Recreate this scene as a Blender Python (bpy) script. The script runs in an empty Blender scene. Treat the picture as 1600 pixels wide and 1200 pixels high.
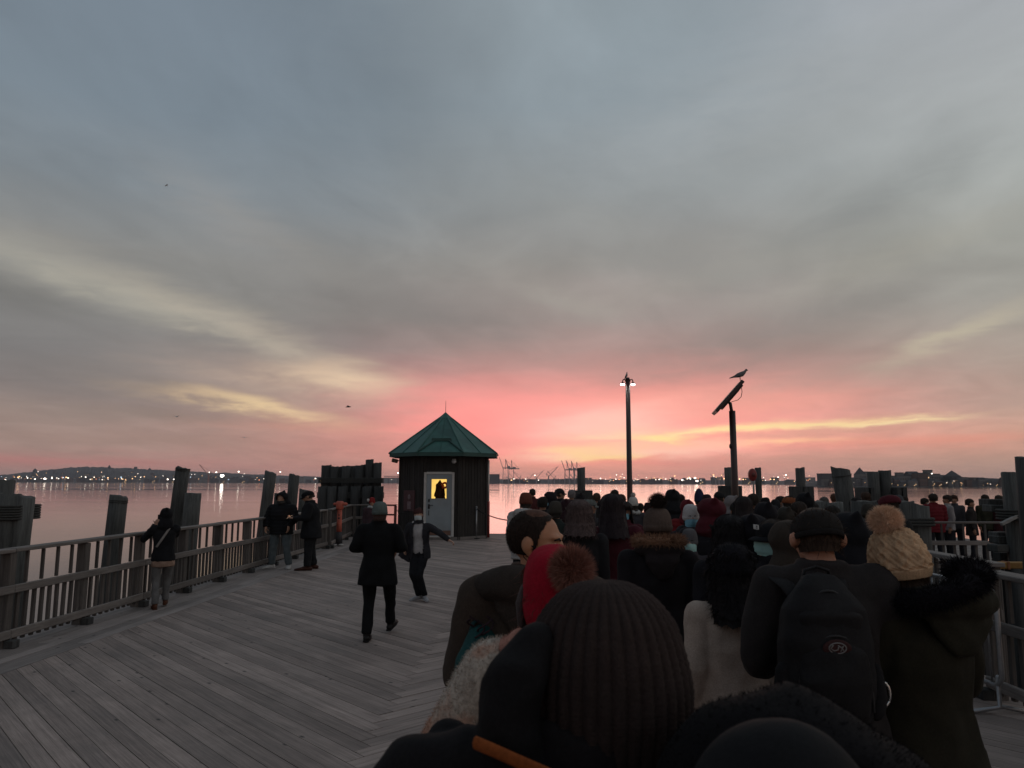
import bpy, math, random
import numpy as np
from mathutils import Vector, Matrix, noise as mnoise

random.seed(7)
PI = math.pi
SC = bpy.context.scene
C = SC.collection

# ------------------------------------------------------------------ camera
F_PX = 1155.0                       # focal length in pixels of a 1600 px wide picture
PITCH = math.radians(7.62)
ROLL = math.radians(0.16)
EYE = Vector((0.0, 0.0, 1.95))
cam_data = bpy.data.cameras.new('camera')
cam = bpy.data.objects.new('camera', cam_data)
C.objects.link(cam)
cam_data.sensor_width = 36.0
cam_data.lens = F_PX / 1600.0 * 36.0
cam_data.clip_start = 0.05
cam_data.clip_end = 20000
cam.location = EYE
cam.matrix_world = Matrix.Translation(EYE) @ Matrix.Rotation(PI/2 + PITCH, 4, 'X') @ Matrix.Rotation(ROLL, 4, 'Z')
cam_data.dof.use_dof = True
cam_data.dof.focus_distance = 14.0
cam_data.dof.aperture_fstop = 9.0
SC.camera = cam
SC.view_settings.view_transform = 'Standard'
SC.view_settings.look = 'None'
SC.view_settings.gamma = 1.0
SC.view_settings.exposure = 0.0
SC.view_settings.use_curve_mapping = False
SC.cycles.max_bounces = 6
SC.cycles.diffuse_bounces = 3
SC.cycles.glossy_bounces = 3
SC.cycles.transmission_bounces = 4
SC.cycles.volume_bounces = 1
SC.cycles.transparent_max_bounces = 8
SC.cycles.sample_clamp_indirect = 4.0

CAM_R = Matrix.Rotation(PI/2 + PITCH, 3, 'X') @ Matrix.Rotation(ROLL, 3, 'Z')
def ray(px, py):
    return CAM_R @ Vector(((px-800)/F_PX, (600-py)/F_PX, -1.0))
def at(px, py, D):
    """world point at forward distance D along the line of sight of a photo pixel"""
    d = ray(px, py)
    return EYE + d*(D/d.y)
def ground(px, py, z=0.0):
    d = ray(px, py)
    return EYE + d*((z-EYE.z)/d.z)

# ------------------------------------------------------------------ node helpers
def srgb(h):
    h = h.lstrip('#')
    c = [int(h[i:i+2], 16)/255 for i in (0, 2, 4)]
    return tuple((x/12.92 if x <= 0.04045 else ((x+0.055)/1.055)**2.4) for x in c) + (1.0,)

class NT:
    """tiny expression helper for node trees"""
    def __init__(s, tree): s.t = tree; s.n = tree.nodes; s.l = tree.links
    def node(s, typ, **kw):
        nd = s.n.new(typ)
        for k, v in kw.items(): setattr(nd, k, v)
        return nd
    def put(s, sock, v):
        if isinstance(v, bpy.types.NodeSocket): s.l.new(v, sock)
        else: sock.default_value = v
    def m(s, op, a, b=None, c=None, clamp=False):
        nd = s.node('ShaderNodeMath', operation=op, use_clamp=clamp)
        s.put(nd.inputs[0], a)
        if b is not None: s.put(nd.inputs[1], b)
        if c is not None: s.put(nd.inputs[2], c)
        return nd.outputs[0]
    def mix(s, fac, a, b, blend='MIX'):
        nd = s.node('ShaderNodeMix', data_type='RGBA', blend_type=blend)
        s.put(nd.inputs[0], fac); s.put(nd.inputs[6], a); s.put(nd.inputs[7], b)
        return nd.outputs[2]
    def comb(s, x, y, z):
        nd = s.node('ShaderNodeCombineXYZ')
        for i, v in enumerate((x, y, z)): s.put(nd.inputs[i], v)
        return nd.outputs[0]
    def noise(s, vec, scale, detail=4, rough=0.55, dist=0.0):
        nd = s.node('ShaderNodeTexNoise')
        if vec is not None: s.l.new(vec, nd.inputs['Vector'])
        nd.inputs['Scale'].default_value = scale; nd.inputs['Detail'].default_value = detail
        nd.inputs['Roughness'].default_value = rough; nd.inputs['Distortion'].default_value = dist
        return nd.outputs['Fac']
    def ramp(s, fac, stops, interp='EASE'):
        nd = s.node('ShaderNodeValToRGB'); r = nd.color_ramp; r.interpolation = interp
        while len(r.elements) < len(stops): r.elements.new(0.5)
        for e, (p, c) in zip(r.elements, stops): e.position = p; e.color = c
        s.put(nd.inputs[0], fac)
        return nd.outputs[0]
    def mapr(s, v, a, b, c, d, clamp=True):
        nd = s.node('ShaderNodeMapRange', clamp=clamp)
        for i, x in enumerate((v, a, b, c, d)): s.put(nd.inputs[i], x)
        return nd.outputs[0]

# ------------------------------------------------------------------ sky: overcast dusk, the sun just gone under the far shore
SUN_AZ, SUN_EL = math.radians(7.0), math.radians(1.5)
world = bpy.data.worlds.new('World'); SC.world = world
world.use_nodes = True
for nd in list(world.node_tree.nodes): world.node_tree.nodes.remove(nd)
w = NT(world.node_tree)
tc = w.node('ShaderNodeTexCoord').outputs['Generated']
sep = w.node('ShaderNodeSeparateXYZ'); w.l.new(tc, sep.inputs[0])
X, Y, Z = sep.outputs
D2R = 180/PI
az = w.m('MULTIPLY', w.m('ARCTAN2', X, Y), D2R)
el = w.m('MULTIPLY', w.m('ARCSINE', Z), D2R)
# cloud layer seen in perspective, streaks run towards the sunset
den = w.m('ADD', w.m('MAXIMUM', Z, 0.0), 0.10)
cx = w.m('DIVIDE', w.m('SUBTRACT', X, w.m('MULTIPLY', Y, 0.12)), den)
cy = w.m('DIVIDE', Y, den)
pl = w.comb(w.m('MULTIPLY', cx, 1.0), w.m('MULTIPLY', cy, 0.42), 0.0)
n6 = w.noise(w.comb(w.m('MULTIPLY', cx, 1.0), w.m('MULTIPLY', cy, 0.75), 5.0), 2.6, 5, 0.55, 0.9)
n1 = w.noise(pl, 1.15, 5, 0.52, 0.5)
n2 = w.noise(w.comb(w.m('ADD', cx, 7.3), w.m('MULTIPLY', cy, 0.7), 3.1), 0.55, 2, 0.5, 0.3)
n3 = w.noise(w.comb(w.m('MULTIPLY', az, 0.10), w.m('MULTIPLY', el, 0.55), 1.7), 1.0, 3, 0.6, 0.8)
n4 = w.noise(w.comb(w.m('MULTIPLY', az, 0.16), w.m('MULTIPLY', el, 0.9), 9.1), 1.0, 3, 0.62, 0.4)
n5 = w.noise(w.comb(w.m('MULTIPLY', az, 0.26), w.m('MULTIPLY', el, 0.95), 4.4), 1.0, 6, 0.62, 0.6)
wel = w.m('ADD', el, w.m('ADD', w.m('MULTIPLY', w.m('SUBTRACT', n3, 0.5), 1.2), w.m('MULTIPLY', w.m('SUBTRACT', n5, 0.5), 0.9)))
waz = w.m('ADD', az, w.m('MULTIPLY', w.m('SUBTRACT', n4, 0.5), 5.0))
def stops(lst, k=1.0): return [(max(0.0, e)*(k if e < 90 else 1)/90.0, srgb(c)) for e, c in lst]
e2 = w.m('DIVIDE', w.m('MAXIMUM', w.m('ADD', el, w.m('MULTIPLY', w.m('SUBTRACT', n3, 0.5), 1.2)), 0.0), 90.0)
rl = w.ramp(e2, stops([(0, 'B08A80'), (1.2, 'B2867D'), (2.7, 'A68B82'), (5, '9C8981'), (7.6, '857D7B'), (10, '7C7A7A'), (14, '83827F'), (18, '878785'), (23, '7C848A'), (29, '74808A'), (36, '717D88'), (90, '69747D')], .88), 'LINEAR')
rc = w.ramp(e2, stops([(0, 'DB9585'), (1.5, 'E29585'), (2.6, 'F98F89'), (4.0, 'FF9C95'), (6.2, 'FA9993'), (8.2, 'D6948E'), (10.2, 'B1938E'), (12.6, '9B8F8B'), (17, '93908C'), (22, '8E9395'), (28, '88939A'), (36, '8C979E')]) + [(1.0, srgb('7F8991'))], 'LINEAR')
rr = w.ramp(e2, stops([(0, 'BA9584'), (1.2, 'B79888'), (2.6, 'C79B88'), (4.0, 'C69F8C'), (6, 'B19B8E'), (8.5, 'A6988D'), (11, 'A0998F'), (14, '9C9A93'), (18, '9A9B95'), (23, 'A1A5A3'), (29, 'A9ADAE'), (36, 'A4A8AD'), (90, '8A9197')], .88), 'LINEAR')
side = w.mapr(w.m('ADD', X, w.m('MULTIPLY', w.m('SUBTRACT', n2, 0.5), 0.35)), -0.15, 0.40, 0.0, 1.0)
base = w.mix(side, rl, rr)
cw = w.m('EXPONENT', w.m('MULTIPLY', w.m('POWER', w.m('ABSOLUTE', w.m('DIVIDE', w.m('SUBTRACT', waz, 7.0), 18.0)), 2.4), -0.9))
col = w.mix(cw, base, rc)
# rolling light and dark of the overcast
br = w.mapr(n1, 0.32, 0.68, 0.88, 1.16)
br2 = w.mapr(n2, 0.32, 0.68, 0.90, 1.09)
amp = w.mapr(el, 2.0, 12.0, 0.3, 1.0)
brm = w.m('ADD', w.m('MULTIPLY', w.m('SUBTRACT', w.m('MULTIPLY', br, br2), 1.0), amp), 1.0)
fw = w.m('ADD', w.m('MULTIPLY', w.m('SUBTRACT', n6, 0.5), 0.38), 1.0)
brm = w.m('MULTIPLY', brm, fw)
bc = w.comb(brm, brm, brm)
col = w.mix(1.0, col, bc, 'MULTIPLY')
wae = w.comb(waz, wel, 0.0)
brk = w.mapr(n5, 0.36, 0.60, 0.70, 1.06)
patches = [  # where it stands in the sky (as sighted: x, y), half length, half thickness, tilt, colour, weight
    (130, 440, 190, 20, -15, 'B4AFA1', .56),
    (330, 500, 150, 17, -20, 'B8AF9F', .58),
    (470, 545, 110, 14, -20, 'BFB2A1', .5),
    (60, 520, 230, 34, -8, '7E7D7C', .30),
    (180, 585, 260, 24, -4, '837D7A', .32),
    (360, 350, 90, 26, -30, '9B9A99', .45),
    (480, 400, 130, 16, -25, '9A9792', .40),
    (560, 430, 170, 26, -20, '807E7C', .30),
    (700, 500, 150, 20, -10, '827D7B', .40),
    (880, 470, 70, 14, -18, 'A5A199', .45),
    (1000, 400, 160, 20, -12, '888988', .35),
    (940, 350, 120, 22, -25, '999A97', .30),
    (450, 600, 150, 24, -6, 'C4AC9A', .60),
    (540, 592, 70, 13, -4, 'EBCFAE', .80),
    (510, 575, 50, 9, 12, 'CDB39C', .50),
    (330, 622, 100, 8, -6, 'C9AC8E', .55),
    (420, 640, 85, 7, -9, 'F3D5A4', .85),
    (320, 655, 150, 8, -2, '857870', .55),
    (490, 668, 120, 10, 0, 'D79A88', .55),
    (560, 700, 160, 10, 0, 'D08E82', .50),
    (250, 690, 200, 9, 0, '9A8075', .45),
    (110, 722, 170, 7, 0, 'C07C78', .60),
    (740, 655, 90, 26, 4, 'FF8A86', .75),
    (700, 610, 120, 14, 5, 'E59690', .50),
    (830, 640, 120, 12, -3, 'FF9A94', .60),
    (790, 690, 60, 9, -6, 'C98680', .50),
    (870, 618, 130, 14, 6, 'F39A94', .50),
    (1080, 622, 150, 20, 2, 'FBA293', .65),
    (1000, 585, 180, 12, 4, 'C4928B', .45),
    (850, 560, 180, 14, 3, 'AC8F8A', .35),
    (1210, 630, 120, 14, 3, 'EAA08E', .50),
    (1180, 560, 200, 22, 6, '918680', .40),
    (1470, 535, 70, 9, 22, 'C9BEA5', .70),
    (1540, 505, 70, 9, 16, 'B7AE9C', .60),
    (1300, 590, 200, 16, 6, 'A2948A', .40),
    (1240, 500, 200, 20, 10, '878481', .40),
    (1150, 420, 170, 16, 12, 'A29F97', .40),
    (1400, 400, 160, 18, 14, 'A5A298', .45),
    (1330, 330, 200, 26, 20, '848787', .40),
    (1180, 250, 180, 30, 12, '949897', .35),
    (1180, 170, 260, 60, 10, 'AAAEAF', .40),
    (930, 655, 72, 15, 4, 'FFC0B4', .85),
    (985, 640, 70, 8, 12, 'FFAFA2', .60),
    (1000, 704, 110, 7, 0, 'FFC8B6', .90),
    (880, 712, 60, 4.5, 4, 'FFD0B8', .85),
    (940, 706, 38, 5.5, 0, 'FFE478', .95),
    (950, 678, 45, 5, 4, 'FFD9A0', .75),
    (1025, 685, 40, 5, -4, 'FFE890', .90),
    (1090, 678, 70, 4.5, 6, 'FFD9A0', .80),
    (1180, 668, 75, 5, 3, 'FFDFA0', .90),
    (1290, 664, 80, 4, 2, 'FFE0A2', .92),
    (1410, 658, 62, 3, 4, 'FAE0AC', .90),
    (1260, 679, 120, 5, 3, 'CF9C88', .65),
    (1210, 692, 70, 3.5, 1, 'FFCE98', .75),
    (1100, 695, 60, 4, 3, 'FFB4A0', .70),
    (1420, 690, 130, 5, 2, 'E8937F', .60),
    (1000, 722, 160, 5, -1, 'EE7F7C', .60),
    (1250, 722, 260, 12, 0, 'AE8D80', .55),
    (960, 738, 220, 8, 0, 'D28F82', .60),
]
for (qx, qy, lx, ly, ro, cc, wt) in patches:
    d = ray(qx, qy).normalized(); kq = math.degrees(1/F_PX)*math.cos(math.atan2(d.x, d.y))
    mp = w.node('ShaderNodeMapping', vector_type='TEXTURE')
    w.l.new(wae, mp.inputs[0])
    mp.inputs['Location'].default_value = (math.degrees(math.atan2(d.x, d.y)), math.degrees(math.asin(d.z)), 0)
    mp.inputs['Rotation'].default_value = (0, 0, math.radians(ro)); mp.inputs['Scale'].default_value = (lx*kq*.85, ly*kq, 1)
    dp = w.node('ShaderNodeVectorMath', operation='DOT_PRODUCT'); w.l.new(mp.outputs[0], dp.inputs[0]); w.l.new(mp.outputs[0], dp.inputs[1])
    col = w.mix(w.m('MULTIPLY', w.m('POWER', 0.6065, dp.outputs['Value']), w.m('MULTIPLY', brk, wt)), col, srgb(cc))
# the low sky round the sunset glows
glow = w.m('ADD', 1.04, w.m('MULTIPLY', w.m('MULTIPLY', cw, w.mapr(el, 10.0, 3.0, 0.0, 1.0)), 0.30))
col = w.mix(1.0, col, w.comb(glow, glow, glow), 'MULTIPLY')
for (qx, qy, lx, ly, ro, cc, wt) in [(938, 706, 46, 6.5, 0, (1.20, .88, .28, 1), .95), (960, 700, 80, 9, 2, (1.10, .62, .42, 1), .45), (1025, 685, 36, 4, -3, (1.12, .86, .36, 1), .8), (950, 668, 80, 16, 5, (1.12, .64, .52, 1), .75), (1000, 704, 100, 6, 1, (1.12, .66, .50, 1), .6), (1190, 667, 60, 3.5, 3, (1.0, .76, .38, 1), .6), (1300, 663, 60, 3, 2, (1.0, .76, .38, 1), .6)]:
    d = ray(qx, qy).normalized(); kq = math.degrees(1/F_PX)*math.cos(math.atan2(d.x, d.y))
    mp = w.node('ShaderNodeMapping', vector_type='TEXTURE'); w.l.new(wae, mp.inputs[0])
    mp.inputs['Location'].default_value = (math.degrees(math.atan2(d.x, d.y)), math.degrees(math.asin(d.z)), 0)
    mp.inputs['Rotation'].default_value = (0, 0, math.radians(ro)); mp.inputs['Scale'].default_value = (lx*kq*.85, ly*kq, 1)
    dp = w.node('ShaderNodeVectorMath', operation='DOT_PRODUCT'); w.l.new(mp.outputs[0], dp.inputs[0]); w.l.new(mp.outputs[0], dp.inputs[1])
    col = w.mix(w.m('MULTIPLY', w.m('POWER', 0.6065, dp.outputs['Value']), wt), col, cc)
# below the horizon the water lies; keep it dim
below = w.mapr(Z, -0.02, -0.10, 0.0, 1.0)
col = w.mix(below, col, srgb('3A3A3C'))
sky = w.node('ShaderNodeTexSky', sky_type='NISHITA')
sky.sun_disc = False; sky.sun_elevation = SUN_EL; sky.sun_rotation = SUN_AZ
bg1 = w.node('ShaderNodeBackground'); w.l.new(col, bg1.inputs[0]); bg1.inputs[1].default_value = 1.0
bg2 = w.node('ShaderNodeBackground'); w.l.new(sky.outputs[0], bg2.inputs[0]); bg2.inputs[1].default_value = 0.05
mx = w.node('ShaderNodeMixShader'); mx.inputs[0].default_value = 0.04     # a little clear air through the cloud
w.l.new(bg1.outputs[0], mx.inputs[1]); w.l.new(bg2.outputs[0], mx.inputs[2])
wo = w.node('ShaderNodeOutputWorld'); w.l.new(mx.outputs[0], wo.inputs[0])

sun_d = bpy.data.lights.new('sun', 'SUN'); sun_d.energy = 0.12; sun_d.angle = math.radians(25)
sun_d.color = (1.0, 0.62, 0.50)
sun = bpy.data.objects.new('sun', sun_d); C.objects.link(sun)
sdir = Vector((math.sin(SUN_AZ)*math.cos(math.radians(5)), math.cos(SUN_AZ)*math.cos(math.radians(5)), math.sin(math.radians(5))))
sun.rotation_euler = sdir.to_track_quat('Z', 'Y').to_euler()
HAZE = True

# ------------------------------------------------------------------ materials
MATS = {}
def new_mat(name):
    m = bpy.data.materials.new(name); m.use_nodes = True
    for nd in list(m.node_tree.nodes): m.node_tree.nodes.remove(nd)
    n = NT(m.node_tree)
    b = n.node('ShaderNodeBsdfPrincipled'); o = n.node('ShaderNodeOutputMaterial')
    n.l.new(b.outputs[0], o.inputs[0])
    return m, n, b
def lin(c): return srgb(c) if isinstance(c, str) else tuple(c) + (1.0,)*(4-len(c))

def surf(name, col, rough=0.8, var=0.25, scale=6.0, bump=0.3, bscale=60.0, metal=0.0, stretch=(1, 1, 1), dirt=None, dirt_amt=0.4, bdist=0.01):
    """general weathered surface: colour variation, patches of dirt, fine relief"""
    key = (name,)
    if key in MATS: return MATS[key]
    m, n, b = new_mat(name)
    tcn = n.node('ShaderNodeTexCoord')
    mp = n.node('ShaderNodeMapping'); mp.inputs['Scale'].default_value = stretch
    n.l.new(tcn.outputs['Object'], mp.inputs[0])
    oi = n.node('ShaderNodeObjectInfo')
    off = n.node('ShaderNodeVectorMath', operation='ADD')
    n.l.new(mp.outputs[0], off.inputs[0])
    rv = n.comb(n.m('MULTIPLY', oi.outputs['Random'], 37.0), n.m('MULTIPLY', oi.outputs['Random'], 11.0), 0.0)
    n.l.new(rv, off.inputs[1])
    v = off.outputs[0]
    c = lin(col)
    k = n.mapr(n.noise(v, scale, 5, 0.6), 0.25, 0.75, 1-var, 1+var)
    colo = n.mix(1.0, c, n.comb(k, k, k), 'MULTIPLY')
    if dirt:
        f = n.mapr(n.noise(v, scale*0.45, 6, 0.65, 0.6), 0.5, 0.72, 0.0, dirt_amt)
        colo = n.mix(f, colo, lin(dirt))
    n.l.new(colo, b.inputs['Base Color'])
    b.inputs['Roughness'].default_value = rough; b.inputs['Metallic'].default_value = metal
    if bump:
        bp = n.node('ShaderNodeBump'); bp.inputs['Strength'].default_value = bump; bp.inputs['Distance'].default_value = bdist
        n.l.new(n.noise(v, bscale, 4, 0.6), bp.inputs['Height']); n.l.new(bp.outputs[0], b.inputs['Normal'])
    MATS[key] = m
    return m

def cloth(col, rough=0.92, weave=260.0, bump=0.25, sheen=0.15, var=0.22, name=None):
    key = ('cloth', col, rough, weave, bump)
    if key in MATS: return MATS[key]
    m, n, b = new_mat(name or 'cloth')
    tcn = n.node('ShaderNodeTexCoord'); v = tcn.outputs['Object']
    k = n.mapr(n.noise(v, 7.0, 4, 0.6), 0.3, 0.7, 1-var, 1+var)
    k2 = n.mapr(n.noise(v, weave*0.6, 2, 0.7), 0.3, 0.7, 0.82, 1.18)
    kk = n.m('MULTIPLY', k, k2)
    n.l.new(n.mix(1.0, lin(col), n.comb(kk, kk, kk), 'MULTIPLY'), b.inputs['Base Color'])
    b.inputs['Roughness'].default_value = rough
    b.inputs['Sheen Weight'].default_value = 0.0; b.inputs['Specular IOR Level'].default_value = 0.15
    bp = n.node('ShaderNodeBump'); bp.inputs['Strength'].default_value = bump; bp.inputs['Distance'].default_value = 0.004
    h = n.m('ADD', n.noise(v, weave, 2, 0.6), n.m('MULTIPLY', n.noise(v, 14.0, 4, 0.6), 3.0))
    n.l.new(h, bp.inputs['Height']); n.l.new(bp.outputs[0], b.inputs['Normal'])
    MATS[key] = m
    return m

def emit(name, col, strength):
    key = (name,)
    if key in MATS: return MATS[key]
    m, n, b = new_mat(name)
    b.inputs['Base Color'].default_value = (0.02, 0.02, 0.02, 1)
    b.inputs['Emission Color'].default_value = lin(col); b.inputs['Emission Strength'].default_value = strength
    tcn = n.node('ShaderNodeTexCoord')
    k = n.mapr(n.noise(tcn.outputs['Object'], 3.0, 2, 0.5), 0.3, 0.7, strength*0.85, strength*1.15)
    n.l.new(k, b.inputs['Emission Strength'])
    MATS[key] = m
    return m

def wood(name, base, dark, rough=0.85, along=(0.6, 26, 26), knots=True, wet=0.0, gray=0.25):
    key = (name,)
    if key in MATS: return MATS[key]
    m, n, b = new_mat(name)
    tcn = n.node('ShaderNodeTexCoord'); oi = n.node('ShaderNodeObjectInfo'); ge = n.node('ShaderNodeNewGeometry')
    rnd = n.m('FRACT', n.m('ADD', oi.outputs['Random'], ge.outputs['Random Per Island']))
    off = n.node('ShaderNodeVectorMath', operation='ADD')
    n.l.new(tcn.outputs['Object'], off.inputs[0])
    n.l.new(n.comb(n.m('MULTIPLY', rnd, 61.0), n.m('MULTIPLY', rnd, 17.0), n.m('MULTIPLY', rnd, 5.0)), off.inputs[1])
    mp = n.node('ShaderNodeMapping'); mp.inputs['Scale'].default_value = along
    n.l.new(off.outputs[0], mp.inputs[0])
    grain = n.noise(mp.outputs[0], 1.6, 6, 0.65, 0.8)
    fine = n.noise(mp.outputs[0], 7.0, 4, 0.7, 0.2)
    patch = n.noise(off.outputs[0], 1.3, 4, 0.6)
    tone = n.mapr(rnd, 0.0, 1.0, 1-gray, 1+gray)
    g = n.m('ADD', n.m('MULTIPLY', grain, 0.6), n.m('MULTIPLY', fine, 0.4))
    c1 = n.mix(n.mapr(g, 0.36, 0.62, 0.0, 1.0), lin(dark), lin(base))
    stain = n.mapr(n.noise(ge.outputs['Position'], 0.75, 5, 0.65, 0.7), 0.34, 0.66, 0.80, 1.12)
    k = n.m('MULTIPLY', n.m('MULTIPLY', tone, n.mapr(patch, 0.3, 0.7, 0.82, 1.14)), stain)
    c2 = n.mix(1.0, c1, n.comb(k, k, k), 'MULTIPLY')
    if knots:
        vo = n.node('ShaderNodeTexVoronoi', voronoi_dimensions='2D'); vo.inputs['Scale'].default_value = 1.15
        sp = n.node('ShaderNodeVectorMath', operation='MULTIPLY'); sp.inputs[1].default_value = (0.8, 1.6, 1.0)
        n.l.new(off.outputs[0], sp.inputs[0]); n.l.new(sp.outputs[0], vo.inputs['Vector'])
        kf = n.mapr(vo.outputs['Distance'], 0.010, 0.040, 0.9, 0.0)
        c2 = n.mix(kf, c2, (0.012, 0.010, 0.009, 1))
    n.l.new(c2, b.inputs['Base Color'])
    n.l.new(n.mapr(patch, 0.3, 0.7, rough-0.12, rough+0.08), b.inputs['Roughness'])
    bp = n.node('ShaderNodeBump'); bp.inputs['Strength'].default_value = 0.5; bp.inputs['Distance'].default_value = 0.004
    n.l.new(g, bp.inputs['Height']); n.l.new(bp.outputs[0], b.inputs['Normal'])
    MATS[key] = m
    return m

# ------------------------------------------------------------------ mesh helpers
class MB:
    """collects vertices and faces of ONE mesh"""
    def __init__(s): s.v = []; s.f = []
    def add(s, verts, faces):
        o = len(s.v); s.v += [tuple(p) for p in verts]; s.f += [tuple(i+o for i in f) for f in faces]
        return s
    def box(s, c, size, rot=None, taper=1.0):
        hx, hy, hz = size[0]/2, size[1]/2, size[2]/2
        vs = []
        for dz in (-1, 1):
            t = taper if dz > 0 else 1.0
            for dx, dy in ((-1, -1), (1, -1), (1, 1), (-1, 1)):
                p = Vector((dx*hx*t, dy*hy*t, dz*hz))
                if rot is not None: p = rot @ p
                vs.append(p + Vector(c))
        return s.add(vs, [(0, 3, 2, 1), (4, 5, 6, 7), (0, 1, 5, 4), (1, 2, 6, 5), (2, 3, 7, 6), (3, 0, 4, 7)])
    def bbox(s, c, size, rot=None, bev=0.008):
        """box with chamfered edges (24 verts)"""
        h = [x/2 for x in size]; bev = min(bev, min(h)*0.45)
        vs = []; idx = {}
        for sx in (-1, 1):
            for sy in (-1, 1):
                for sz in (-1, 1):
                    for a in range(3):
                        p = [sx*h[0], sy*h[1], sz*h[2]]
                        for q in range(3):
                            if q != a: p[q] -= (sx, sy, sz)[q]*bev
                        idx[(sx, sy, sz, a)] = len(vs)
                        p = Vector(p)
                        if rot is not None: p = rot @ p
                        vs.append(p + Vector(c))
        F = []
        for a in range(3):
            b_, c_ = (a+1) % 3, (a+2) % 3
            for sa in (-1, 1):
                q = []
                for (u, w_) in ((-1, -1), (1, -1), (1, 1), (-1, 1)):
                    k = [0, 0, 0]; k[a] = sa; k[b_] = u; k[c_] = w_
                    q.append(idx[(k[0], k[1], k[2], a)])
                F.append(tuple(q) if sa > 0 else tuple(reversed(q)))
            for u in (-1, 1):
                for w_ in (-1, 1):
                    q = []
                    for sa, ax in ((-1, b_), (1, b_), (1, c_), (-1, c_)):
                        k = [0, 0, 0]; k[a] = sa; k[b_] = u; k[c_] = w_
                        q.append(idx[(k[0], k[1], k[2], ax)])
                    F.append(tuple(q) if u*w_ < 0 else tuple(reversed(q)))
        for sx in (-1, 1):
            for sy in (-1, 1):
                for sz in (-1, 1):
                    q = tuple(idx[(sx, sy, sz, a)] for a in range(3))
                    F.append(q if sx*sy*sz > 0 else tuple(reversed(q)))
        return s.add(vs, F)
    def loft(s, pts, rad, n=12, hint=(1, 0, 0), dome=True, square=2.0):
        """tube along pts; rad = list of r or (ra, rb) with ra along hint"""
        pts = [Vector(p) for p in pts]; hint = Vector(hint)
        rings = []
        rad = [(r, r) if not isinstance(r, (tuple, list)) else r for r in rad]
        N = len(pts)
        def frame(i):
            t = (pts[min(i+1, N-1)] - pts[max(i-1, 0)])
            t = t.normalized() if t.length > 1e-9 else Vector((0, 0, 1))
            h = hint
            if abs(t.dot(h.normalized())) > 0.95: h = Vector((0, 1, 0)) if abs(t.y) < 0.9 else Vector((0, 0, 1))
            a = (h - t*t.dot(h)).normalized(); b = t.cross(a)
            return t, a, b
        def ring(c, a, b, ra, rb):
            out = []
            for k in range(n):
                th = 2*PI*k/n; ct, st = math.cos(th), math.sin(th)
                if square != 2.0:
                    e = 2.0/square
                    ct = math.copysign(abs(ct)**e, ct); st = math.copysign(abs(st)**e, st)
                out.append(c + a*(ra*ct) + b*(rb*st))
            return out
        t, a, b = frame(0)
        vs = []; nr = 0
        if dome:
            r = rad[0]; e = min(r)
            vs += ring(pts[0]-t*e*0.72, a, b, r[0]*0.6, r[1]*0.6); nr += 1
        for i in range(N):
            t, a, b = frame(i)
            vs += ring(pts[i], a, b, *rad[i]); nr += 1
        if dome:
            r = rad[-1]; e = min(r)
            vs += ring(pts[-1]+t*e*0.72, a, b, r[0]*0.6, r[1]*0.6); nr += 1
        F = []
        for i in range(nr-1):
            for k in range(n):
                k2 = (k+1) % n
                F.append((i*n+k, i*n+k2, (i+1)*n+k2, (i+1)*n+k))
        t0 = frame(0)[0]; t1 = frame(N-1)[0]
        e0 = min(rad[0]) if dome else 0; e1 = min(rad[-1]) if dome else 0
        vs.append(pts[0]-t0*e0); vs.append(pts[-1]+t1*e1)
        A, B = len(vs)-2, len(vs)-1
        for k in range(n):
            k2 = (k+1) % n
            F.append((A, k2, k)); F.append((B, (nr-1)*n+k, (nr-1)*n+k2))
        return s.add(vs, F)
    def cyl(s, p0, p1, r0, r1=None, n=12):
        r1 = r0 if r1 is None else r1
        return s.loft([p0, p1], [r0, r1], n=n, dome=False)
    def ball(s, c, r, n=12, m=8, rot=None):
        r = (r, r, r) if not isinstance(r, (tuple, list)) else r
        c = Vector(c); vs = []; F = []
        for i in range(1, m):
            ph = PI*i/m
            for k in range(n):
                th = 2*PI*k/n
                p = Vector((r[0]*math.sin(ph)*math.cos(th), r[1]*math.sin(ph)*math.sin(th), r[2]*math.cos(ph)))
                if rot is not None: p = rot @ p
                vs.append(c+p)
        tp = Vector((0, 0, r[2])); bt = Vector((0, 0, -r[2]))
        if rot is not None: tp = rot @ tp; bt = rot @ bt
        vs += [c+tp, c+bt]; T, B = len(vs)-2, len(vs)-1
        for i in range(m-2):
            for k in range(n):
                k2 = (k+1) % n
                F.append((i*n+k, (i+1)*n+k, (i+1)*n+k2, i*n+k2))
        for k in range(n):
            k2 = (k+1) % n
            F.append((T, k, k2)); F.append((B, (m-2)*n+k2, (m-2)*n+k))
        return s.add(vs, F)
    def tri_hair(s, p, d, L, wdt, bend=0.3, rnd=random):
        """one hair: a thin curved triangle strip"""
        d = Vector(d).normalized(); p = Vector(p)
        u = d.cross(Vector((rnd.uniform(-1, 1), rnd.uniform(-1, 1), rnd.uniform(-1, 1))))
        if u.length < 1e-6: return s
        u.normalize()
        g = u.cross(d)*bend*L*rnd.uniform(-1, 1)
        m = p + d*L*0.55 + g*0.4; e = p + d*L + g
        return s.add([p-u*wdt, p+u*wdt, m+u*wdt*0.6, m-u*wdt*0.6, e], [(0, 1, 2, 3), (3, 2, 4)])
    def mesh(s, name, mat=None, smooth=False):
        me = bpy.data.meshes.new(name)
        me.from_pydata([tuple(p) for p in s.v], [], s.f)
        me.validate(clean_customdata=False)
        if mat: me.materials.append(mat)
        if smooth: me.shade_smooth()
        me.update()
        return me
    def build(s, name, mat, parent=None, smooth=False, loc=None):
        o = bpy.data.objects.new(name, s.mesh(name, mat, smooth)); C.objects.link(o)
        if parent is not None: o.parent = parent
        if loc is not None: o.location = loc
        return o

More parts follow.
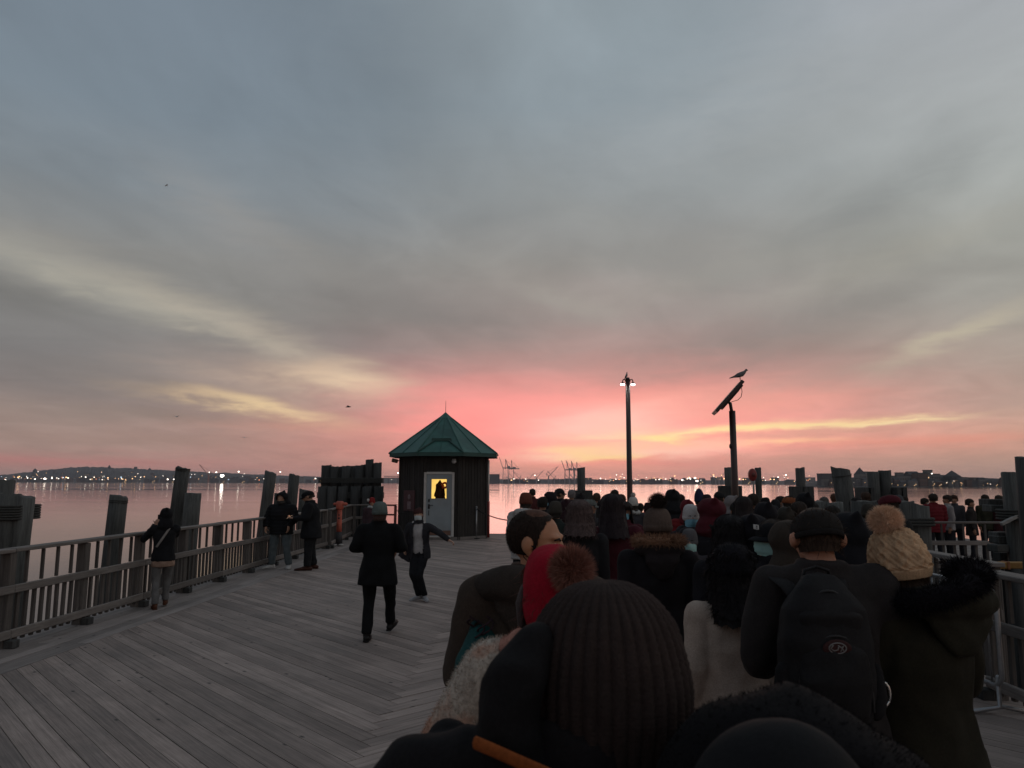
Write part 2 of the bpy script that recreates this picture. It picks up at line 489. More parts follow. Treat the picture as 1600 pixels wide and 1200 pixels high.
def mobj(name, me, parent=None, mat=None, loc=None):
    o = bpy.data.objects.new(name, me); C.objects.link(o)
    if parent is not None: o.parent = parent
    if loc is not None: o.location = loc
    if mat is not None:
        if not me.materials: me.materials.append(mat)
        o.material_slots[0].link = 'OBJECT'; o.material_slots[0].material = mat
    return o
def tag(o, label=None, cat=None, group=None, kind=None):
    if label: o['label'] = label
    if cat: o['category'] = cat
    if group: o['group'] = group
    if kind: o['kind'] = kind
    return o
def thing(name, label, cat, loc=(0, 0, 0), rz=0.0, group=None):
    o = bpy.data.objects.new(name, None); C.objects.link(o)
    o.location = loc; o.rotation_euler = (0, 0, rz); o.empty_display_size = 0.2
    return tag(o, label, cat, group)
def copy_tree(o, parent=None):
    c = o.copy(); C.objects.link(c)
    if parent is not None: c.parent = parent
    for ch in list(o.children): copy_tree(ch, c)
    return c

TMP = bpy.data.scenes.new('workshop')       # a bare scene to fuse meshes in, removed at the end
def remesh(mb, name, voxel, smooth=3, fac=0.5):
    """fuse overlapping shapes into one continuous skin"""
    me = mb.mesh(name+'_raw')
    o = bpy.data.objects.new(name, me); TMP.collection.objects.link(o)
    r = o.modifiers.new('r', 'REMESH'); r.mode = 'VOXEL'; r.voxel_size = voxel; r.adaptivity = 0
    if smooth:
        sm = o.modifiers.new('s', 'SMOOTH'); sm.factor = fac; sm.iterations = smooth
    with bpy.context.temp_override(scene=TMP, view_layer=TMP.view_layers[0]):
        dg = bpy.context.evaluated_depsgraph_get(); dg.update()
        out = bpy.data.meshes.new_from_object(o.evaluated_get(dg), depsgraph=dg)
    out.name = name
    TMP.collection.objects.unlink(o); bpy.data.objects.remove(o); bpy.data.meshes.remove(me)
    out.shade_smooth()
    return out
def displace(me, fn):
    """fn(co, no) -> offset along the normal"""
    n = len(me.vertices)
    co = np.empty(n*3, dtype=np.float32); no = np.empty(n*3, dtype=np.float32)
    me.vertices.foreach_get('co', co); me.vertex_normals.foreach_get('vector', no)
    co = co.reshape(-1, 3); no = no.reshape(-1, 3)
    d = np.array([fn(Vector(c), Vector(q)) for c, q in zip(co.tolist(), no.tolist())], dtype=np.float32)
    me.vertices.foreach_set('co', (co + no*d[:, None]).ravel())
    me.update(); return me
def folds(me, amp=0.008, f=(7, 7, 4), seed=0, fine=0.3):
    s = Vector((seed*3.1, seed*1.7, seed*5.3))
    def fn(c, no):
        p = Vector((c.x*f[0], c.y*f[1], c.z*f[2])) + s
        a = mnoise.noise(p); b = mnoise.noise(p*2.6)
        return amp*(1.3*(0.5-abs(a)*1.6) + fine*b)
    return displace(me, fn)
def add_fuzz(me, count, L, wdt, seed=1, zmin=-9, dirfn=None, spread=0.6):
    """short fibres grown from a mesh, merged into the same mesh data; returns new mesh"""
    rnd = random.Random(seed)
    mb = MB(); mb.v = [tuple(v.co) for v in me.vertices]; mb.f = [tuple(p.vertices) for p in me.polygons]
    P = [p for p in me.polygons if p.center.z > zmin]
    ar = [p.area for p in P]
    for p in rnd.choices(P, ar, k=count):
        vs = [me.vertices[i].co for i in p.vertices]
        a = rnd.random(); b = rnd.random()
        q = vs[0].lerp(vs[1], a).lerp(vs[-1].lerp(vs[2 if len(vs) > 2 else 0], a), b)
        d = p.normal + Vector((rnd.uniform(-1, 1), rnd.uniform(-1, 1), rnd.uniform(-1, 1)))*spread
        if dirfn: d = d + dirfn(q)
        mb.tri_hair(q - p.normal*wdt, d, L*rnd.uniform(0.5, 1.2), wdt, rnd=rnd)
    out = mb.mesh(me.name)
    for mt in me.materials: out.materials.append(mt)
    n0 = len(me.polygons)
    fl = np.zeros(len(out.polygons), dtype=bool); fl[:n0] = True
    if len(out.polygons) > 0: out.polygons.foreach_set('use_smooth', fl)
    return out

# ================================================================== SETTING
WZ = -2.6                                   # water level below the deck
m_deck = wood('deck_wood', (0.340, 0.268, 0.238), (0.160, 0.124, 0.109), rough=0.78)
m_band = wood('deck_band_wood', (0.305, 0.262, 0.245), (0.180, 0.150, 0.138), rough=0.8)
m_rail = wood('rail_wood', (0.215, 0.190, 0.175), (0.105, 0.088, 0.080), rough=0.8, knots=False, along=(1.2, 30, 30))
m_post = wood('post_wood', (0.130, 0.112, 0.102), (0.060, 0.050, 0.045), rough=0.85, knots=False, along=(30, 30, 1.2))
m_pick = wood('picket_wood', (0.105, 0.090, 0.082), (0.050, 0.042, 0.038), rough=0.85, knots=False, along=(30, 30, 1.2))
m_pile = wood('pile_wood', (0.090, 0.092, 0.088), (0.030, 0.030, 0.029), rough=0.9, knots=False, along=(14, 14, 0.8), gray=0.3)
m_pileD = wood('pile_wood_dark', (0.055, 0.056, 0.055), (0.020, 0.020, 0.020), rough=0.9, knots=False, along=(14, 14, 0.8), gray=0.3)
m_rope = surf('old_rope', (0.045, 0.045, 0.042), 0.95, 0.4, 30, 0.8, 90)
m_iron = surf('dark_iron', (0.020, 0.019, 0.019), 0.55, 0.3, 8, 0.2, 80, metal=0.3)
m_galv = surf('galvanised_steel', (0.30, 0.30, 0.31), 0.42, 0.2, 14, 0.15, 90, metal=0.7, dirt=(0.10, 0.09, 0.08))

# water ------------------------------------------------------------
def water_material():
    m, n, b = new_mat('harbour_water')
    geo = n.node('ShaderNodeNewGeometry')
    P = geo.outputs['Position']
    mp = n.node('ShaderNodeMapping'); mp.inputs['Scale'].default_value = (0.35, 1.0, 1.0)
    n.l.new(P, mp.inputs[0])
    s1 = n.noise(mp.outputs[0], 1.4, 4, 0.6, 0.4)
    s2 = n.noise(P, 0.12, 3, 0.5, 0.2)
    big = n.node('ShaderNodeMapping'); big.inputs['Scale'].default_value = (0.12, 1.0, 1.0)
    n.l.new(P, big.inputs[0])
    cat = n.noise(big.outputs[0], 0.012, 4, 0.6, 0.3)
    b.inputs['Base Color'].default_value = (0.150, 0.098, 0.084, 1)
    b.inputs['IOR'].default_value = 1.38
    n.l.new(n.mapr(cat, 0.35, 0.65, 0.035, 0.10), b.inputs['Roughness'])
    bp = n.node('ShaderNodeBump'); bp.inputs['Strength'].default_value = 0.10; bp.inputs['Distance'].default_value = 0.045
    n.l.new(n.m('ADD', s1, n.m('MULTIPLY', s2, 1.5)), bp.inputs['Height'])
    n.l.new(bp.outputs[0], b.inputs['Normal'])
    return m
mb = MB()
xs = [-9000, -3000, -900, -200, -40, 40, 200, 900, 3000, 9000]; ys = [-400, -60, 30, 120, 400, 1200, 3000, 9000]
vs = [(x, y, 0) for y in ys for x in xs]
fs = [(j*10+i, j*10+i+1, (j+1)*10+i+1, (j+1)*10+i) for j in range(len(ys)-1) for i in range(9)]
mb.add(vs, fs)
water = mb.build('water', water_material(), loc=(0, 0, WZ)); tag(water, kind='structure')

# deck -------------------------------------------------------------
YAW = math.atan(0.036)
deck = bpy.data.objects.new('deck', None); C.objects.link(deck); tag(deck, kind='structure')
deck.location = (-1.36, 0, 0); deck.rotation_euler = (0, 0, -YAW)
DM = Matrix.Translation((-1.36, 0, 0)) @ Matrix.Rotation(-YAW, 4, 'Z')
def dk(s, t, z=0.0): return DM @ Vector((s, t, z))
S_LEFT, S_BAND, S2, S_END = -5.42, -4.12, 3.6, 5.95
PT, PW, TH = 0.150, 0.1435, 0.045
R2 = math.sqrt(2)
T_FAR = 29.2
near, far = [], []
def board_poly(pts, t_key, jit):
    (near if True else far).append((t_key, pts, jit))
rb = random.Random(3)
def clip(poly, f):
    out = []
    for i in range(len(poly)):
        a, b_ = poly[i], poly[(i+1) % len(poly)]
        fa, fb = f(a), f(b_)
        if fa >= 0: out.append(a)
        if (fa >= 0) != (fb >= 0):
            t = fa/(fa-fb); out.append((a[0]+(b_[0]-a[0])*t, a[1]+(b_[1]-a[1])*t))
    return out
def ab(a, b_): return ((a+b_)/R2, (b_-a)/R2)          # a runs right+towards us, b runs right+away
BOARDS = []                                          # (sort key, polygon in deck frame, kind)
g = (PT-PW)/2
for i in range(-60, 240):
    # left field: boards along a, square ends on the zigzag seam
    P4 = [ab(-i*PT-8, i*PT+g), ab(-i*PT-g, i*PT+g), ab(-i*PT-g, (i+1)*PT-g), ab(-i*PT-8, (i+1)*PT-g)]
    P4 = clip(P4, lambda p: p[0]-(S_BAND+g)); P4 = clip(P4, lambda p: T_FAR-p[1]); P4 = clip(P4, lambda p: p[1]+1.2) if P4 else P4
    if len(P4) > 2: BOARDS.append((sum(p[1] for p in P4)/len(P4), P4, 'L'))
    j = i
    q = [ab(-(j+1)*PT+g, (j+1)*PT+g), ab(-(j+1)*PT+g, (j+1)*PT+9), ab(-j*PT-g, (j+1)*PT+9), ab(-j*PT-g, (j+1)*PT+g)]
    q = q[::-1]
    q = clip(q, lambda p: S2-g-p[0]); q = clip(q, lambda p: T_FAR-p[1]) if q else q; q = clip(q, lambda p: p[1]+1.2) if q else q
    if len(q) > 2: BOARDS.append((sum(p[1] for p in q)/len(q), q, 'R'))
    o = S2
    r = [ab(-i*PT-8, i*PT+g), ab(-i*PT-g+8, i*PT+g), ab(-i*PT-g+8, (i+1)*PT-g), ab(-i*PT-8, (i+1)*PT-g)]
    r = [(p[0]+o, p[1]) for p in r]
    r = clip(r, lambda p: p[0]-(S2+g)); r = clip(r, lambda p: S_END-p[0]) if r else r
    r = clip(r, lambda p: T_FAR-p[1]) if r else r; r = clip(r, lambda p: p[1]+1.2) if r else r
    if len(r) > 2: BOARDS.append((sum(p[1] for p in r)/len(r), r, 'E'))
nb = 8; bw = (S_BAND-S_LEFT)/nb
for k in range(nb):
    t = -1.2 - (k % 3)*1.3
    while t < T_FAR:
        t0, t1 = max(t, -1.2), min(t+3.9, T_FAR)
        s0 = S_LEFT+k*bw+g; s1 = s0+bw-2*g
        if t1-t0 > 0.1: BOARDS.append(((t0+t1)/2, [(s0, t0+g), (s1, t0+g), (s1, t1-g), (s0, t1-g)], 'B'))
        t += 3.9
def poly_board(mb, pts, c, z0, z1):
    n = len(pts)
    vs = [(p[0]-c[0], p[1]-c[1], z0) for p in pts] + [(p[0]-c[0], p[1]-c[1], z1) for p in pts]
    ar = sum(pts[i][0]*pts[(i+1) % n][1]-pts[(i+1) % n][0]*pts[i][1] for i in range(n))
    if ar < 0:
        vs = vs[:n][::-1] + vs[n:][::-1]
    mb.add(vs, [tuple(range(n))[::-1], tuple(range(n, 2*n))] + [(i, (i+1) % n, n+(i+1) % n, n+i) for i in range(n)])
def own_frame(pts, kind):
    """board mesh with its grain along local x, so that the texture follows the board"""
    ang = {'L': -PI/4, 'R': PI/4, 'E': -PI/4, 'B': PI/2}[kind]
    c = (sum(p[0] for p in pts)/len(pts), sum(p[1] for p in pts)/len(pts))
    ca, sa = math.cos(-ang), math.sin(-ang)
    loc = [((p[0]-c[0])*ca-(p[1]-c[1])*sa, (p[0]-c[0])*sa+(p[1]-c[1])*ca) for p in pts]
    return c, ang, loc
def vis_key(b_):
    t, pts, kd = b_
    return t + (7 if kd == 'R' and True else 0)*0.25 + (30 if kd == 'E' and t > 9 else 0) + (50 if t < 2.0 else 0)
BOARDS.sort(key=vis_key)
cache = {}
m_of = {'L': m_deck, 'R': m_deck, 'E': m_deck, 'B': m_band}
for (t, pts, kd) in BOARDS[:300]:
    c, ang, loc = own_frame(pts, kd)
    key = (kd,) + tuple((round(x, 3), round(y, 3)) for x, y in loc)
    if key not in cache:
        mb = MB(); poly_board(mb, loc, (0, 0), -TH, 0.0); cache[key] = mb.mesh('deck_board', m_of[kd])
    o = mobj('deck_board', cache[key], deck)
    o.location = (c[0], c[1], rb.uniform(-0.003, 0.001)); o.rotation_euler = (rb.uniform(-.004, .004), 0, ang)
rest = {}
for (t, pts, kd) in BOARDS[300:]:
    c, ang, loc = own_frame(pts, kd)
    rest.setdefault(kd, (MB(), ang))
    mb, ang = rest[kd]
    ca, sa = math.cos(-ang), math.sin(-ang)
    loc = [(p[0]*ca-p[1]*sa, p[0]*sa+p[1]*ca) for p in pts]
    poly_board(mb, loc, (0, 0), -TH, rb.uniform(-0.003, 0.001))
for kd, (mb, ang) in rest.items():
    o = mb.build('far_deck_boards', m_of[kd], deck); o.rotation_euler = (0, 0, ang); tag(o, kind='stuff')
# joists and skirt under the boards
mb = MB()
for k in range(14):
    s = S_LEFT+0.15 + k*(S_END-S_LEFT-0.3)/13
    mb.box((s, T_FAR/2-0.6, -TH-0.16), (0.10, T_FAR+1.0, 0.28))
for k in range(11):
    mb.box(((S_LEFT+S_END)/2, -0.6+k*2.95, -TH-0.45), (S_END-S_LEFT, 0.25, 0.28))
for k in range(11):
    for s in (S_LEFT+0.4, -2.0, 2.0, S_END-0.4):
        mb.cyl((s, -0.6+k*2.95, -TH-0.6), (s, -0.6+k*2.95, WZ-2), 0.17, n=10)
mb.build('deck_framing', m_pileD, deck)
mb = MB(); mb.box(((S_LEFT+S_END)/2, T_FAR/2-0.6, -TH-0.022-0.004), (S_END-S_LEFT-0.05, T_FAR+1.1, 0.012)); mb.build('shadow_gap_floor', surf('gap_shade_dark', (0.012, 0.011, 0.010), 0.95, 0.3, 4), deck)  # near-black sheet below the boards stands in for shade in the gaps

# a second pier joins on the right, beyond the ferry slip
pier = bpy.data.objects.new('pier', None); C.objects.link(pier); tag(pier, kind='structure')
px0, px1, py0, py1 = 5.3, 16.5, 16.6, 28.8
mb = MB(); n = int((py1-py0)/0.15)
x_left = lambda y: (DM @ Vector((S_END+0.02, y, 0))).x
for k in range(n):
    y = py0+k*0.15; xl = x_left(y)
    mb.box(((xl+px1)/2, y+0.072, -0.0235+rb.uniform(-.003, .001)), (px1-xl, 0.143, 0.043))
o = mb.build('pier_boards', wood('pier_wood', (0.20, 0.175, 0.16), (0.11, 0.092, 0.084)), pier); tag(o, kind='stuff')
mb = MB()
mb.box(((5.5+px1)/2+.1, py0-0.06, -0.16), (px1-5.6, 0.12, 0.44))
for k in range(5): mb.box(((6.4+px1)/2, py0+0.4+k*2.8, -0.30), (px1-6.6, 0.2, 0.30))
for k in range(5):
    for x in (7.2, 10.5, 13.5, 16.2): mb.cyl((x, py0+0.4+k*2.8, -0.44), (x, py0+0.4+k*2.8, WZ-2), 0.17, n=10)
mb.build('pier_framing', m_pileD, pier)

# ================================================================== RAILINGS
def railing(name, label, A, B, spacing=1.5, h=1.13, first_post=True, foot=True, cap_w=0.17, group=None, pick=0.15, pick_w=0.036):
    """timber railing: posts, cap rail, middle and bottom rails, pickets dense below and sparse above"""
    A, B = Vector(A), Vector(B); L = (B-A).length; ang = math.atan2(B.y-A.y, B.x-A.x)
    root = thing(name, label, 'railing', A, ang, group)
    nseg = max(1, round(L/spacing)); sp = L/nseg
    pm = MB(); pm.bbox((0, 0, h/2-0.09), (0.12, 0.13, h+0.12), bev=0.01); pme = pm.mesh('post', m_post)
    fm = MB(); fm.bbox((0, 0, 0.045), (0.13, 0.11, 0.09), bev=0.006); fme = fm.mesh('block', m_pileD)
    for i in range(nseg+1):
        p = mobj('post', pme, root, loc=(i*sp, 0.0, 0)); p.rotation_euler = (0, rb.uniform(-.004, .004), 0)
        if foot: mobj('block', fme, root, loc=(i*sp, -0.125, 0.0))
    def rail(nm, z, w_, t_, y, two=1, mat=m_rail):
        i = 0
        while i < nseg:
            j = min(i+two, nseg); ln = (j-i)*sp
            mb = MB(); mb.bbox((ln/2, 0, 0), (ln-0.006, w_, t_), bev=0.008)
            o = mb.build(nm, mat, root, loc=(i*sp, y, z)); o.rotation_euler = (0, rb.uniform(-.0015, .0015), 0)
            i = j
    rail('cap_rail', h+0.0, cap_w, 0.045, 0.0, 2)
    rail('middle_rail', h*0.60, 0.045, 0.095, -0.09, 2)
    rail('bottom_rail', 0.155, 0.045, 0.10, -0.09, 2)
    top = h-0.03; mid = h*0.60+0.045; low = 0.06
    um = MB(); um.bbox((0, 0, 0), (pick_w, pick_w, top-mid), bev=0.003); ume = um.mesh('picket', m_pick)
    lm = MB(); lm.bbox((0, 0, 0), (pick_w+0.014, pick_w, mid-low-0.07), bev=0.003); lme = lm.mesh('picket', m_pick)
    cnt = 0
    npk = int(round(sp/pick))
    for i in range(nseg):
        for k in range(1, npk):
            if cnt > 294: break
            x = i*sp + k*sp/npk
            z1 = mid-0.07
            o = mobj('picket', lme, root, loc=(x, -0.045, (low+z1)/2)); o.rotation_euler = (0, rb.uniform(-.012, .012), 0); cnt += 1
            if k % 2 == 0:
                mobj('picket', ume, root, loc=(x, -0.02, (mid+top)/2)); cnt += 1
    return root
# left: from behind us to the corner, then a short return towards the kiosk
la, lb = dk(S_LEFT+0.42, 3.0), dk(S_LEFT+0.42, 22.2)
railing('railing', 'long grey timber railing along the left edge of the boardwalk', la, lb, 1.47)
c1 = lb + Vector((0.08, 0.14, 0)); c2 = ground(546, 838.5); c3 = ground(588, 836.5)
railing('railing', 'slanting railing behind the orange standpipe', c1, c2, 1.6)
railing('railing', 'short level railing in front of the broad pile cluster', c2+Vector((.13, .02, 0)), c3, 1.2)
r2 = at(1440, 815, 17.0); r3 = at(1566, 813, 17.0)
railing('railing', 'grey railing on the far pier with a row of people behind it', (r2.x-0.2, 16.75, 0), (r3.x+0.15, 16.75, 0), 2.3, h=1.10, foot=False, pick=0.23, cap_w=0.10)
ra_, rb_ = Vector((4.47, -0.4, 0)), Vector((4.47, 7.1, 0))
railing('railing', 'near timber railing with a broad pale cap at the right edge', rb_, ra_, 1.5, cap_w=0.22)
mb = MB(); mb.bbox((0, 0, 0), (0.16, 2.4, 0.045), bev=.008)
rr_ = thing('railing', 'second short run of railing just beyond the near right railing', 'railing', (4.72, 7.35, 0), math.radians(-2.0))
mb.build('cap_rail', m_rail, rr_, loc=(0, 1.2, 1.17))
mb = MB(); mb.bbox((0, 0, 0), (0.045, 2.4, 0.10), bev=.008); mb.build('middle_rail', m_rail, rr_, loc=(0, 1.2, 0.70))
pm = MB(); pm.bbox((0, 0, 0.55), (0.12, 0.12, 1.19), bev=0.01); pme = pm.mesh('post', m_post)
for k in range(2): mobj('post', pme, rr_, loc=(0, k*2.2+0.1, 0))
pk = MB(); pk.bbox((0, 0, 0), (.04, .04, 1.0)); pkm = pk.mesh('picket', m_pick)
for k in range(13): mobj('picket', pkm, rr_, loc=(0.035, 0.2+k*0.165, 0.62))

# galvanised crowd barrier standing by the right railing
bar = thing('crowd_barrier', 'galvanised steel crowd barrier with rounded corners beside the near right railing', 'barrier', (0, 0, 0))
def tubes(mb, pts, r, n=10): mb.loft(pts, [r]*len(pts), n=n, hint=(0.3, 1, 0.2), dome=True); return mb
bx_, by0, by1 = 4.20, 6.6, 8.5
mb = MB(); fr = []
for (yc, zc, a0) in ((by0+.12, 1.05-.12, 180), (by1-.12, 1.05-.12, 90), (by1-.12, .22+.12, 0), (by0+.12, .22+.12, -90)):
    for k in range(6):
        a = math.radians(a0-k*18); fr.append((bx_, yc+0.12*math.cos(a), zc+0.12*math.sin(a)))
fr.append(fr[0]); tubes(mb, fr, 0.021); mb.build('frame', m_galv, bar, True)
bmb = MB(); bmb.cyl((0, 0, 0.22), (0, 0, 1.05), 0.008, n=8); bme = bmb.mesh('upright', m_galv, True)
for k in range(13): mobj('upright', bme, bar, loc=(bx_, by0+0.14+k*0.14, 0))
for y in (by0+0.06, by1-0.3):
    mb = MB(); tubes(mb, [(bx_, y, .3), (bx_, y, .05), (bx_-.22, y, .02)], .02); tubes(mb, [(bx_, y, .06), (bx_+.2, y, .02)], .018); mb.build('foot', m_galv, bar, True)

# yellow beam over the slip at the right edge of the picture
yb = thing('guard_beam', 'ochre yellow timber guard beam at the right edge behind the railing', 'beam')
p = at(1536, 883, 10.0)
mb = MB(); mb.bbox((2.0, 0, 0), (3.9, 0.12, 0.085), bev=.01); mb.build('beam', surf('ochre_paint', (0.36, 0.19, 0.045), .6, .2, 6, .3, 40, dirt=(.08, .05, .03)), yb, loc=(p.x, p.y, p.z))
mb = MB(); mb.bbox((0, 0, 0), (.13, .16, .11), bev=.008); mb.bbox((.28, 0, 0), (.035, .14, .10), bev=.004); mb.build('bracket', surf('rust_orange', (0.30, 0.12, 0.05), .7, .3, 9), yb, loc=(p.x+.02, p.y, p.z))
mb = MB()
for k in range(3): mb.cyl((p.x+.4+k*1.5, p.y+.02, p.z-.04), (p.x+.4+k*1.5, p.y+.02, WZ-1), .10, n=10)
mb.build('pile', m_pileD, yb, True)

# ================================================================== PILES
def pile_mesh(mb, base, top, r0, r1, cut=0.0, seed=0, n=16, steps=9):
    """weathered pile: slight bends, checks in the wood, a sloping splintered head"""
    rn = random.Random(seed); base, top = Vector(base), Vector(top)
    ax = (top-base); L = ax.length; t = ax.normalized()
    a = Vector((1, 0, 0)); a = (a-t*t.dot(a)).normalized(); b_ = t.cross(a)
    ph = [rn.uniform(0.93, 1.05) for _ in range(n)]
    vs = []; F = []
    for i in range(steps+1):
        u = i/steps; r = r0+(r1-r0)*u
        for k in range(n):
            th = 2*PI*k/n
            rr = r*ph[k]*(1+0.02*rn.uniform(-1, 1))
            if k % 4 == seed % 4: rr *= 0.955
            off = a*(rr*math.cos(th)) + b_*(rr*math.sin(th))
            p = base+ax*u+off
            if i == steps: p = p + t*(cut*math.cos(th) + rn.uniform(-.018, .018))
            vs.append(p)
    vs.append(top-t*0.015)
    for i in range(steps):
        for k in range(n):
            k2 = (k+1) % n; F.append((i*n+k, i*n+k2, (i+1)*n+k2, (i+1)*n+k))
    for k in range(n): F.append((steps*n+k, steps*n+(k+1) % n, len(vs)-1))
    mb.add(vs, F)
def band_mesh(mb, c, t, r, rows=3, pitch=.035, rr=.016, n=20):
    t = Vector(t).normalized(); a = Vector((1, 0, 0)); a = (a-t*t.dot(a)).normalized(); b_ = t.cross(a)
    for j in range(rows):
        cc = Vector(c)+t*(j*pitch)
        pts = [cc+a*(r*math.cos(2*PI*k/n))+b_*(r*math.sin(2*PI*k/n)) for k in range(n+1)]
        mb.loft(pts, [rr]*(n+1), n=6, hint=tuple(t), dome=False)
def pile(label, top, r, lean=(0, 0), cut=0.03, seed=0, mat=m_pile, bands=(), group=None, r_top=None, name='mooring_pile'):
    """top = world point of the pile head; lean = how far the foot lies away per metre of height"""
    top = Vector(top); H = top.z-(WZ-1.5)
    base = Vector((top.x+lean[0]*H, top.y+lean[1]*H, WZ-1.5))
    root = thing(name, label, 'pile', base, 0, group)
    mb = MB(); pile_mesh(mb, (0, 0, 0), top-base, r, r_top or r*0.95, cut, seed)
    mb.build('pole', mat, root, True)
    for (d, rows) in bands:
        mb = MB(); t = (top-base).normalized(); band_mesh(mb, (top-base)-t*d, t, (r_top or r*.95)+.0, rows, rr=.010); mb.build('rope_band', m_rope, root, True)
    return root
# left side, outside the railing
def cluster(label, heads, cat='pile cluster', name='pile_cluster', bands=(), mat=m_pile):
    t0 = Vector(heads[0][0]); root = thing(name, label, cat, (t0.x, t0.y, WZ-1.5))
    for i, (top, r, lean, cut) in enumerate(heads):
        top = Vector(top)-Vector((t0.x, t0.y, WZ-1.5)); H = top.z
        mb = MB(); pile_mesh(mb, (top.x+lean[0]*H, top.y+lean[1]*H, 0), top, r, r*.96, cut, seed=i*7+len(label)); mb.build('pile', mat, root, True)
    for (c, sx, sy, z, rows) in bands:      # a rope or cable bound round the whole group
        mb = MB(); n = 28
        for j in range(rows):
            pts = [(c[0]-t0.x+sx*math.copysign(abs(math.cos(2*PI*k/n))**.6, math.cos(2*PI*k/n)), c[1]-t0.y+sy*math.copysign(abs(math.sin(2*PI*k/n))**.6, math.sin(2*PI*k/n)), z-(WZ-1.5)+j*.04) for k in range(n+1)]
            mb.loft(pts, [.018]*(n+1), n=6, hint=(0, 0, 1), dome=False)
        mb.build('rope_band', m_rope, root, True)
    return root
D = 12.0
cluster('bound cluster of weathered piles at the far left edge of the picture', [
    (at(-18, 772, D), .20, (-.01, 0), .02), (at(14, 773, D), .19, (-.015, 0), .02), (at(38, 775, D+.1), .17, (-.03, 0), -.03),
    (at(-20, 752, D+.5), .21, (-.01, 0), .02), (at(4, 751, D+.5), .19, (-.02, 0), .02)],
    bands=((at(2, 800, D+.2), .50, .42, 1.36, 6),))
pile('short pile leaning right, standing alone outside the left railing', at(186, 775, 14.6), .175, (-.045, 0), -.03, 3, bands=((.12, 2),), mat=m_pile)
pile('tall dark pile leaning right behind the child with the raised phone', at(286, 731, 18.2), .178, (-.075, .0), -.03, 4, bands=((.06, 2),))
pile('stubby pile right behind the tall leaning one on the left', at(302, 771, 17.8), .20, (-.035, 0), 0, 5)
pile('tall leaning pile behind the two people at the left railing', at(423, 738, 21.5), .165, (-.085, 0), -.04, 6)
pile('tall pile just right of the leaning one behind the two people', at(460, 742, 22), .165, (-.05, 0), -.03, 7)
pile('low pile head between the two tall piles near the couple', at(437, 771, 21.8), .16, (-.02, 0), 0, 8)
pile('low pile head showing above the right hand person of the couple', at(477, 766, 22.5), .19, (-.03, 0), -.05, 9)
D = 29.5
hd = []
for px, py, r in ((510, 727, .21), (522, 729, .19), (532, 729, .18), (541, 728, .19), (551, 728, .19), (562, 727, .18), (571, 726, .17), (577.5, 718, .17), (590, 723, .18)):
    hd.append((at(px, py, D+(.25 if px in (532, 551, 571) else 0)), r, (-.004, 0), .012))
for px in (505, 519, 536, 556, 574, 592):
    hd.append((at(px, 760, D-.42), .20, (-.006, 0), .01))
c = at(549, 740, D)
cluster('broad cluster of bound piles left of the kiosk', hd, bands=((c, 1.27, .36, 1.95, 5), (c, 1.3, .42, 1.35, 6)), mat=m_pileD)
# right side of the harbour slip
def capped(label, px, py, D, r, base_py, wpx, seed, lean=(0, 0)):
    """slender pile rising out of a squat block of two bolted timbers"""
    t = at(px, py, D); root = pile(label, t, r, lean, .02, seed)
    bz = at(px, base_py, D).z; base = root.location
    w = wpx/F_PX*D
    mb = MB()
    for sx in (-1, 1): mb.bbox((t.x-base.x+sx*w*.26, t.y-base.y-.02, (bz-base.z)/2), (w*.46, .42, bz-base.z), bev=.02)
    mb.build('block', m_pileD, root)
    return root
capped('slim pile on a squat timber block right of the kiosk', 908, 731, 29.9, .17, 766, 34, 11)
capped('slim pile immediately behind the solar light pole', 1139, 730, 29.9, .19, 759, 34, 12)
p_lb = pile('slim pile that carries the red lifebuoy box', at(1184, 731, 29.6), .13, (0, 0), .01, 13)
capped('slim pile right of the lifebuoy box pile, on a squat block', 1250, 731, 29.8, .19, 760, 34, 14)
pile('thick pale pile with a slanted top leaning left over the crowd', at(1313, 732, 14.0), .20, (.11, 0), -.05, 15, r_top=.17, bands=((.14, 1),))
cluster('pair of tall piles rising out of a square timber block', [
    (at(1364, 737, 29.9), .24, (0, 0), .0), (at(1382, 735, 29.9), .25, (0, 0), .0)])
rt = thing('timber_block', 'dark square timber block round the foot of the paired piles', 'block', at(1373, 765, 29.9)); rt.location.z = WZ-1
mb = MB(); zt = at(1373, 761, 29.9).z-(WZ-1)
for k, dx in enumerate((-.78, -.62, .62, .80)): mb.bbox((dx*.9, -.12, zt/2), (.25, .9, zt-(.0 if k % 2 else .03)), bev=.02)
mb.build('timber', m_pileD, rt)
def head_block(label, pxs, py, D, seed):
    hd = [(at(x, py+dy, D), r, (0, 0), cut) for (x, dy, r, cut) in pxs]
    cc = at(sum(p[0] for p in pxs)/len(pxs), py, D)
    cluster(label, hd, bands=((cc, (pxs[-1][0]-pxs[0][0])/2/F_PX*D+.2, .26, hd[0][0].z-.30, 3),))
head_block('low broad pile heads left of the slanted pile, among the crowd', [(1277, 0, .17, .0), (1299, 2, .19, 0)], 783, 12.5, 1)
head_block('low pile heads between the slanted pile and the maroon beret', [(1349, 0, .2, 0), (1366, 1, .18, 0)], 783, 12.0, 2)
head_block('broad pale pile heads behind the cream bobble hat', [(1405, 0, .2, .02), (1427, 3, .2, -.03)], 785, 10.5, 3)
pile('tall flaring pile at the very right edge of the picture', at(1611, 714, 9.5), .16, (-.015, 0), .0, 18, r_top=.185, mat=m_pileD)
cluster('thick bound piles at the right edge beside the far pier railing', [
    (at(1580, 738, 11), .15, (0, 0), 0), (at(1598, 739, 11), .16, (0, 0), 0), (at(1616, 737, 11.2), .17, (0, 0), 0)], bands=((at(1598, 738, 11), .36, .26, 1.45, 4),))
sf = thing('timber_fender', 'stack of dark fender timbers and grating at the right edge', 'fender', (0, 0, 0))
tm = MB(); tm.bbox((0, 0, 0), (1.9, .24, .11), bev=.012); tme = tm.mesh('timber', m_pile)
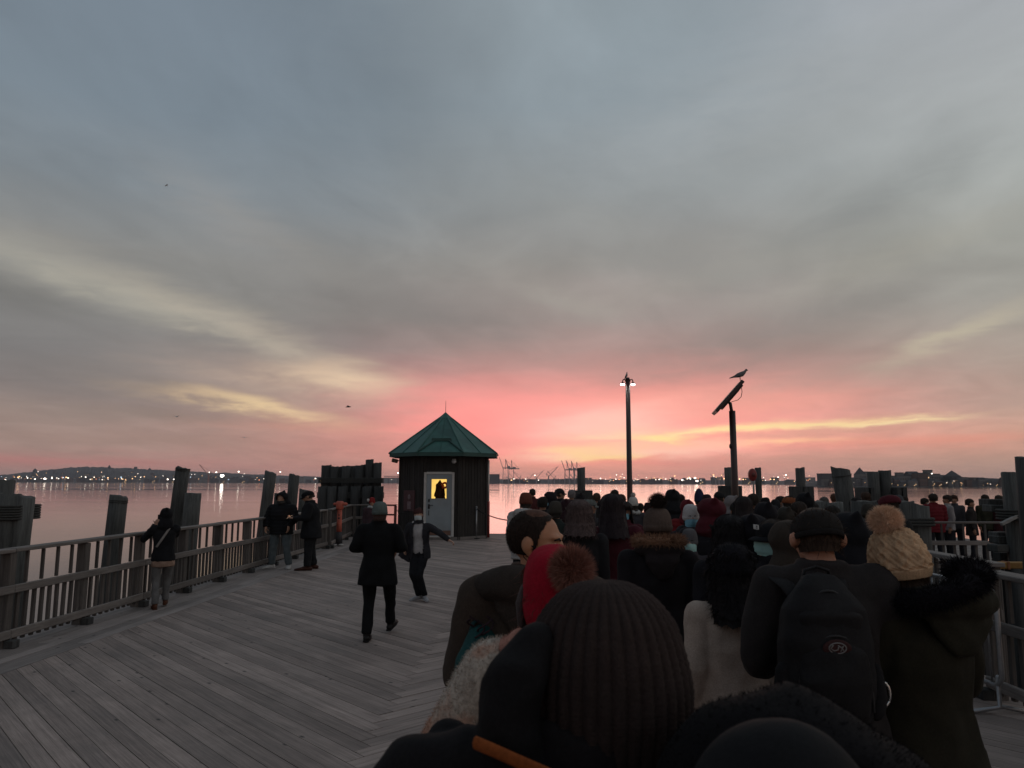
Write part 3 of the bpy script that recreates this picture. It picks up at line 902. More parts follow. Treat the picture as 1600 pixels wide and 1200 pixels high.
for k, (px, py) in enumerate(((1590, 787), (1596, 797), (1606, 836), (1608, 846), (1606, 856))):
    p = at(px, py, 11.5-.1*k); o = mobj('timber', tme, sf, loc=(p.x+.42, p.y, p.z)); o.rotation_euler = (0, rb.uniform(-.03, .03), 0)
dm = MB()
for k in range(9):
    p0 = at(1566+k*7, 800, 11.6); p1 = at(1572+k*7, 835, 11.6); dm.loft([p0, p1], [.03, .03], n=6, dome=False)
for k in range(4): p = at(1567+k*14, 870, 11.8); dm.bbox((p.x, p.y, -1.2), (.2, .2, 4.2), bev=.01)
dm.build('strut', m_pileD, sf)
p = at(1590, 806, 10.8); mb = MB(); mb.bbox((0, 0, 0), (.55, .06, .045), rot=Matrix.Rotation(-.45, 3, 'Y'), bev=.005)
mb.build('plank', wood('pale_plank', (.42, .40, .38), (.25, .24, .23), knots=False), sf, loc=p)

# ================================================================== KIOSK
KD = 27.0
kc = at(692, 835, KD); KX, KY = kc.x, KD+0.4
kiosk = thing('kiosk', 'small octagonal dark wooden kiosk with green copper roof and lit door', 'kiosk', (KX, KY, 0))
AP = 1.53                                      # apothem
m_side = wood('kiosk_siding', (0.030, 0.024, 0.021), (0.011, 0.009, 0.008), knots=False, along=(18, 18, 1.0))
m_copper = surf('patina_copper', (0.034, 0.108, 0.093), 0.55, 0.3, 2.2, 0.25, 30, metal=0.15, dirt=(0.012, 0.045, 0.042), dirt_amt=.7)
m_copd = surf('patina_copper_dark', (0.018, 0.060, 0.052), 0.6, 0.3, 3, 0.25, 30)
m_trim = surf('door_frame_paint', (0.46, 0.44, 0.42), 0.6, 0.1, 5, 0.2, 50, dirt=(.2, .16, .14))
m_door = surf('door_paint', (0.235, 0.265, 0.285), 0.55, 0.08, 2.5, 0.15, 40, dirt=(.12, .10, .09), dirt_amt=.35)
WALL_H = 2.86
def oct_pt(r, k, z): a = math.radians(-90+22.5+45*k); return Vector((r*math.cos(a), r*math.sin(a), z))
RC = AP/math.cos(math.radians(22.5)); FW = 2*AP*math.tan(math.radians(22.5))
for k in range(8):                              # eight walls of upright boards, the door is in the one facing us
    ang = math.radians(45*k)
    R = Matrix.Rotation(ang, 4, 'Z')
    mb = MB(); nbd = 9; bw_ = FW/nbd
    for i in range(nbd):
        x = -FW/2+bw_*(i+.5); zb = 0.04
        h0, h1 = zb, WALL_H
        dz = rb.uniform(-.003, .003)
        def bd(a, b_, xx=x, ww=bw_*0.90):
            mb.box((xx, -AP+dz, (a+b_)/2), (ww, .035, b_-a))
        if k == 0:
            x0, x1 = -0.575, 0.475
            bd(2.338, h1)
            l_, r_ = x-bw_*.45, x+bw_*.45
            if l_ < x0: bd(h0, 2.335, (l_+min(r_, x0))/2, min(r_, x0)-l_)
            if r_ > x1: bd(h0, 2.335, (r_+max(l_, x1))/2, r_-max(l_, x1))
        else: bd(h0, h1)
    mb.box((0, -AP+.045, WALL_H/2), (FW-.05, .03, WALL_H)) if k else None
    if k == 0:
        mb.box((0, -AP+.045, 2.59), (FW-.05, .03, .54))
        mb.box((-.60, -AP+.045, 1.16), (.06, .03, 2.3)); mb.box((.53, -AP+.045, 1.16), (.14, .03, 2.3))
    o = mb.build('wall', m_side, kiosk); o.rotation_euler = (0, 0, ang)
mb = MB()
for k in range(8):
    p = oct_pt(RC+.01, k, 0); mb.box((p.x, p.y, WALL_H/2), (.09, .09, WALL_H), rot=Matrix.Rotation(math.radians(22.5+45*k), 3, 'Z'))
mb.build('corner_post', m_side, kiosk)
mb = MB(); vs = [oct_pt(RC+.06, k, z) for z in (0.004, .10) for k in range(8)]
mb.add(vs, [tuple(range(8))[::-1], tuple(range(8, 16))]+[(k, (k+1) % 8, 8+(k+1) % 8, 8+k) for k in range(8)])
mb.build('plinth', surf('kiosk_plinth', (.16, .14, .13), .9, .2, 4), kiosk)
# roof: eight copper panels, ridges, fascia
RE, ZE, ZA = 1.93/math.cos(math.radians(22.5)), 2.99, 4.50
roof_parent = kiosk
for k in range(8):
    a, b_ = oct_pt(RE, k-1, ZE), oct_pt(RE, k, ZE); ap = Vector((0, 0, ZA))
    mb = MB(); nn = (b_-a).cross(ap-a).normalized()
    mb.add([a, b_, ap, a-nn*.03, b_-nn*.03, ap-nn*.03-Vector((0, 0, .02))], [(0, 1, 2), (3, 5, 4), (0, 3, 4, 1)])
    for u in (0.5,):                                # standing seams
        p0 = a.lerp(b_, u); q = p0.lerp(ap, .92); mb.loft([p0+nn*.01, q+nn*.01], [.014, .010], n=6, dome=False)
    mb.build('roof_panel', m_copper, kiosk)
    mb = MB(); mb.loft([b_, b_.lerp(ap, .97)], [.036, .028], n=8, dome=True); mb.build('ridge_cap', m_copper, kiosk, True)
    mb = MB(); f0, f1 = oct_pt(RE-.01, k-1, ZE), oct_pt(RE-.01, k, ZE); dn = Vector((0, 0, -.13)); inn = (Vector((0, 0, ZE))-(f0+f1)/2).normalized()*.03
    mb.add([f0, f1, f1+dn, f0+dn, f0+inn, f1+inn, f1+dn+inn, f0+dn+inn], [(0, 3, 2, 1), (4, 5, 6, 7), (3, 7, 6, 2)])
    mb.build('fascia', m_copd, kiosk)
mb = MB(); vs = [oct_pt(RE-.04, k, ZE-.125) for k in range(8)]+[oct_pt(RC-.05, k, ZE-.125) for k in range(8)]
mb.add(vs, [((k+1) % 8, k, 8+k, 8+(k+1) % 8) for k in range(8)]); mb.build('soffit', m_side, kiosk)
mb = MB(); vs = [oct_pt(.30, k, ZA-.20) for k in range(8)]+[Vector((0, 0, ZA+.06))]+[oct_pt(.30, k, ZA-.235) for k in range(8)]
mb.add(vs, [(k, (k+1) % 8, 8) for k in range(8)]+[(9+k, 9+(k+1) % 8, (k+1) % 8, k) for k in range(8)]); mb.build('apex_cap', m_copper, kiosk)
mb = MB(); mb.cyl((0, 0, ZA), (0, 0, ZA+.48), .010, .006, n=8); mb.build('lightning_rod', m_iron, kiosk, True)
# rain diverter over the door: two slanting strips and a level one
a, b_, ap = oct_pt(RE, 7, ZE), oct_pt(RE, 0, ZE), Vector((0, 0, ZA))
nn = (b_-a).cross(ap-a).normalized()
def on(u, v): return a.lerp(b_, u).lerp(ap, v)+nn*.03
mb = MB(); mb.loft([on(.03, .02), on(.27, .26)], [.03, .03], n=6); mb.loft([on(.97, .02), on(.73, .26)], [.03, .03], n=6)
p0, p1 = on(.20, .29), on(.80, .29); mb.box((p0+p1)/2, ((p1-p0).length, .10, .10)); mb.build('rain_diverter', m_copd, kiosk)
# door
DX = -0.03; DZ0, DZ1 = .14, 2.24
door = MB()
wz0, wz1, wx0, wx1 = 1.38, 2.10, -.31, .27      # window opening in the door leaf
lx0, lx1 = -.46, .42
for (x0, x1, z0, z1) in ((lx0, wx0, DZ0, DZ1), (wx1, lx1, DZ0, DZ1), (wx0, wx1, DZ0, wz0), (wx0, wx1, wz1, DZ1)):
    door.box(((x0+x1)/2+DX, -AP-.012, (z0+z1)/2), (x1-x0, .045, z1-z0))
dr = door.build('door', m_door, kiosk)
mb = MB()
for x in (lx0-.045, lx1+.045): mb.bbox((x+DX, -AP-.02, (DZ0+DZ1)/2+.02), (.085, .085, DZ1-DZ0+.10), bev=.008)
mb.bbox((DX-.02, -AP-.02, DZ1+.040), (lx1-lx0+.02-.02, .083, .085), bev=.008); mb.bbox((DX-.02, -AP-.03, DZ0-.025), (lx1-lx0+.0, .10, .045), bev=.008)
mb.build('door_frame', m_trim, kiosk)
mb = MB()
for (x0, x1, z0, z1) in ((wx0, wx0+.03, wz0, wz1), (wx1-.03, wx1, wz0, wz1), (wx0+.03, wx1-.03, wz0, wz0+.03), (wx0+.03, wx1-.03, wz1-.03, wz1)):
    mb.box(((x0+x1)/2+DX, -AP-.030, (z0+z1)/2), (x1-x0, .03, z1-z0))
mb.build('window_frame', surf('window_frame', (.30, .30, .28), .6), dr)
mg, ng, bg_ = new_mat('window_glass'); bg_.inputs['Transmission Weight'].default_value = 1.0; bg_.inputs['Roughness'].default_value = .03; bg_.inputs['IOR'].default_value = 1.02
mb = MB(); mb.box(((wx0+wx1)/2+DX, -AP-.015, (wz0+wz1)/2), (wx1-wx0-.05, .006, wz1-wz0-.05)); mb.build('pane', mg, dr)
mb = MB()
for z, w_, h_ in ((1.34, .05, .10), (1.14, .06, .16)): mb.bbox((lx0+.10+DX, -AP-.05, z), (w_, .03, h_), bev=.006)
mb.loft([(lx0+.10+DX, -AP-.10, 1.18), (lx0+.24+DX, -AP-.10, 1.18)], [.014, .012], n=8)
mb.loft([(lx0+.10+DX, -AP-.05, 1.0), (lx0+.10+DX, -AP-.09, .92), (lx0+.10+DX, -AP-.05, .84)], [.012]*3, n=8)
mb.build('handle', m_iron, dr, True)
mb = MB(); mb.box((DX-.02, -AP-.036, .24), (.84, .004, .16)); mb.build('kick_plate', surf('rusty_plate', (.14, .07, .05), .7, .4, 8), dr)
# inside: back wall emits the lamplight itself, a dark coat on a hook and an orange float
mb = MB(); mb.box((DX, -AP+.75, 1.75), (1.3, .03, 1.1)); mb.build('inner_wall', emit('glowing_back_wall', (1.0, .62, .14), 1.35), kiosk)
me = MB(); me.loft([(DX-.03, -AP+.35, 2.02), (DX-.03, -AP+.35, 1.90), (DX-.02, -AP+.35, 1.60), (DX-.01, -AP+.35, 1.35)], [(.03, .03), (.09, .06), (.15, .08), (.19, .08)], n=12)
me.loft([(DX-.12, -AP+.32, 1.88), (DX-.17, -AP+.30, 1.5)], [.04, .05], n=8); me.loft([(DX+.08, -AP+.32, 1.85), (DX+.11, -AP+.30, 1.5)], [.04, .05], n=8)
cm = remesh(me, 'hung_coat', .015, 2); folds(cm, .02, (9, 9, 4), 4); cm.materials.append(cloth((.060, .028, .010)))
o = mobj('hung_coat', cm, None); o.parent = None; o.location = (KX, KY, 0); tag(o, 'dark coat hanging inside the kiosk behind the lit door window', 'coat')
mb = MB()
for k in range(16):
    a_ = 2*PI*k/16; a2 = 2*PI*(k+1)/16
    mb.loft([(DX+.15+.085*math.cos(a_), -AP+.22, 1.86+.085*math.sin(a_)), (DX+.15+.085*math.cos(a2), -AP+.22, 1.86+.085*math.sin(a2))], [.038, .038], n=8, hint=(0, 1, 0))
o = mb.build('lifebuoy', surf('buoy_orange', (.75, .12, .02), .6), None, True); o.location = (KX, KY, 0); tag(o, 'orange lifebuoy seen through the lit kiosk window', 'lifebuoy')
lp = bpy.data.lights.new('kiosk_bulb', 'POINT'); lp.energy = 9; lp.color = (1, .66, .30); lp.shadow_soft_size = .08
lo = bpy.data.objects.new('kiosk_bulb', lp); C.objects.link(lo); lo.location = (KX-.1, KY-AP+.45, 2.35)
# fittings on the walls
fl = MB(); fl.bbox((-AP-.22, -.62, 2.73), (.20, .26, .14), rot=Matrix.Rotation(.25, 3, 'Y'), bev=.02); fl.loft([(-AP-.12, -.62, 2.74), (-AP+.02, -.62, 2.70)], [.02, .02], n=6)
fl.build('flood_lamp', surf('lamp_bronze', (.10, .065, .04), .5), kiosk)
mb = MB(); mb.ball((.46, -AP-.10, 2.68), (.085, .085, .075)); mb.bbox((.46, -AP-.04, 2.74), (.13, .08, .07)); mb.build('camera_dome', surf('camera_white', (.35, .35, .35), .35), kiosk, True)
R = Matrix.Rotation(math.radians(-45), 4, 'Z')
mb = MB(); mb.box((-.05, -AP-.03, 1.32), (.62, .03, .72)); o = mb.build('notice_board', surf('board_maroon', (.060, .018, .022), .6, .3, 8), kiosk); o.rotation_euler = (0, 0, math.radians(-45))
mb = MB(); mb.box((-.03, -AP-.050, 1.16), (.20, .008, .26)); mb.ball((-.03, -AP-.058, 1.45), (.08, .012, .09)); o = mb.build('notice', surf('faded_notice', (.16, .11, .12), .7, .5, 20), kiosk); o.rotation_euler = (0, 0, math.radians(-45))
mb = MB(); mb.cyl((AP+.10, -.55, 1.30), (AP+.10, -.55, 2.76), .035, n=10); mb.build('white_pipe', surf('pipe_white', (.55, .52, .50), .5), kiosk, True)
mb = MB(); mb.cyl((AP+.10, -.55, .02), (AP+.10, -.55, 1.295), .05, n=10); mb.build('red_pipe', surf('pipe_red', (.22, .035, .03), .5, .3, 8), kiosk, True)

# chain barrier between the kiosk and the crowd
def chain_post(px, py_top, py_base, label):
    g_ = ground(px, py_base); t = thing('chain_post', label, 'post', g_, 0, 'posts of the chain barrier')
    h = at(px, py_top, g_.y).z
    mb = MB(); mb.cyl((0, 0, .02), (0, 0, h), .032, n=12); mb.build('pole', m_galv, t, True)
    mb = MB(); mb.cyl((0, 0, 0), (0, 0, .035), .13, n=16); mb.build('foot', m_iron, t, True)
    mb = MB(); mb.ball((0, 0, h+.03), .042); mb.build('knob', m_galv, t, True)
    return Vector((g_.x, g_.y, h))
pA = chain_post(744, 794, 842, 'grey chain post in front of the right wall of the kiosk')
pB = chain_post(806, 812, 856, 'grey chain post at the left end of the waiting crowd')
def chain(label, A, B, sag):
    A, B = Vector(A), Vector(B); n = max(8, int((B-A).length/.055)); mb = MB()
    P = [A.lerp(B, i/n)-Vector((0, 0, sag*4*(i/n)*(1-i/n))) for i in range(n+1)]
    for i in range(n):
        d = (P[i+1]-P[i]); m_ = (P[i]+P[i+1])/2; t = d.normalized(); u = t.cross(Vector((0, 0, 1) if i % 2 else (.3, 1, 0))).normalized()
        pts = [m_+t*(math.cos(a)*.034)+u*(math.sin(a)*.017) for a in [2*PI*q/8 for q in range(9)]]
        mb.loft(pts, [.0075]*9, n=5, hint=(.2, .3, 1), dome=False)
    o = mb.build('chain', m_iron, None, True); tag(o, label, 'chain')
chain('chain sagging between the kiosk wall and the post beside it', (KX+.55, KY-AP-.06, 1.10), pA-Vector((0, 0, .03)), .22)
chain('chain running from the kiosk post down to the crowd', pA-Vector((0, 0, .03)), pB-Vector((0, 0, .03)), .10)
g1 = at(620, 797, 25.5); g2 = at(662, 806, 25.4)
chain('chain hanging from the rust red gate towards the kiosk', g1, (KX-AP*.75, KY-AP*.80, 1.0), .12)

# rust red gate frame, orange red standpipe at the end of the railing
gt = thing('gate', 'open rust red steel gate frame between the broad piles and the kiosk', 'gate', (0, 0, 0))
m_rust = surf('rust_red_paint', (.10, .022, .018), .65, .3, 8, .3, 60)
mb = MB(); q0, q1 = at(584, 789, 25.9), at(618, 790, 25.6)
def bar3(mb, a, b_, w_=.07):
    a, b_ = Vector(a), Vector(b_); mb.loft([a, b_], [w_/2*1.3, w_/2*1.3], n=4, hint=(0.7, 0.7, 0) if abs((b_-a).normalized().z) > .8 else (0, .7, .7), dome=False)
for z in (q0.z, q0.z-.32, .12): mb2 = MB(); bar3(mb2, (q0.x, q0.y, z), (q1.x, q1.y, z), .06); mb2.build('bar', m_rust, gt)
for u in (0, 1): mb2 = MB(); p = q0.lerp(q1, u); bar3(mb2, (p.x, p.y, 0), (p.x, p.y, q0.z+.03), .09); mb2.build('upright', m_rust, gt)
gs = ground(529, 853); sp_ = thing('standpipe', 'orange red standpipe with a flanged head at the end of the left railing', 'standpipe', gs)
m_or = surf('faded_orange', (.42, .085, .050), .6, .3, 7, .3, 50)
h = at(529, 783, gs.y).z
mb = MB(); mb.loft([(0, 0, .42), (0, 0, .6), (0, 0, h-.20)], [.085, .08, .075], n=14, dome=False); mb.build('riser', m_or, sp_, True)
mb = MB(); mb.loft([(0, 0, h-.26), (0, 0, h-.22), (0, 0, h-.02), (0, 0, h)], [.085, .12, .115, .09], n=14, dome=False); mb.loft([(0, 0, h-.09), (.2, -.05, h-.09)], [.05, .055], n=10); mb.loft([(0, 0, h-.09), (-.17, 0, h-.09)], [.04, .045], n=10); mb.build('head', m_or, sp_, True)
mb = MB(); mb.ball((.0, -.075, h-.52), (.03, .015, .03)); mb.ball((.0, -.075, h-.42), (.02, .012, .03)); mb.build('gauge', m_iron, sp_, True)
mb = MB(); mb.cyl((0, 0, .03), (0, 0, .43), .12, .10, n=14); mb.build('lower_sleeve', surf('sleeve_dark', (.025, .022, .024), .7), sp_, True)
for sx in (-1, 1):
    mb = MB(); mb.ball((sx*.085, -.06, .035), (.085, .13, .04), 12, 6); mb.build('foot_flange', surf('flange_pale', (.35, .33, .32), .7), sp_, True)

# ================================================================== LAMP POST AND SOLAR LIGHT, BIRDS
LD = 28.4; lt = at(979.6, 594, LD)
lamp = thing('lamp_post', 'tall slim dark lamp post with two lit bell lamps', 'lamp post', (lt.x+.03, LD, 0))
m_pole = surf('pole_brown', (.030, .012, .010), .45, .2, 3, .1, 40)
mb = MB(); mb.loft([(0, 0, 0), (0, 0, 1.0), (0, 0, lt.z)], [.125, .11, .085], n=14, dome=False); mb.build('pole', m_pole, lamp, True)
mb = MB(); mb.cyl((0, 0, lt.z), (0, 0, lt.z+.10), .09, .07, n=14); mb.build('pole_cap', m_pole, lamp, True)
mb = MB(); mb.loft([(0, 0, .01), (0, 0, .2)], [.2, .16], n=14, dome=False); mb.build('base', m_pole, lamp, True)
for sx in (-1, 1):
    mb = MB(); pts = [(sx*.06, 0, lt.z-.10), (sx*.10, 0, lt.z+.02), (sx*.17, 0, lt.z+.03), (sx*.20, 0, lt.z-.05), (sx*.20, 0, lt.z-.11)]
    mb.loft(pts, [.022]*5, n=8, hint=(0, 1, 0)); mb.build('lamp_arm', m_pole, lamp, True)
    mb = MB(); mb.loft([(sx*.20, 0, lt.z-.09), (sx*.20, 0, lt.z-.12), (sx*.20, 0, lt.z-.155)], [.04, .08, .115], n=16, dome=False); o = mb.build('lamp_shade', m_pole, lamp, True)
    mb = MB(); mb.ball((sx*.20, 0, lt.z-.165), (.085, .085, .045), 14, 8); mb.build('bulb', emit('lamp_white', (1.0, .96, .90), 14), o, True)
SD = 15.5; s_top = at(1143.8, 640, SD); s_b = at(1144, 642, SD)
sol = thing('solar_light', 'dark pole carrying a tilted solar panel above the crowd', 'solar panel', (s_b.x, SD, 0))
mb = MB(); mb.loft([(0.0, 0, 0), (0, 0, s_b.z)], [.072, .066], n=14, dome=False); mb.ball((-.075, -.02, 2.72), (.02, .03, .05)); mb.build('pole', m_pole, sol, True)
nk = at(1141, 629, SD); nkk = at(1134, 625, SD)
mb = MB(); b0 = Vector((s_b.x, SD, 0)); mb.loft([(0, 0, s_b.z-.1), nk-b0-Vector((0, 0, .02)), nkk-b0], [.036, .036, .034], n=10); mb.build('bracket', m_pole, sol, True)
pa, pb = at(1117, 645, SD), at(1157, 598.5, SD); mid = (pa+pb)/2-b0; Lp = (pb-pa).length
ang = math.atan2(pb.z-pa.z, pb.x-pa.x)
RP = Matrix.Rotation(math.radians(-9.2), 3, 'Z') @ Matrix.Rotation(-ang, 3, 'Y')
mb = MB(); mb.bbox(mid, (Lp, .70, .075), rot=RP, bev=.008); o = mb.build('panel', surf('panel_frame', (.035, .018, .018), .4, .2, 5, .05), sol)
nv = RP @ Vector((0, 0, 1))
mb = MB()
for i in range(6):
    for j in range(4): mb.box(mid+nv*.030+RP @ Vector(((i-2.5)*Lp/6.3, (j-1.5)*.17, 0)), (Lp/6.6, .16, .006), rot=RP)
o2 = mb.build('solar_cell', surf('solar_cell_blue', (.010, .012, .030), .35, .2, 12, 0), o)
mb = MB(); mb.bbox(mid-nv*.055+RP @ Vector((.0, 0, 0)), (Lp*.62, .22, .05), rot=RP, bev=.01); mb.bbox(mid-nv*.05+RP @ Vector((Lp*.39, 0, 0)), (.14, .14, .05), rot=RP, bev=.01); mb.build('mount', m_pole, o)
mb = MB(); P_ = [at(x, y, SD)-b0 for x, y in ((1158, 602), (1159.5, 612), (1158, 620), (1153, 625), (1146, 627), (1143, 628))]; mb.loft(P_, [.007]*6, n=6, hint=(0, 1, 0)); mb.build('cable', m_iron, sol, True)

def bird(name, label, loc, L, rz, tilt, colr, back, wings=False):
    """standing bird: one skin from tail to beak, plus wings folded, legs"""
    t = thing(name, label, 'bird', loc, rz)
    mb = MB()
    mb.loft([(-.50, 0, .10), (-.30, 0, .15), (-.08, 0, .22), (.14, 0, .28), (.26, 0, .36), (.33, 0, .43)], [(.045, .02), (.06, .035), (.11, .10), (.115, .115), (.075, .075), (.05, .05)], n=12, hint=(0, 1, 0))
    mb.ball((.355, 0, .455), (.062, .052, .055)); mb.loft([(.39, 0, .45), (.46, 0, .435)], [.022, .008], n=8)
    me = remesh(mb, 'bird', .016, 2)
    me.transform(Matrix.Scale(L, 4) @ Matrix.Diagonal((1, 1.1, 1.12, 1))); me.materials.append(surf(name+'_feathers', colr, .8, .35, 18, .4, 80)); me.shade_smooth()
    mobj('body', me, t).rotation_euler = (0, -tilt, 0)
    for s in (-1, 1):
        mb = MB(); mb.loft([(.16*L, s*.09*L, .30*L), (0, s*.115*L, .25*L), (-.25*L, s*.07*L, .19*L), (-.48*L, s*.02*L, .13*L)], [(.05*L, .018*L), (.075*L, .02*L), (.05*L, .015*L), (.012*L, .006*L)], n=10, hint=(0, 0, 1))
        mb.build('wing', surf(name+'_wing', back, .8, .35, 18, .3, 80), t, True).rotation_euler = (0, -tilt, 0)
        mb = MB(); mb.loft([(.02*L, s*.04*L, .17*L), (.03*L, s*.04*L, .0)], [.012*L, .010*L], n=6); mb.loft([(.03*L, s*.04*L, .006*L), (.10*L, s*.045*L, .006*L)], [.012*L, .006*L], n=6); mb.build('leg', surf('bird_leg', (.2, .09, .06), .6), t, True)
    return t
p = at(1157, 597, SD-.0); bird('pigeon', 'grey pigeon perched on the top edge of the tilted solar panel', (p.x-.03, p.y-.05, p.z+.03), .43, 0.05, .02, (.13, .12, .125), (.11, .105, .11))
bird('gull', 'small gull standing upright on top of the lamp post', (lt.x+.03, LD, lt.z+.10), .33, -.5, .75, (.30, .28, .28), (.10, .10, .11))
p = at(750.5, 692, KY-.6); bird('starling', 'tiny dark bird perched on the right slope of the kiosk roof', (p.x, p.y, p.z-.03), .17, 2.9, .55, (.03, .03, .03), (.02, .02, .02))
fly = []
for i, (px, py, D, lb_) in enumerate(((544, 636, 60, 'dark gull flying left of the kiosk roof, over the yellow cloud streak'), (260, 290, 90, 'tiny pale gull high in the grey sky at the upper left'), (276, 651, 75, 'tiny pale gull low in the sky below the left yellow streak'), (382, 684, 85, 'tiny gull just above the left shore lights'))):
    t = thing('flying_gull', lb_, 'bird', at(px, py, D), i*.7)
    c_ = (.05, .05, .05) if i == 0 else (.75, .75, .74)
    mb = MB(); mb.loft([(-.2, 0, 0), (0, 0, .02), (.2, 0, .02)], [.02, .06, .03], n=8, hint=(0, 1, 0)); mb.build('body', surf('gull_%s' % ('dark' if i == 0 else 'pale'), c_, .8), t, True)
    for s in (-1, 1):
        mb = MB(); mb.loft([(0, s*.04, .03), (.03, s*.25, .10), (-.05, s*.5, .04)], [(.07, .012), (.06, .01), (.015, .005)], n=6, hint=(1, 0, 0)); mb.build('wing', surf('gull_%s' % ('dark' if i == 0 else 'pale'), c_, .8), t, True)
# red lifebuoy box on the slim pile
p = at(1176, 742, 21.8); lbx = thing('lifebuoy_box', 'round red lifebuoy housing hung on a slim pile behind the crowd', 'lifebuoy', (p.x, p.y, p.z))
mb = MB(); mb.loft([(0, .08, 0), (0, -.02, 0), (0, -.08, 0)], [(.115, .18), (.12, .19), (.09, .14)], n=20, hint=(1, 0, 0), dome=False); mb.build('housing', surf('buoy_red', (.20, .022, .018), .5, .2, 6), lbx, True)
mb = MB(); mb.loft([(0, -.085, 0), (0, -.10, 0)], [.06, .05], n=14, hint=(1, 0, 0), dome=False); mb.build('lid', surf('buoy_red_dark', (.09, .015, .012), .5), lbx, True)
mb = MB(); mb.cyl((.02, .02, -.2), (.02, .02, -1.5), .03, n=8); mb.build('post', surf('thin_post', (.22, .20, .19), .7), lbx, True)
# red railing at the far edge of the pier, glimpsed between heads
rg = thing('red_railing', 'thin red steel railing at the far pier edge between heads', 'railing', (0, 0, 0))
q0, q1 = at(960, 792, 28.6), at(1100, 792, 28.6)
for z in (q0.z, q0.z-.22, q0.z-.5): mb = MB(); mb.loft([(q0.x, q0.y, z), (q1.x, q1.y, z)], [.028, .028], n=6); mb.build('rail', surf('red_paint', (.30, .04, .03), .5), rg)
for k in range(7): x = q0.x+(q1.x-q0.x)*k/6; mb = MB(); mb.cyl((x, q0.y, 0), (x, q0.y, q0.z+.03), .03, n=6); mb.build('post', surf('red_paint', (.30, .04, .03), .5), rg)

# ================================================================== FAR SHORE
m_hill = surf('wooded_hill', (.040, .038, .040), .95, .45, .012, .0)
m_shore = surf('shore_ground', (.045, .040, .038), .95, .4, .02, 0)
def land(name, prof, D0, depth, foot_px):
    """hill from a list of (px, py of skyline); foot at the water's edge, real depth behind"""
    rn = random.Random(len(name))
    mb = MB(); cols = []
    rows = [(0, 0.0), (.10, .04), (.25, .22), (.5, .62), (.8, .93), (1.0, 1.0), (1.3, .8), (1.8, .25), (2.2, -.02)]
    x = prof[0][0]
    while x <= prof[-1][0]:
        for i in range(len(prof)-1):
            if prof[i][0] <= x <= prof[i+1][0]:
                u = (x-prof[i][0])/(prof[i+1][0]-prof[i][0]); py = prof[i][1]*(1-u)+prof[i+1][1]*u; break
        D1 = D0+depth
        top = at(x, py, D1).z-WZ
        col = []
        for (f, hgt) in rows:
            D = D0+depth*f; X_ = at(x, 752, D).x
            nz = mnoise.noise(Vector((X_*.012, D*.012, 0)))*top*.10*(1 if 0.05 < f < 1.8 else 0) + rn.uniform(-1, 1)*top*.03*(1 if f > .05 else 0)
            col.append((X_, D, WZ-.5+(top+.5)*hgt+nz+(1.5 if f > 0 else .0)))
        cols.append(col); x += 3
    n = len(rows)
    vs = [p for c_ in cols for p in c_]
    fs = [(i*n+j, (i+1)*n+j, (i+1)*n+j+1, i*n+j+1) for i in range(len(cols)-1) for j in range(n-1)]
    mb.add(vs, fs); o = mb.build(name, m_hill); tag(o, kind='structure'); return o
land('hill', [(-140, 747), (-60, 745), (0, 742.5), (40, 739), (70, 735), (100, 731.5), (130, 730), (180, 731), (230, 733.5), (275, 735.5), (320, 738), (380, 741), (440, 743.5), (500, 745), (560, 746.5), (620, 747.5), (760, 749)], 4000, 900, 752)
land('far_land', [(740, 748.5), (800, 749), (900, 749), (1000, 750), (1100, 750.5), (1200, 751.5), (1290, 752)], 3800, 500, 753)
land('near_land', [(1255, 757.5), (1290, 751), (1340, 746), (1400, 744), (1460, 744), (1520, 747), (1580, 749), (1660, 750), (1760, 751)], 1150, 160, 760)

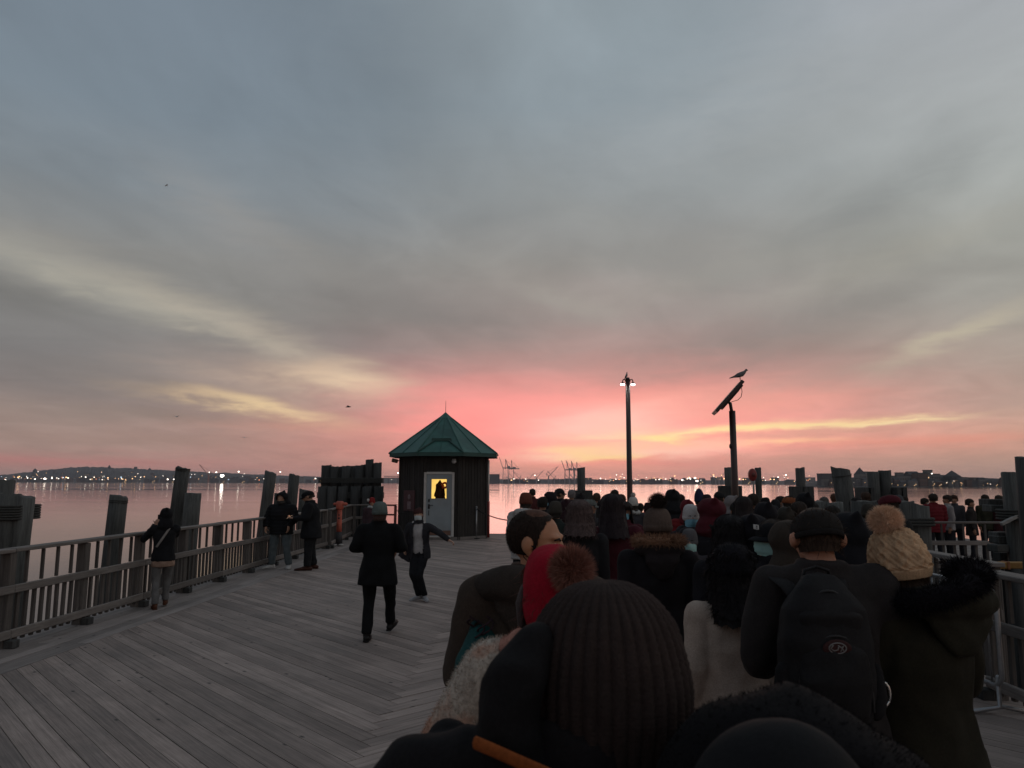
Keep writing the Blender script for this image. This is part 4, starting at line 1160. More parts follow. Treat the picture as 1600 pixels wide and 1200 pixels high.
blds = [m for m in (surf('building_brick', (.10, .060, .050), .9, .3, .05, 0), surf('building_concrete', (.16, .15, .145), .9, .3, .05, 0), surf('building_grey', (.075, .075, .080), .9, .3, .05, 0), surf('building_dark', (.040, .040, .046), .9, .3, .05, 0))]
m_win = surf('window_dark_glass', (.03, .035, .05), .25, .3, .2, 0); m_winlit = emit('window_lit', (1.0, .62, .30), 1.6)
BM = {}
def bmesh_parts(kind):
    if kind in BM: return BM[kind]
    a = MB(); r = MB(); w_ = MB(); wl = MB()
    rn = random.Random(kind)
    if kind == 0:   a.box((0, 0, .5), (1, 1, 1)); r.box((0, 0, 1.03), (1.02, 1.02, .06))
    elif kind == 1: a.box((0, 0, .4), (1, 1, .8)); r.add([(-.52, -.52, .8), (.52, -.52, .8), (.52, .52, .8), (-.52, .52, .8), (-.52, 0, 1.05), (.52, 0, 1.05)], [(0, 1, 5, 4), (2, 3, 4, 5), (0, 4, 3), (1, 2, 5)])
    elif kind == 2: a.box((0, 0, .38), (1, 1, .76)); a.box((-.15, 0, .88), (.4, .6, .24)); r.box((0, 0, .78), (1.02, 1.02, .035)); r.box((-.15, 0, 1.02), (.44, .64, .04))
    elif kind == 3: a.box((0, 0, .35), (1, 1, .7)); r.add([(-.5, -.5, .7), (.5, -.5, .7), (.5, .5, .7), (-.5, .5, .7), (0, 0, 1.12)], [(0, 1, 4), (1, 2, 4), (2, 3, 4), (3, 0, 4)])
    else:           # saw-tooth shed
        a.box((0, 0, .3), (1, 1, .6))
        for i in range(4):
            x0 = -.5+i*.25; r.add([(x0, -.5, .6), (x0+.25, -.5, .6), (x0+.25, .5, .6), (x0, .5, .6), (x0+.22, -.5, .95), (x0+.22, .5, .95)], [(0, 1, 4), (2, 3, 5), (0, 4, 5, 3), (1, 2, 5, 4)])
    cols_, rows_ = 6, 3
    for i in range(cols_):
        for j in range(rows_):
            x = -.42+i*.84/(cols_-1); z = .14+j*.20
            (wl if rn.random() < .06 else w_).box((x, -.503, z), (.075, .01, .10))
    BM[kind] = (a.mesh('wall'), r.mesh('roof'), w_.mesh('windows'), wl.mesh('windows') if wl.v else None)
    return BM[kind]
def far_building(px, py_top, wpx, D, kind, mi, label, group=None, z0=None, depth=None, name='building', cat='building'):
    top = at(px, py_top, D); z0 = WZ+1.0 if z0 is None else z0; H = max(2.0, top.z-z0); W = wpx/F_PX*D
    t = thing(name, label, cat, (top.x, D, z0), 0, group); t.scale = (W, depth or max(8, W*.6), H/1.05)
    a, r, w_, wl = bmesh_parts(kind)
    mobj('wall', a, t, blds[mi]); mobj('roof', r, t, blds[3]); mobj('window', w_, t, m_win)
    if wl: mobj('window', wl, t, m_winlit)
    return t
LM = [(-99, 'the left picture edge'), (55, 'the small hill tower'), (112, 'the first rise of the hill'), (171, 'the pointed hilltop tower'), (205, 'the wide hilltop block'), (234, 'the domed hilltop building'), (286, 'the tall leaning pile'),
      (327, 'the thin dark crane'), (347, 'the glaring floodlight'), (373, 'the high bright lamp'), (423, 'the pile behind the couple'), (460, 'the upright second pile'), (510, 'the broad pile cluster'), (760, 'the kiosk'), (790, 'the leftmost gantry crane'),
      (826, 'the low harbour crane'), (857, 'the broad pale crane'), (893, 'the gantry crane trio'), (908, 'the slim pile by the cranes'), (980, 'the lamp post'), (1030, 'the taupe bobble hat'), (1066, 'the bright port lamps'), (1089, 'the brightest port lamp'), (1144, 'the solar pole'),
      (1184, 'the lifebuoy box'), (1250, 'the squat block pile'), (1318, 'the slanted pile'), (1343, 'the domed building'), (1373, 'the paired piles'), (1424, 'the gabled block'), (1452, 'the highest block'), (1487, 'the pyramid roofed pavilion'), (1540, 'the long low shed')]
ORD = ['first', 'second', 'third', 'fourth', 'fifth', 'sixth', 'seventh', 'eighth', 'ninth', 'tenth', 'eleventh', 'twelfth', 'thirteenth', 'fourteenth', 'fifteenth']
def relabel(items):
    cnt = {}
    for px, desc, o in sorted(items, key=lambda q: q[0]):
        lm = [l for p, l in LM if p <= px][-1]; k = (lm, desc); i = cnt.get(k, 0); cnt[k] = i+1
        o['label'] = ('%s %s right of %s' % (ORD[min(i, 14)], desc, lm))
CW = ['brown', 'pale', 'grey', 'dark']; KW = ['flat roofed', 'gabled', 'stepped', 'pyramid roofed', 'saw tooth roofed']
IT = []
rn = random.Random(21)
lab_low = 'low building in the lit strip along the foot of the left hill'
for i in range(34):
    px = 4+i*15+rn.uniform(-4, 4)
    if 268 < px < 298: pass
    k_, c_ = rn.choice((0, 0, 1, 2, 4)), rn.randrange(4)
    IT.append((px, '%s %s waterfront building' % (CW[c_], KW[k_]), far_building(px, rn.uniform(744, 748.5), rn.uniform(7, 16), 3880+rn.uniform(0, 80), k_, c_, lab_low, 'low shore buildings below the left hill')))
for i in range(40):
    px = rn.uniform(20, 430); yb = 746-(12*math.exp(-((px-150)/130)**2))*rn.random()
    k_, c_ = rn.choice((0, 1, 3)), rn.randrange(3)
    q_ = far_building(px, yb-rn.uniform(1.0, 2.6), rn.uniform(2.5, 7), 4150+(746-yb)*38, k_, c_, 'small house on the slope of the left hill', 'houses scattered over the left hill', z0=at(px, yb, 4150+(746-yb)*38).z-6); IT.append((px, '%s %s house on the hillside' % (CW[c_], KW[k_]), q_))
for (px, py, w_, k, l) in ((55, 732, 5, 3, 'small tower with a lamp on the left flank of the hill'), (171, 727, 5, 3, 'pointed tower on the crest of the left hill'), (205, 732, 10, 2, 'wide block on the hill crest right of the pointed tower'), (212, 729.5, 4, 0, 'narrow slab rising behind the wide block on the hill'), (234, 731.5, 6, 3, 'squat domed building at the right end of the hill crest')):
    D = 4700; far_building(px, py, w_, D, k, 3, l, z0=at(px, 741, D).z)
for i in range(22):
    px = 768+i*23.5+rn.uniform(-6, 6)
    k_, c_ = rn.choice((0, 1, 2, 4)), rn.randrange(4)
    IT.append((px, '%s %s port shed' % (CW[c_], KW[k_]), far_building(px, rn.uniform(745.0, 749.5), rn.uniform(10, 26), 3700+rn.uniform(0, 60), k_, c_, 'low port shed', 'port sheds along the far shore')))
far_building(772, 741, 17, 3650, 0, 3, 'blocky dark warehouse on the far shore just right of the kiosk')
# the nearer peninsula on the right
NB = [(1303, 740, 46, 0, 2, 'long flat roofed block left of the slanted pile on the right shore'), (1343, 732, 9, 3, 1, 'domed building on the right shore beside the slanted pile'), (1352, 737, 20, 0, 1, 'pale block right of the domed building'),
      (1378, 738, 24, 2, 2, 'block behind the paired tall piles'), (1408, 738, 22, 2, 1, 'stepped block left of the long roof on the right shore'), (1424, 736.5, 16, 1, 2, 'gabled block in the middle of the right shore'),
      (1437, 739, 16, 0, 0, 'low flat block in front of the highest roof on the right shore'), (1452, 734, 20, 2, 1, 'highest stepped block on the right shore'), (1470, 742, 18, 1, 2, 'gabled shed right of the highest block'),
      (1487, 736.5, 15, 3, 3, 'pavilion with a pyramid roof and spike on the right shore'), (1510, 746, 26, 0, 1, 'low shed right of the pyramid roofed pavilion'), (1548, 747.5, 34, 1, 2, 'long low shed near the right edge of the shore')]
for i, (px, py, w_, k, mi, l) in enumerate(NB):
    D = 1180+(i % 3)*14; t = far_building(px, py, w_, D, k, mi, l, z0=WZ+1, depth=18+5*(i % 2))
for i in range(26):
    px = 1290+i*11+rn.uniform(-4, 4)
    if px > 1590: break
    k_, c_ = rn.choice((0, 1, 1, 2)), rn.randrange(3)
    IT.append((px, '%s %s house on the waterfront' % (CW[c_], KW[k_]), far_building(px, rn.uniform(746, 751.5), rn.uniform(7, 15), 1130+rn.uniform(0, 24), k_, c_, 'small house', 'houses along the right shore')))
# gantry cranes
m_cr = surf('crane_blue_grey', (.30, .28, .30), .7, .2, .1, 0); m_crr = surf('crane_red', (.32, .12, .08), .7, .2, .1, 0)
def strut(mb, a, b_, r): mb.loft([a, b_], [r, r], n=4, hint=(.6, .7, .1), dome=False)
frm = MB()
for x in (-.11, .11):
    for y in (-.10, .10): strut(frm, (x, y, 0), (x*.8, y, .62), .013)
for y in (-.10, .10): strut(frm, (-.11, y, .22), (.11, y, .22), .012); strut(frm, (-.10, y, .42), (.10, y, .22), .007)
for x in (-.1, .1): strut(frm, (x, -.1, .3), (x, .1, .3), .010)
strut(frm, (.0, 0, .55), (.0, 0, .95), .014); strut(frm, (.09, 0, .60), (0, 0, .93), .008)
frame_me = frm.mesh('frame')
bm_ = MB(); strut(bm_, (-.10, -.02, .60), (-.24, -.02, 1.0), .014); strut(bm_, (-.10, .02, .60), (-.24, .02, 1.0), .014)
for k in range(5): u = k/5; strut(bm_, (-.10-.14*u, -.02, .60+.4*u), (-.10-.14*(u+.2), .02, .60+.4*(u+.2)), .007)
boom_me = bm_.mesh('boom')
gm_ = MB(); strut(gm_, (-.12, 0, .60), (.33, 0, .60), .020); gm_.box((.12, 0, .645), (.12, .07, .06)); strut(gm_, (.0, 0, .93), (.30, 0, .61), .006); girder_me = gm_.mesh('girder')
for i, (px, py) in enumerate(((790, 715), (799, 717), (886, 719.5), (893, 719), (901, 720))):
    D = 3650; top = at(px, py, D); t = thing('gantry_crane', ['leftmost tall gantry crane with raised boom on the far shore', 'gantry crane right beside the leftmost one', 'left crane of the far trio of gantry cranes', 'middle crane of the far trio of gantry cranes', 'right crane of the far trio, beside the slim pile'][i], 'crane', (top.x, D, WZ+1), 0)
    H = top.z-WZ-1; t.scale = (H, H, H)
    for nm, me in (('frame', frame_me), ('boom', boom_me), ('girder', girder_me)): mobj(nm, me, t, m_cr)
lf = MB(); strut(lf, (0, 0, 0), (0, 0, .45), .05); strut(lf, (.0, 0, .45), (.12, 0, .62), .02); strut(lf, (.12, 0, .62), (.12, 0, .4), .014); tower_me = lf.mesh('tower')
lj = MB(); strut(lj, (0, 0, .4), (-.55, 0, 1.0), .022); strut(lj, (.12, 0, .62), (-.55, 0, 1.0), .007); jib_me = lj.mesh('jib')
for i, (px, py, fl_, l) in enumerate(((812, 736, 1, 'small harbour crane with its jib up right of the tall gantry cranes'), (826, 739, -1, 'low harbour crane leaning right'), (838, 735, -1, 'pointed harbour crane jib left of the broad crane'), (857, 729, -1, 'broad pale harbour crane in the middle of the port'), (866, 736, 1, 'second broad harbour crane beside the first'), (327, 726, 1, 'thin dark crane right of the left hill'), (1118, 741, 1, 'small crane above the port lights left of the solar pole'), (1123, 738, -1, 'thin mast crane beside the port lights'))):
    D = 3600; top = at(px, py, D); H = top.z-WZ-1; t = thing('harbour_crane', l, 'crane', (top.x, D, WZ+1)); t.scale = (H*fl_, H, H)
    mobj('tower', tower_me, t, m_cr if i != 5 else m_crr); mobj('jib', jib_me, t, m_cr if i != 5 else m_crr)
# shore lights: one lamp mast each
lh = MB(); lh.ball((0, 0, 0), 1.0, 8, 6); lh_me = lh.mesh('lamp_head', None, True)
ms = MB(); ms.cyl((0, 0, -8), (0, 0, 0), .12, n=5); ms_me = ms.mesh('mast')
E = {'w': emit('shore_white', (1.0, .88, .74), 6.5), 'y': emit('shore_amber', (1.0, .55, .24), 5), 'o': emit('shore_orange', (1.0, .30, .12), 2.6), 'b': emit('shore_blue', (.6, .8, 1.0), 2.5), 'f': emit('floodlight_white', (1.0, .93, .82), 14)}
def shore_light(px, py, D, r, c_, label, group):
    p = at(px, py, D); t = thing('shore_light', label, 'lamp', p, 0, group)
    if group: IT.append((px, {'w': 'white', 'y': 'amber', 'o': 'orange', 'b': 'bluish'}[c_]+(' larger' if r > 2 else ' tiny' if r < 1.1 else ' small')+(' hillside light' if 'faint' in label else ' shore light'), t))
    o = mobj('lamp_head', lh_me, t, E[c_]); o.scale = (r*1.25, r, r*.8); m_ = mobj('mast', ms_me, t, m_iron); m_.scale = (3, 3, max(.3, (p.z-WZ)/8)); return t
rn = random.Random(5)
for i in range(84):
    px = rn.choice((rn.uniform(0, 260), rn.uniform(30, 200), rn.uniform(0, 620)))
    shore_light(px, 746.5+rn.uniform(-2.6, 3.2), 3850, rn.choice((.9, 1.1, 1.4, 1.9, 2.6)), rn.choice('wwyyyob'), 'one of the many small lights along the foot of the left hill', 'lights along the left shore')
for i in range(16):
    shore_light(rn.uniform(40, 420), rn.uniform(737, 744), 4350, rn.uniform(1.0, 1.6), rn.choice('wyy'), 'faint light up on the slope of the left hill', 'lights on the left hill')
for i in range(120):
    px = rn.choice((rn.uniform(765, 1280), rn.uniform(920, 1280), rn.uniform(960, 1240)))
    shore_light(px, 748.8+rn.uniform(-8, 4.2)*rn.random()**.6, 3600, rn.choice((.8, 1.0, 1.3, 1.7, 2.3)), rn.choice('wwwyyo'), 'one of the many port lights glittering right of the kiosk', 'lights of the far port')
for i in range(16):
    shore_light(rn.uniform(1300, 1590), 755+rn.uniform(-4, 2.5), 1110, rn.uniform(.22, .42), rn.choice('wwy'), 'small light low along the right shore', 'lights along the right shore')
for (px, py, D, r, c_, l) in ((347, 743.5, 3500, 7.0, 'f', 'big glaring floodlight on the left shore reflected in the water'), (338, 738, 3700, 3.0, 'w', 'lamp just left of and above the glaring floodlight'), (327, 738, 3700, 2.2, 'w', 'lamp at the thin dark crane on the left shore'),
                       (373, 737, 3700, 3.4, 'w', 'bright high lamp right of the glaring floodlight'), (262, 749, 3700, 3.2, 'w', 'left lamp of the bright pair beside the tall leaning pile'), (272, 749, 3700, 3.4, 'w', 'right lamp of the bright pair beside the tall leaning pile'),
                       (438, 737.5, 3700, 2.6, 'w', 'high lamp between the two leaning piles'), (413, 748, 3700, 3, 'w', 'lamp low on the shore left of the leaning pile'), (405, 750, 3700, 2.4, 'o', 'small red lamp low on the shore'),
                       (622, 739, 3600, 2.8, 'w', 'lamp over the shore immediately left of the kiosk'), (70, 748, 3700, 5, 'w', 'bright yellow patch of lit yard at the far left shore'), (1089, 751.5, 3500, 5, 'w', 'brightest port lamp left of the solar pole'),
                       (1086, 747, 3500, 4.2, 'w', 'second brightest port lamp beside the brightest'), (1066, 750, 3500, 3.4, 'w', 'port lamp left of the brightest pair'), (1228, 742, 3500, 2.8, 'w', 'high port lamp left of the capped pile'), (1456, 740, 1080, .8, 'w', 'lamp on the roof of the highest block on the right shore')):
    shore_light(px, py, D, r, c_, l, None)
relabel(IT)
# bridge-like truss pier left of the kiosk
tr = thing('trestle', 'long low dark truss jetty on the shore between piles and kiosk', 'jetty', (0, 0, 0)); D = 3400
mb = MB(); a_, b_ = at(600, 744, D), at(628, 744, D); c_, d_ = at(600, 747, D), at(628, 747, D)
strut(mb, a_, b_, 1.2); strut(mb, c_, d_, 1.2)
for k in range(13):
    u = k/12; strut(mb, a_.lerp(b_, u), c_.lerp(d_, u), .8)
    if k < 12: strut(mb, a_.lerp(b_, u), c_.lerp(d_, u+1/12), .6)
for k in range(5): u = k/4; p = c_.lerp(d_, u); strut(mb, p, (p.x, p.y, WZ-2), 1.4)
mb.build('truss', surf('truss', (.06, .03, .03), .8), tr)

# evening haze over the water
hz = MB(); x0, x1, y0, y1, z0, z1 = -9500, 9500, -450, 9400, WZ-1, 122
hz.add([(x0, y0, z0), (x1, y0, z0), (x1, y1, z0), (x0, y1, z0), (x0, y0, z1), (x1, y0, z1), (x1, y1, z1), (x0, y1, z1)], [(0, 3, 2, 1), (4, 5, 6, 7), (0, 1, 5, 4), (1, 2, 6, 5), (2, 3, 7, 6), (3, 0, 4, 7)])
mh = bpy.data.materials.new('haze_air'); mh.use_nodes = True
for nd in list(mh.node_tree.nodes): mh.node_tree.nodes.remove(nd)
nh = NT(mh.node_tree); pv = nh.node('ShaderNodeVolumePrincipled'); oh = nh.node('ShaderNodeOutputMaterial')
pv.inputs['Color'].default_value = (.80, .84, .92, 1); pv.inputs['Density'].default_value = 0.000065; pv.inputs['Anisotropy'].default_value = 0.2
nh.l.new(pv.outputs[0], oh.inputs['Volume'])
if HAZE:
    o = hz.build('haze', mh); tag(o, kind='stuff')

# ================================================================== PEOPLE
SKIN_L = (.40, .235, .165); SKIN_M = (.30, .165, .11); SKIN_D = (.16, .085, .055)
def skin(c):
    key = ('skin', c)
    if key in MATS: return MATS[key]
    m, n, b = new_mat('skin')
    tcn = n.node('ShaderNodeTexCoord'); v = tcn.outputs['Object']
    f = n.mapr(n.noise(v, 22, 4, 0.6), .3, .7, 0, 1)
    n.l.new(n.mix(f, lin(tuple(x*.84 for x in c)), lin((c[0]*1.12, c[1]*1.02, c[2]*.98))), b.inputs['Base Color'])
    b.inputs['Roughness'].default_value = .55; b.inputs['Subsurface Weight'].default_value = .08; b.inputs['Subsurface Radius'].default_value = (.02, .008, .004)
    bp = n.node('ShaderNodeBump'); bp.inputs['Strength'].default_value = .15; bp.inputs['Distance'].default_value = .002
    n.l.new(n.noise(v, 300, 2, .6), bp.inputs['Height']); n.l.new(bp.outputs[0], b.inputs['Normal'])
    MATS[key] = m; return m
def hairmat(c, name='hair'):
    key = ('hair', c)
    if key in MATS: return MATS[key]
    m, n, b = new_mat(name)
    tcn = n.node('ShaderNodeTexCoord'); mp = n.node('ShaderNodeMapping'); mp.inputs['Scale'].default_value = (160, 160, 14)
    n.l.new(tcn.outputs['Object'], mp.inputs[0])
    k = n.mapr(n.noise(mp.outputs[0], 1, 3, .6), .3, .7, .55, 1.5)
    n.l.new(n.mix(1.0, lin(c), n.comb(k, k, k), 'MULTIPLY'), b.inputs['Base Color'])
    b.inputs['Roughness'].default_value = .65; b.inputs['Specular IOR Level'].default_value = .12
    MATS[key] = m; return m

HR = 1.75                                  # reference height, facing +y, feet at z = 0
J0 = dict(lsh=(-.185, -.01, 1.42), rsh=(.185, -.01, 1.42), lel=(-.215, -.03, 1.14), rel=(.215, -.03, 1.14), lwr=(-.205, .05, .90), rwr=(.205, .05, .90),
          lhip=(-.095, 0, .92), rhip=(.095, 0, .92), lkn=(-.105, .015, .50), rkn=(.105, .015, .50), lan=(-.11, -.02, .085), ran=(.11, -.02, .085),
          lhd=(0, .15, -1), rhd=(0, .15, -1), lft=(-.12, 1, 0), rft=(.12, 1, 0), lean=(0, 0), head=(0, 0, 0), lpn=(1, 0, 0), rpn=(-1, 0, 0), curl=.5, hoff=(0, 0, 0))
def pose(**k): d = dict(J0); d.update(k); return d
POSE = {
 'down': pose(),
 'pockets': pose(lel=(-.245, -.06, 1.15), rel=(.245, -.06, 1.15), lwr=(-.18, .10, .98), rwr=(.18, .10, .98), lhd=(.3, .3, -1), rhd=(-.3, .3, -1)),
 'phone': pose(lel=(-.23, .02, 1.15), rel=(.23, .02, 1.15), lwr=(-.09, .26, 1.17), rwr=(.09, .26, 1.17), lhd=(.5, .8, .2), rhd=(-.5, .8, .2), lpn=(0, 0, 1), rpn=(0, 0, 1), curl=.8),
}
def hand(mb, w_, d, pn, side, curl=.5):
    """palm, four unequal curled fingers and a thumb set at the side of the palm"""
    w_ = Vector(w_); d = Vector(d).normalized(); pn = Vector(pn); pn = (pn-d*pn.dot(d)).normalized(); u = d.cross(pn)*side
    mb.loft([w_-d*.02, w_+d*.03, w_+d*.075], [(.027, .022), (.036, .018), (.040, .015)], n=10, hint=tuple(u))
    for i, (o, L) in enumerate(((-.029, .070), (-.010, .080), (.010, .075), (.028, .060))):
        p = w_+d*.078+u*o; a = curl
        p1 = p+(d*math.cos(a*.5)+pn*math.sin(a*.5))*L*.42; p2 = p1+(d*math.cos(a*1.3)+pn*math.sin(a*1.3))*L*.33; p3 = p2+(d*math.cos(a*2.0)+pn*math.sin(a*2.0))*L*.25
        mb.loft([p-d*.015, p1, p2, p3], [.0095, .0090, .0082, .0072], n=7)
    p = w_+d*.025-u*.034; p1 = p+(d*.55-u*.65+pn*.3).normalized()*.038; p2 = p1+(d*.85-u*.25+pn*.4).normalized()*.032
    mb.loft([p, p1, p2], [.0125, .011, .009], n=7)
def headM(P):
    """head turn: P['head'] = (yaw, pitch, roll) about the neck"""
    y, p, r = P['head']
    return Matrix.Translation(P['hoff']) @ Matrix.Translation((0, 0, 1.53)) @ Matrix.Rotation(y, 4, 'Z') @ Matrix.Rotation(p, 4, 'X') @ Matrix.Rotation(r, 4, 'Y') @ Matrix.Translation((0, 0, -1.53))
def lean_pt(P, p):
    p = Vector(p); k = max(0.0, p.z-.92); return p+Vector((P['lean'][0]*k, P['lean'][1]*k, 0))
def body_mesh(P, vox=.0115):
    mb = MB(); Lp = lambda p: lean_pt(P, p)
    mb.loft([Lp((0, 0, .88)), Lp((0, 0, .95)), Lp((0, .005, 1.08)), Lp((0, 0, 1.25)), Lp((0, -.01, 1.38)), Lp((0, -.01, 1.45))], [(.14, .10), (.165, .115), (.14, .10), (.165, .115), (.175, .10), (.10, .07)], n=18)
    H = headM(P); hp = lambda x, y, z: Lp((0, 0, 1.53)) + ((H @ Vector((x, y, z)))-Vector((0, 0, 1.53)))
    mb.loft([Lp((0, -.012, 1.42)), Lp((0, -.008, 1.49)), hp(0, .0, 1.60)], [.062, .056, .055], n=14)
    hd = MB()
    hd.ball((0, -.014, 1.658), (.077, .096, .093), 18, 12); hd.ball((0, .024, 1.605), (.061, .074, .088), 16, 10); hd.ball((0, .066, 1.538), (.028, .026, .024), 10, 8)
    hd.ball((0, .030, 1.56), (.050, .055, .035), 12, 8)
    hd.ball((-.024, .077, 1.661), (.026, .016, .011), 10, 6); hd.ball((.024, .077, 1.661), (.026, .016, .011), 10, 6)
    hd.loft([(0, .082, 1.655), (0, .098, 1.625), (0, .108, 1.604)], [.009, .011, .0145], n=8); hd.ball((0, .098, 1.601), (.018, .014, .009), 10, 6)
    hd.ball((0, .089, 1.572), (.024, .012, .0055), 10, 6); hd.ball((0, .088, 1.562), (.020, .012, .006), 10, 6)
    for s in (-1, 1):
        hd.ball((s*.036, .060, 1.612), (.027, .028, .03), 10, 8); hd.ball((s*.028, .076, 1.636), (.014, .012, .009), 10, 6)
        ex = P.get('ears', 0); hd.ball((s*(.080+ex), -.008-ex, 1.628), (.010+ex*.4, .021, .032), 10, 8); hd.ball((s*(.077+ex*.6), .0, 1.600), (.009, .012, .014), 8, 6)
    mb.add([hp(*v) for v in hd.v], hd.f)
    for s, c in ((-1, 'l'), (1, 'r')):
        sh, el_, wr = Lp(P[c+'sh']), Lp(P[c+'el']), Lp(P[c+'wr'])
        mb.loft([sh.lerp(Lp((0, 0, 1.42)), .3), sh, sh.lerp(el_, .5), el_, el_.lerp(wr, .4), wr], [.06, .056, .046, .040, .038, .027], n=12)
        hand(mb, wr, P[c+'hd'], P[c+'pn'], s, P['curl'])
        hi, kn, an = Vector(P[c+'hip']), Vector(P[c+'kn']), Vector(P[c+'an'])
        mb.loft([hi, hi.lerp(kn, .4), kn, kn.lerp(an, .35), an], [.088, .078, .055, .052, .038], n=12)
        f = Vector(P[c+'ft']).normalized(); mb.loft([an-f*.03+Vector((0, 0, -.04)), an+f*.06+Vector((0, 0, -.05)), an+f*.15+Vector((0, 0, -.062))], [.034, .036, .022], n=10)
    return remesh(mb, 'body', vox, 3)
def coat_mesh(P, hem=.82, flare=1.0, fat=1.0, sleeve=1.0, collar=.055, seed=1, amp=.010, vox=.016, puff=0.0, hemy=1.0, cuff=True):
    mb = MB(); Lp = lambda p: lean_pt(P, p)
    low = []
    zs = [(hem, .205*flare*fat, .155*flare*fat*hemy)]
    if hem < .80: zs += [((hem+.95)/2, .200*flare**.5*fat, .15*flare**.5*fat)]
    zs += [(.95, .192*fat, .148*fat), (1.08, .170*fat, .130*fat), (1.25, .190*fat, .142*fat), (1.36, .195*fat, .132*fat), (1.43, .150, .105), (1.485, .092, .085)]
    pts = [Lp((0, 0, z)) for z, _, _ in zs]
    if collar: pts.append(Lp((0, 0, 1.485+collar))); zs.append((0, .088, .088))
    mb.loft(pts, [(a, b) for _, a, b in zs], n=26, dome=False)
    for c in 'lr':
        sh, el_, wr = Lp(P[c+'sh']), Lp(P[c+'el']), Lp(P[c+'wr'])
        w2 = el_.lerp(wr, .94)
        r = sleeve
        s0 = sh+Vector((0, 0, -.012)); mb.ball(s0, .076*r, 14, 10); mb.ball(s0.lerp(Lp((0, 0, 1.40)), .35), .080*r, 14, 10); mb.ball(el_, .061*r, 12, 8)
        mb.loft([s0, sh.lerp(el_, .5), el_], [.075*r, .068*r, .062*r], n=14, dome=False); mb.loft([el_, el_.lerp(w2, .5), w2], [.061*r, .056*r, .047*r], n=14, dome=False)
    me = remesh(mb, 'coat', vox, 4)
    folds(me, amp, (6.5, 6.5, 4.5), seed)
    if puff:
        def fn(c, no): 
            ph = (c.z+.03*mnoise.noise(Vector((c.x*4, c.y*4, seed))))/.085
            return puff*(abs(math.sin(ph*PI))**.6-.6) if c.z < 1.47 else 0
        displace(me, fn)
    return me
def trousers_mesh(P, seed=2, wide=1.0, hem=.07):
    mb = MB()
    mb.loft([(0, 0, .84), (0, 0, .92), (0, 0, 1.02)], [(.155, .115), (.178, .13), (.155, .115)], n=18, dome=False)
    for c in 'lr':
        hi, kn, an = Vector(P[c+'hip']), Vector(P[c+'kn']), Vector(P[c+'an'])
        mb.loft([hi, hi.lerp(kn, .45), kn, kn.lerp(an, .4), an+Vector((0, 0, hem-.085+.02))], [.095, .090*wide, .070*wide, .064*wide, .060*wide], n=14, dome=False)
    me = remesh(mb, 'trousers', .017, 3); folds(me, .010, (9, 9, 5), seed); return me
def shoe_parts(P, parent, mat, sole, scale=1.0, tall=False):
    for c in 'lr':
        an = Vector(P[c+'an']); f = Vector(P[c+'ft']).normalized(); g_ = Vector((0, 0, 1))
        d = Vector((0, 0, -.085))
        up = MB(); b0 = an+d
        up.loft([b0-f*.055+g_*.045, b0+f*.0+g_*.05, b0+f*.08+g_*.045, b0+f*.15+g_*.032, b0+f*.19+g_*.028], [(.034, .036), (.042, .044), (.045, .036), (.044, .026), (.030, .018)], n=12, hint=tuple(f.cross(g_)))
        up.loft([an+g_*(.10 if tall else .0), b0+g_*.06], [.048, .044], n=10)
        me = remesh(up, 'shoe', .008, 2); me.materials.append(mat); o = mobj('shoe', me, parent)
        so = MB(); so.loft([b0-f*.075+g_*.012, b0+g_*.012, b0+f*.09+g_*.012, b0+f*.185+g_*.016, b0+f*.21+g_*.018], [(.034, .013), (.041, .013), (.047, .013), (.044, .012), (.026, .010)], n=10, hint=tuple(f.cross(g_)), dome=False)
        so.build('sole', sole, o, True)

# ---------------- headwear and hair, all in head space (cranium centre 1.655)
HC = Vector((0, -.012, 1.655))
def dome_mesh(rx, ry, up, down, n=40, m=16, fn=None, tilt=0.0, pw=.55, yc=-.012, thick=.006):
    """cap-like shell: rows from the rim (z = down below centre) to the crown"""
    vs = []; F = []
    R = Matrix.Rotation(tilt, 3, 'X')
    for i in range(m+1):
        u = i/m; a = u*PI/2
        zz = -down*(1-u*2.2) if u < .455 else None
        # profile: side wall then dome
        if u < .35: z = -down+(down)*(u/.35); k = .90+.10*math.sin(min(1, u/.35)*PI/2)
        else:
            q = (u-.35)/.65; z = up*math.sin(q*PI/2); k = max(.02, math.cos(q*PI/2))**pw
        for j in range(n):
            th = 2*PI*j/n
            r = fn(u, th) if fn else 0.0
            p = Vector(((rx+r)*k*math.cos(th), (ry+r)*k*math.sin(th), z+r*.5*(u > .6)))
            vs.append(R @ p + Vector((0, yc, 1.655)))
    for i in range(m):
        for j in range(n):
            j2 = (j+1) % n; F.append((i*n+j, i*n+j2, (i+1)*n+j2, (i+1)*n+j))
    F.append(tuple(m*n+j for j in range(n)))
    # inner rim so the shell has thickness
    o = len(vs)
    for j in range(n):
        p = Vector(vs[j]); c = Vector((0, yc, p.z+.012)); vs.append(p.lerp(c, .12)+Vector((0, 0, .01)))
    for j in range(n): F.append((j, o+j, o+(j+1) % n, (j+1) % n))
    mb = MB(); mb.add(vs, F); me = mb.mesh('hat', None, True); return me
def beanie_mesh(ribs=24, amp=.0035, up=.125, down=.052, cuff=True, wide=1.0, tilt=-.08, n=72, m=22, pw=.58):
    def fn(u, th):
        r = amp*abs(math.sin(ribs*th/2))*(1 if u < .8 else max(0, (1-u)/.2))
        if cuff and u < .30: r += .005*max(0, math.sin(min(1, u/.30)*PI))**.4
        return r + .003*mnoise.noise(Vector((math.cos(th)*2, math.sin(th)*2, u*3)))
    return dome_mesh(.088*wide, .108*wide, up, down, n, m, fn, tilt, pw)
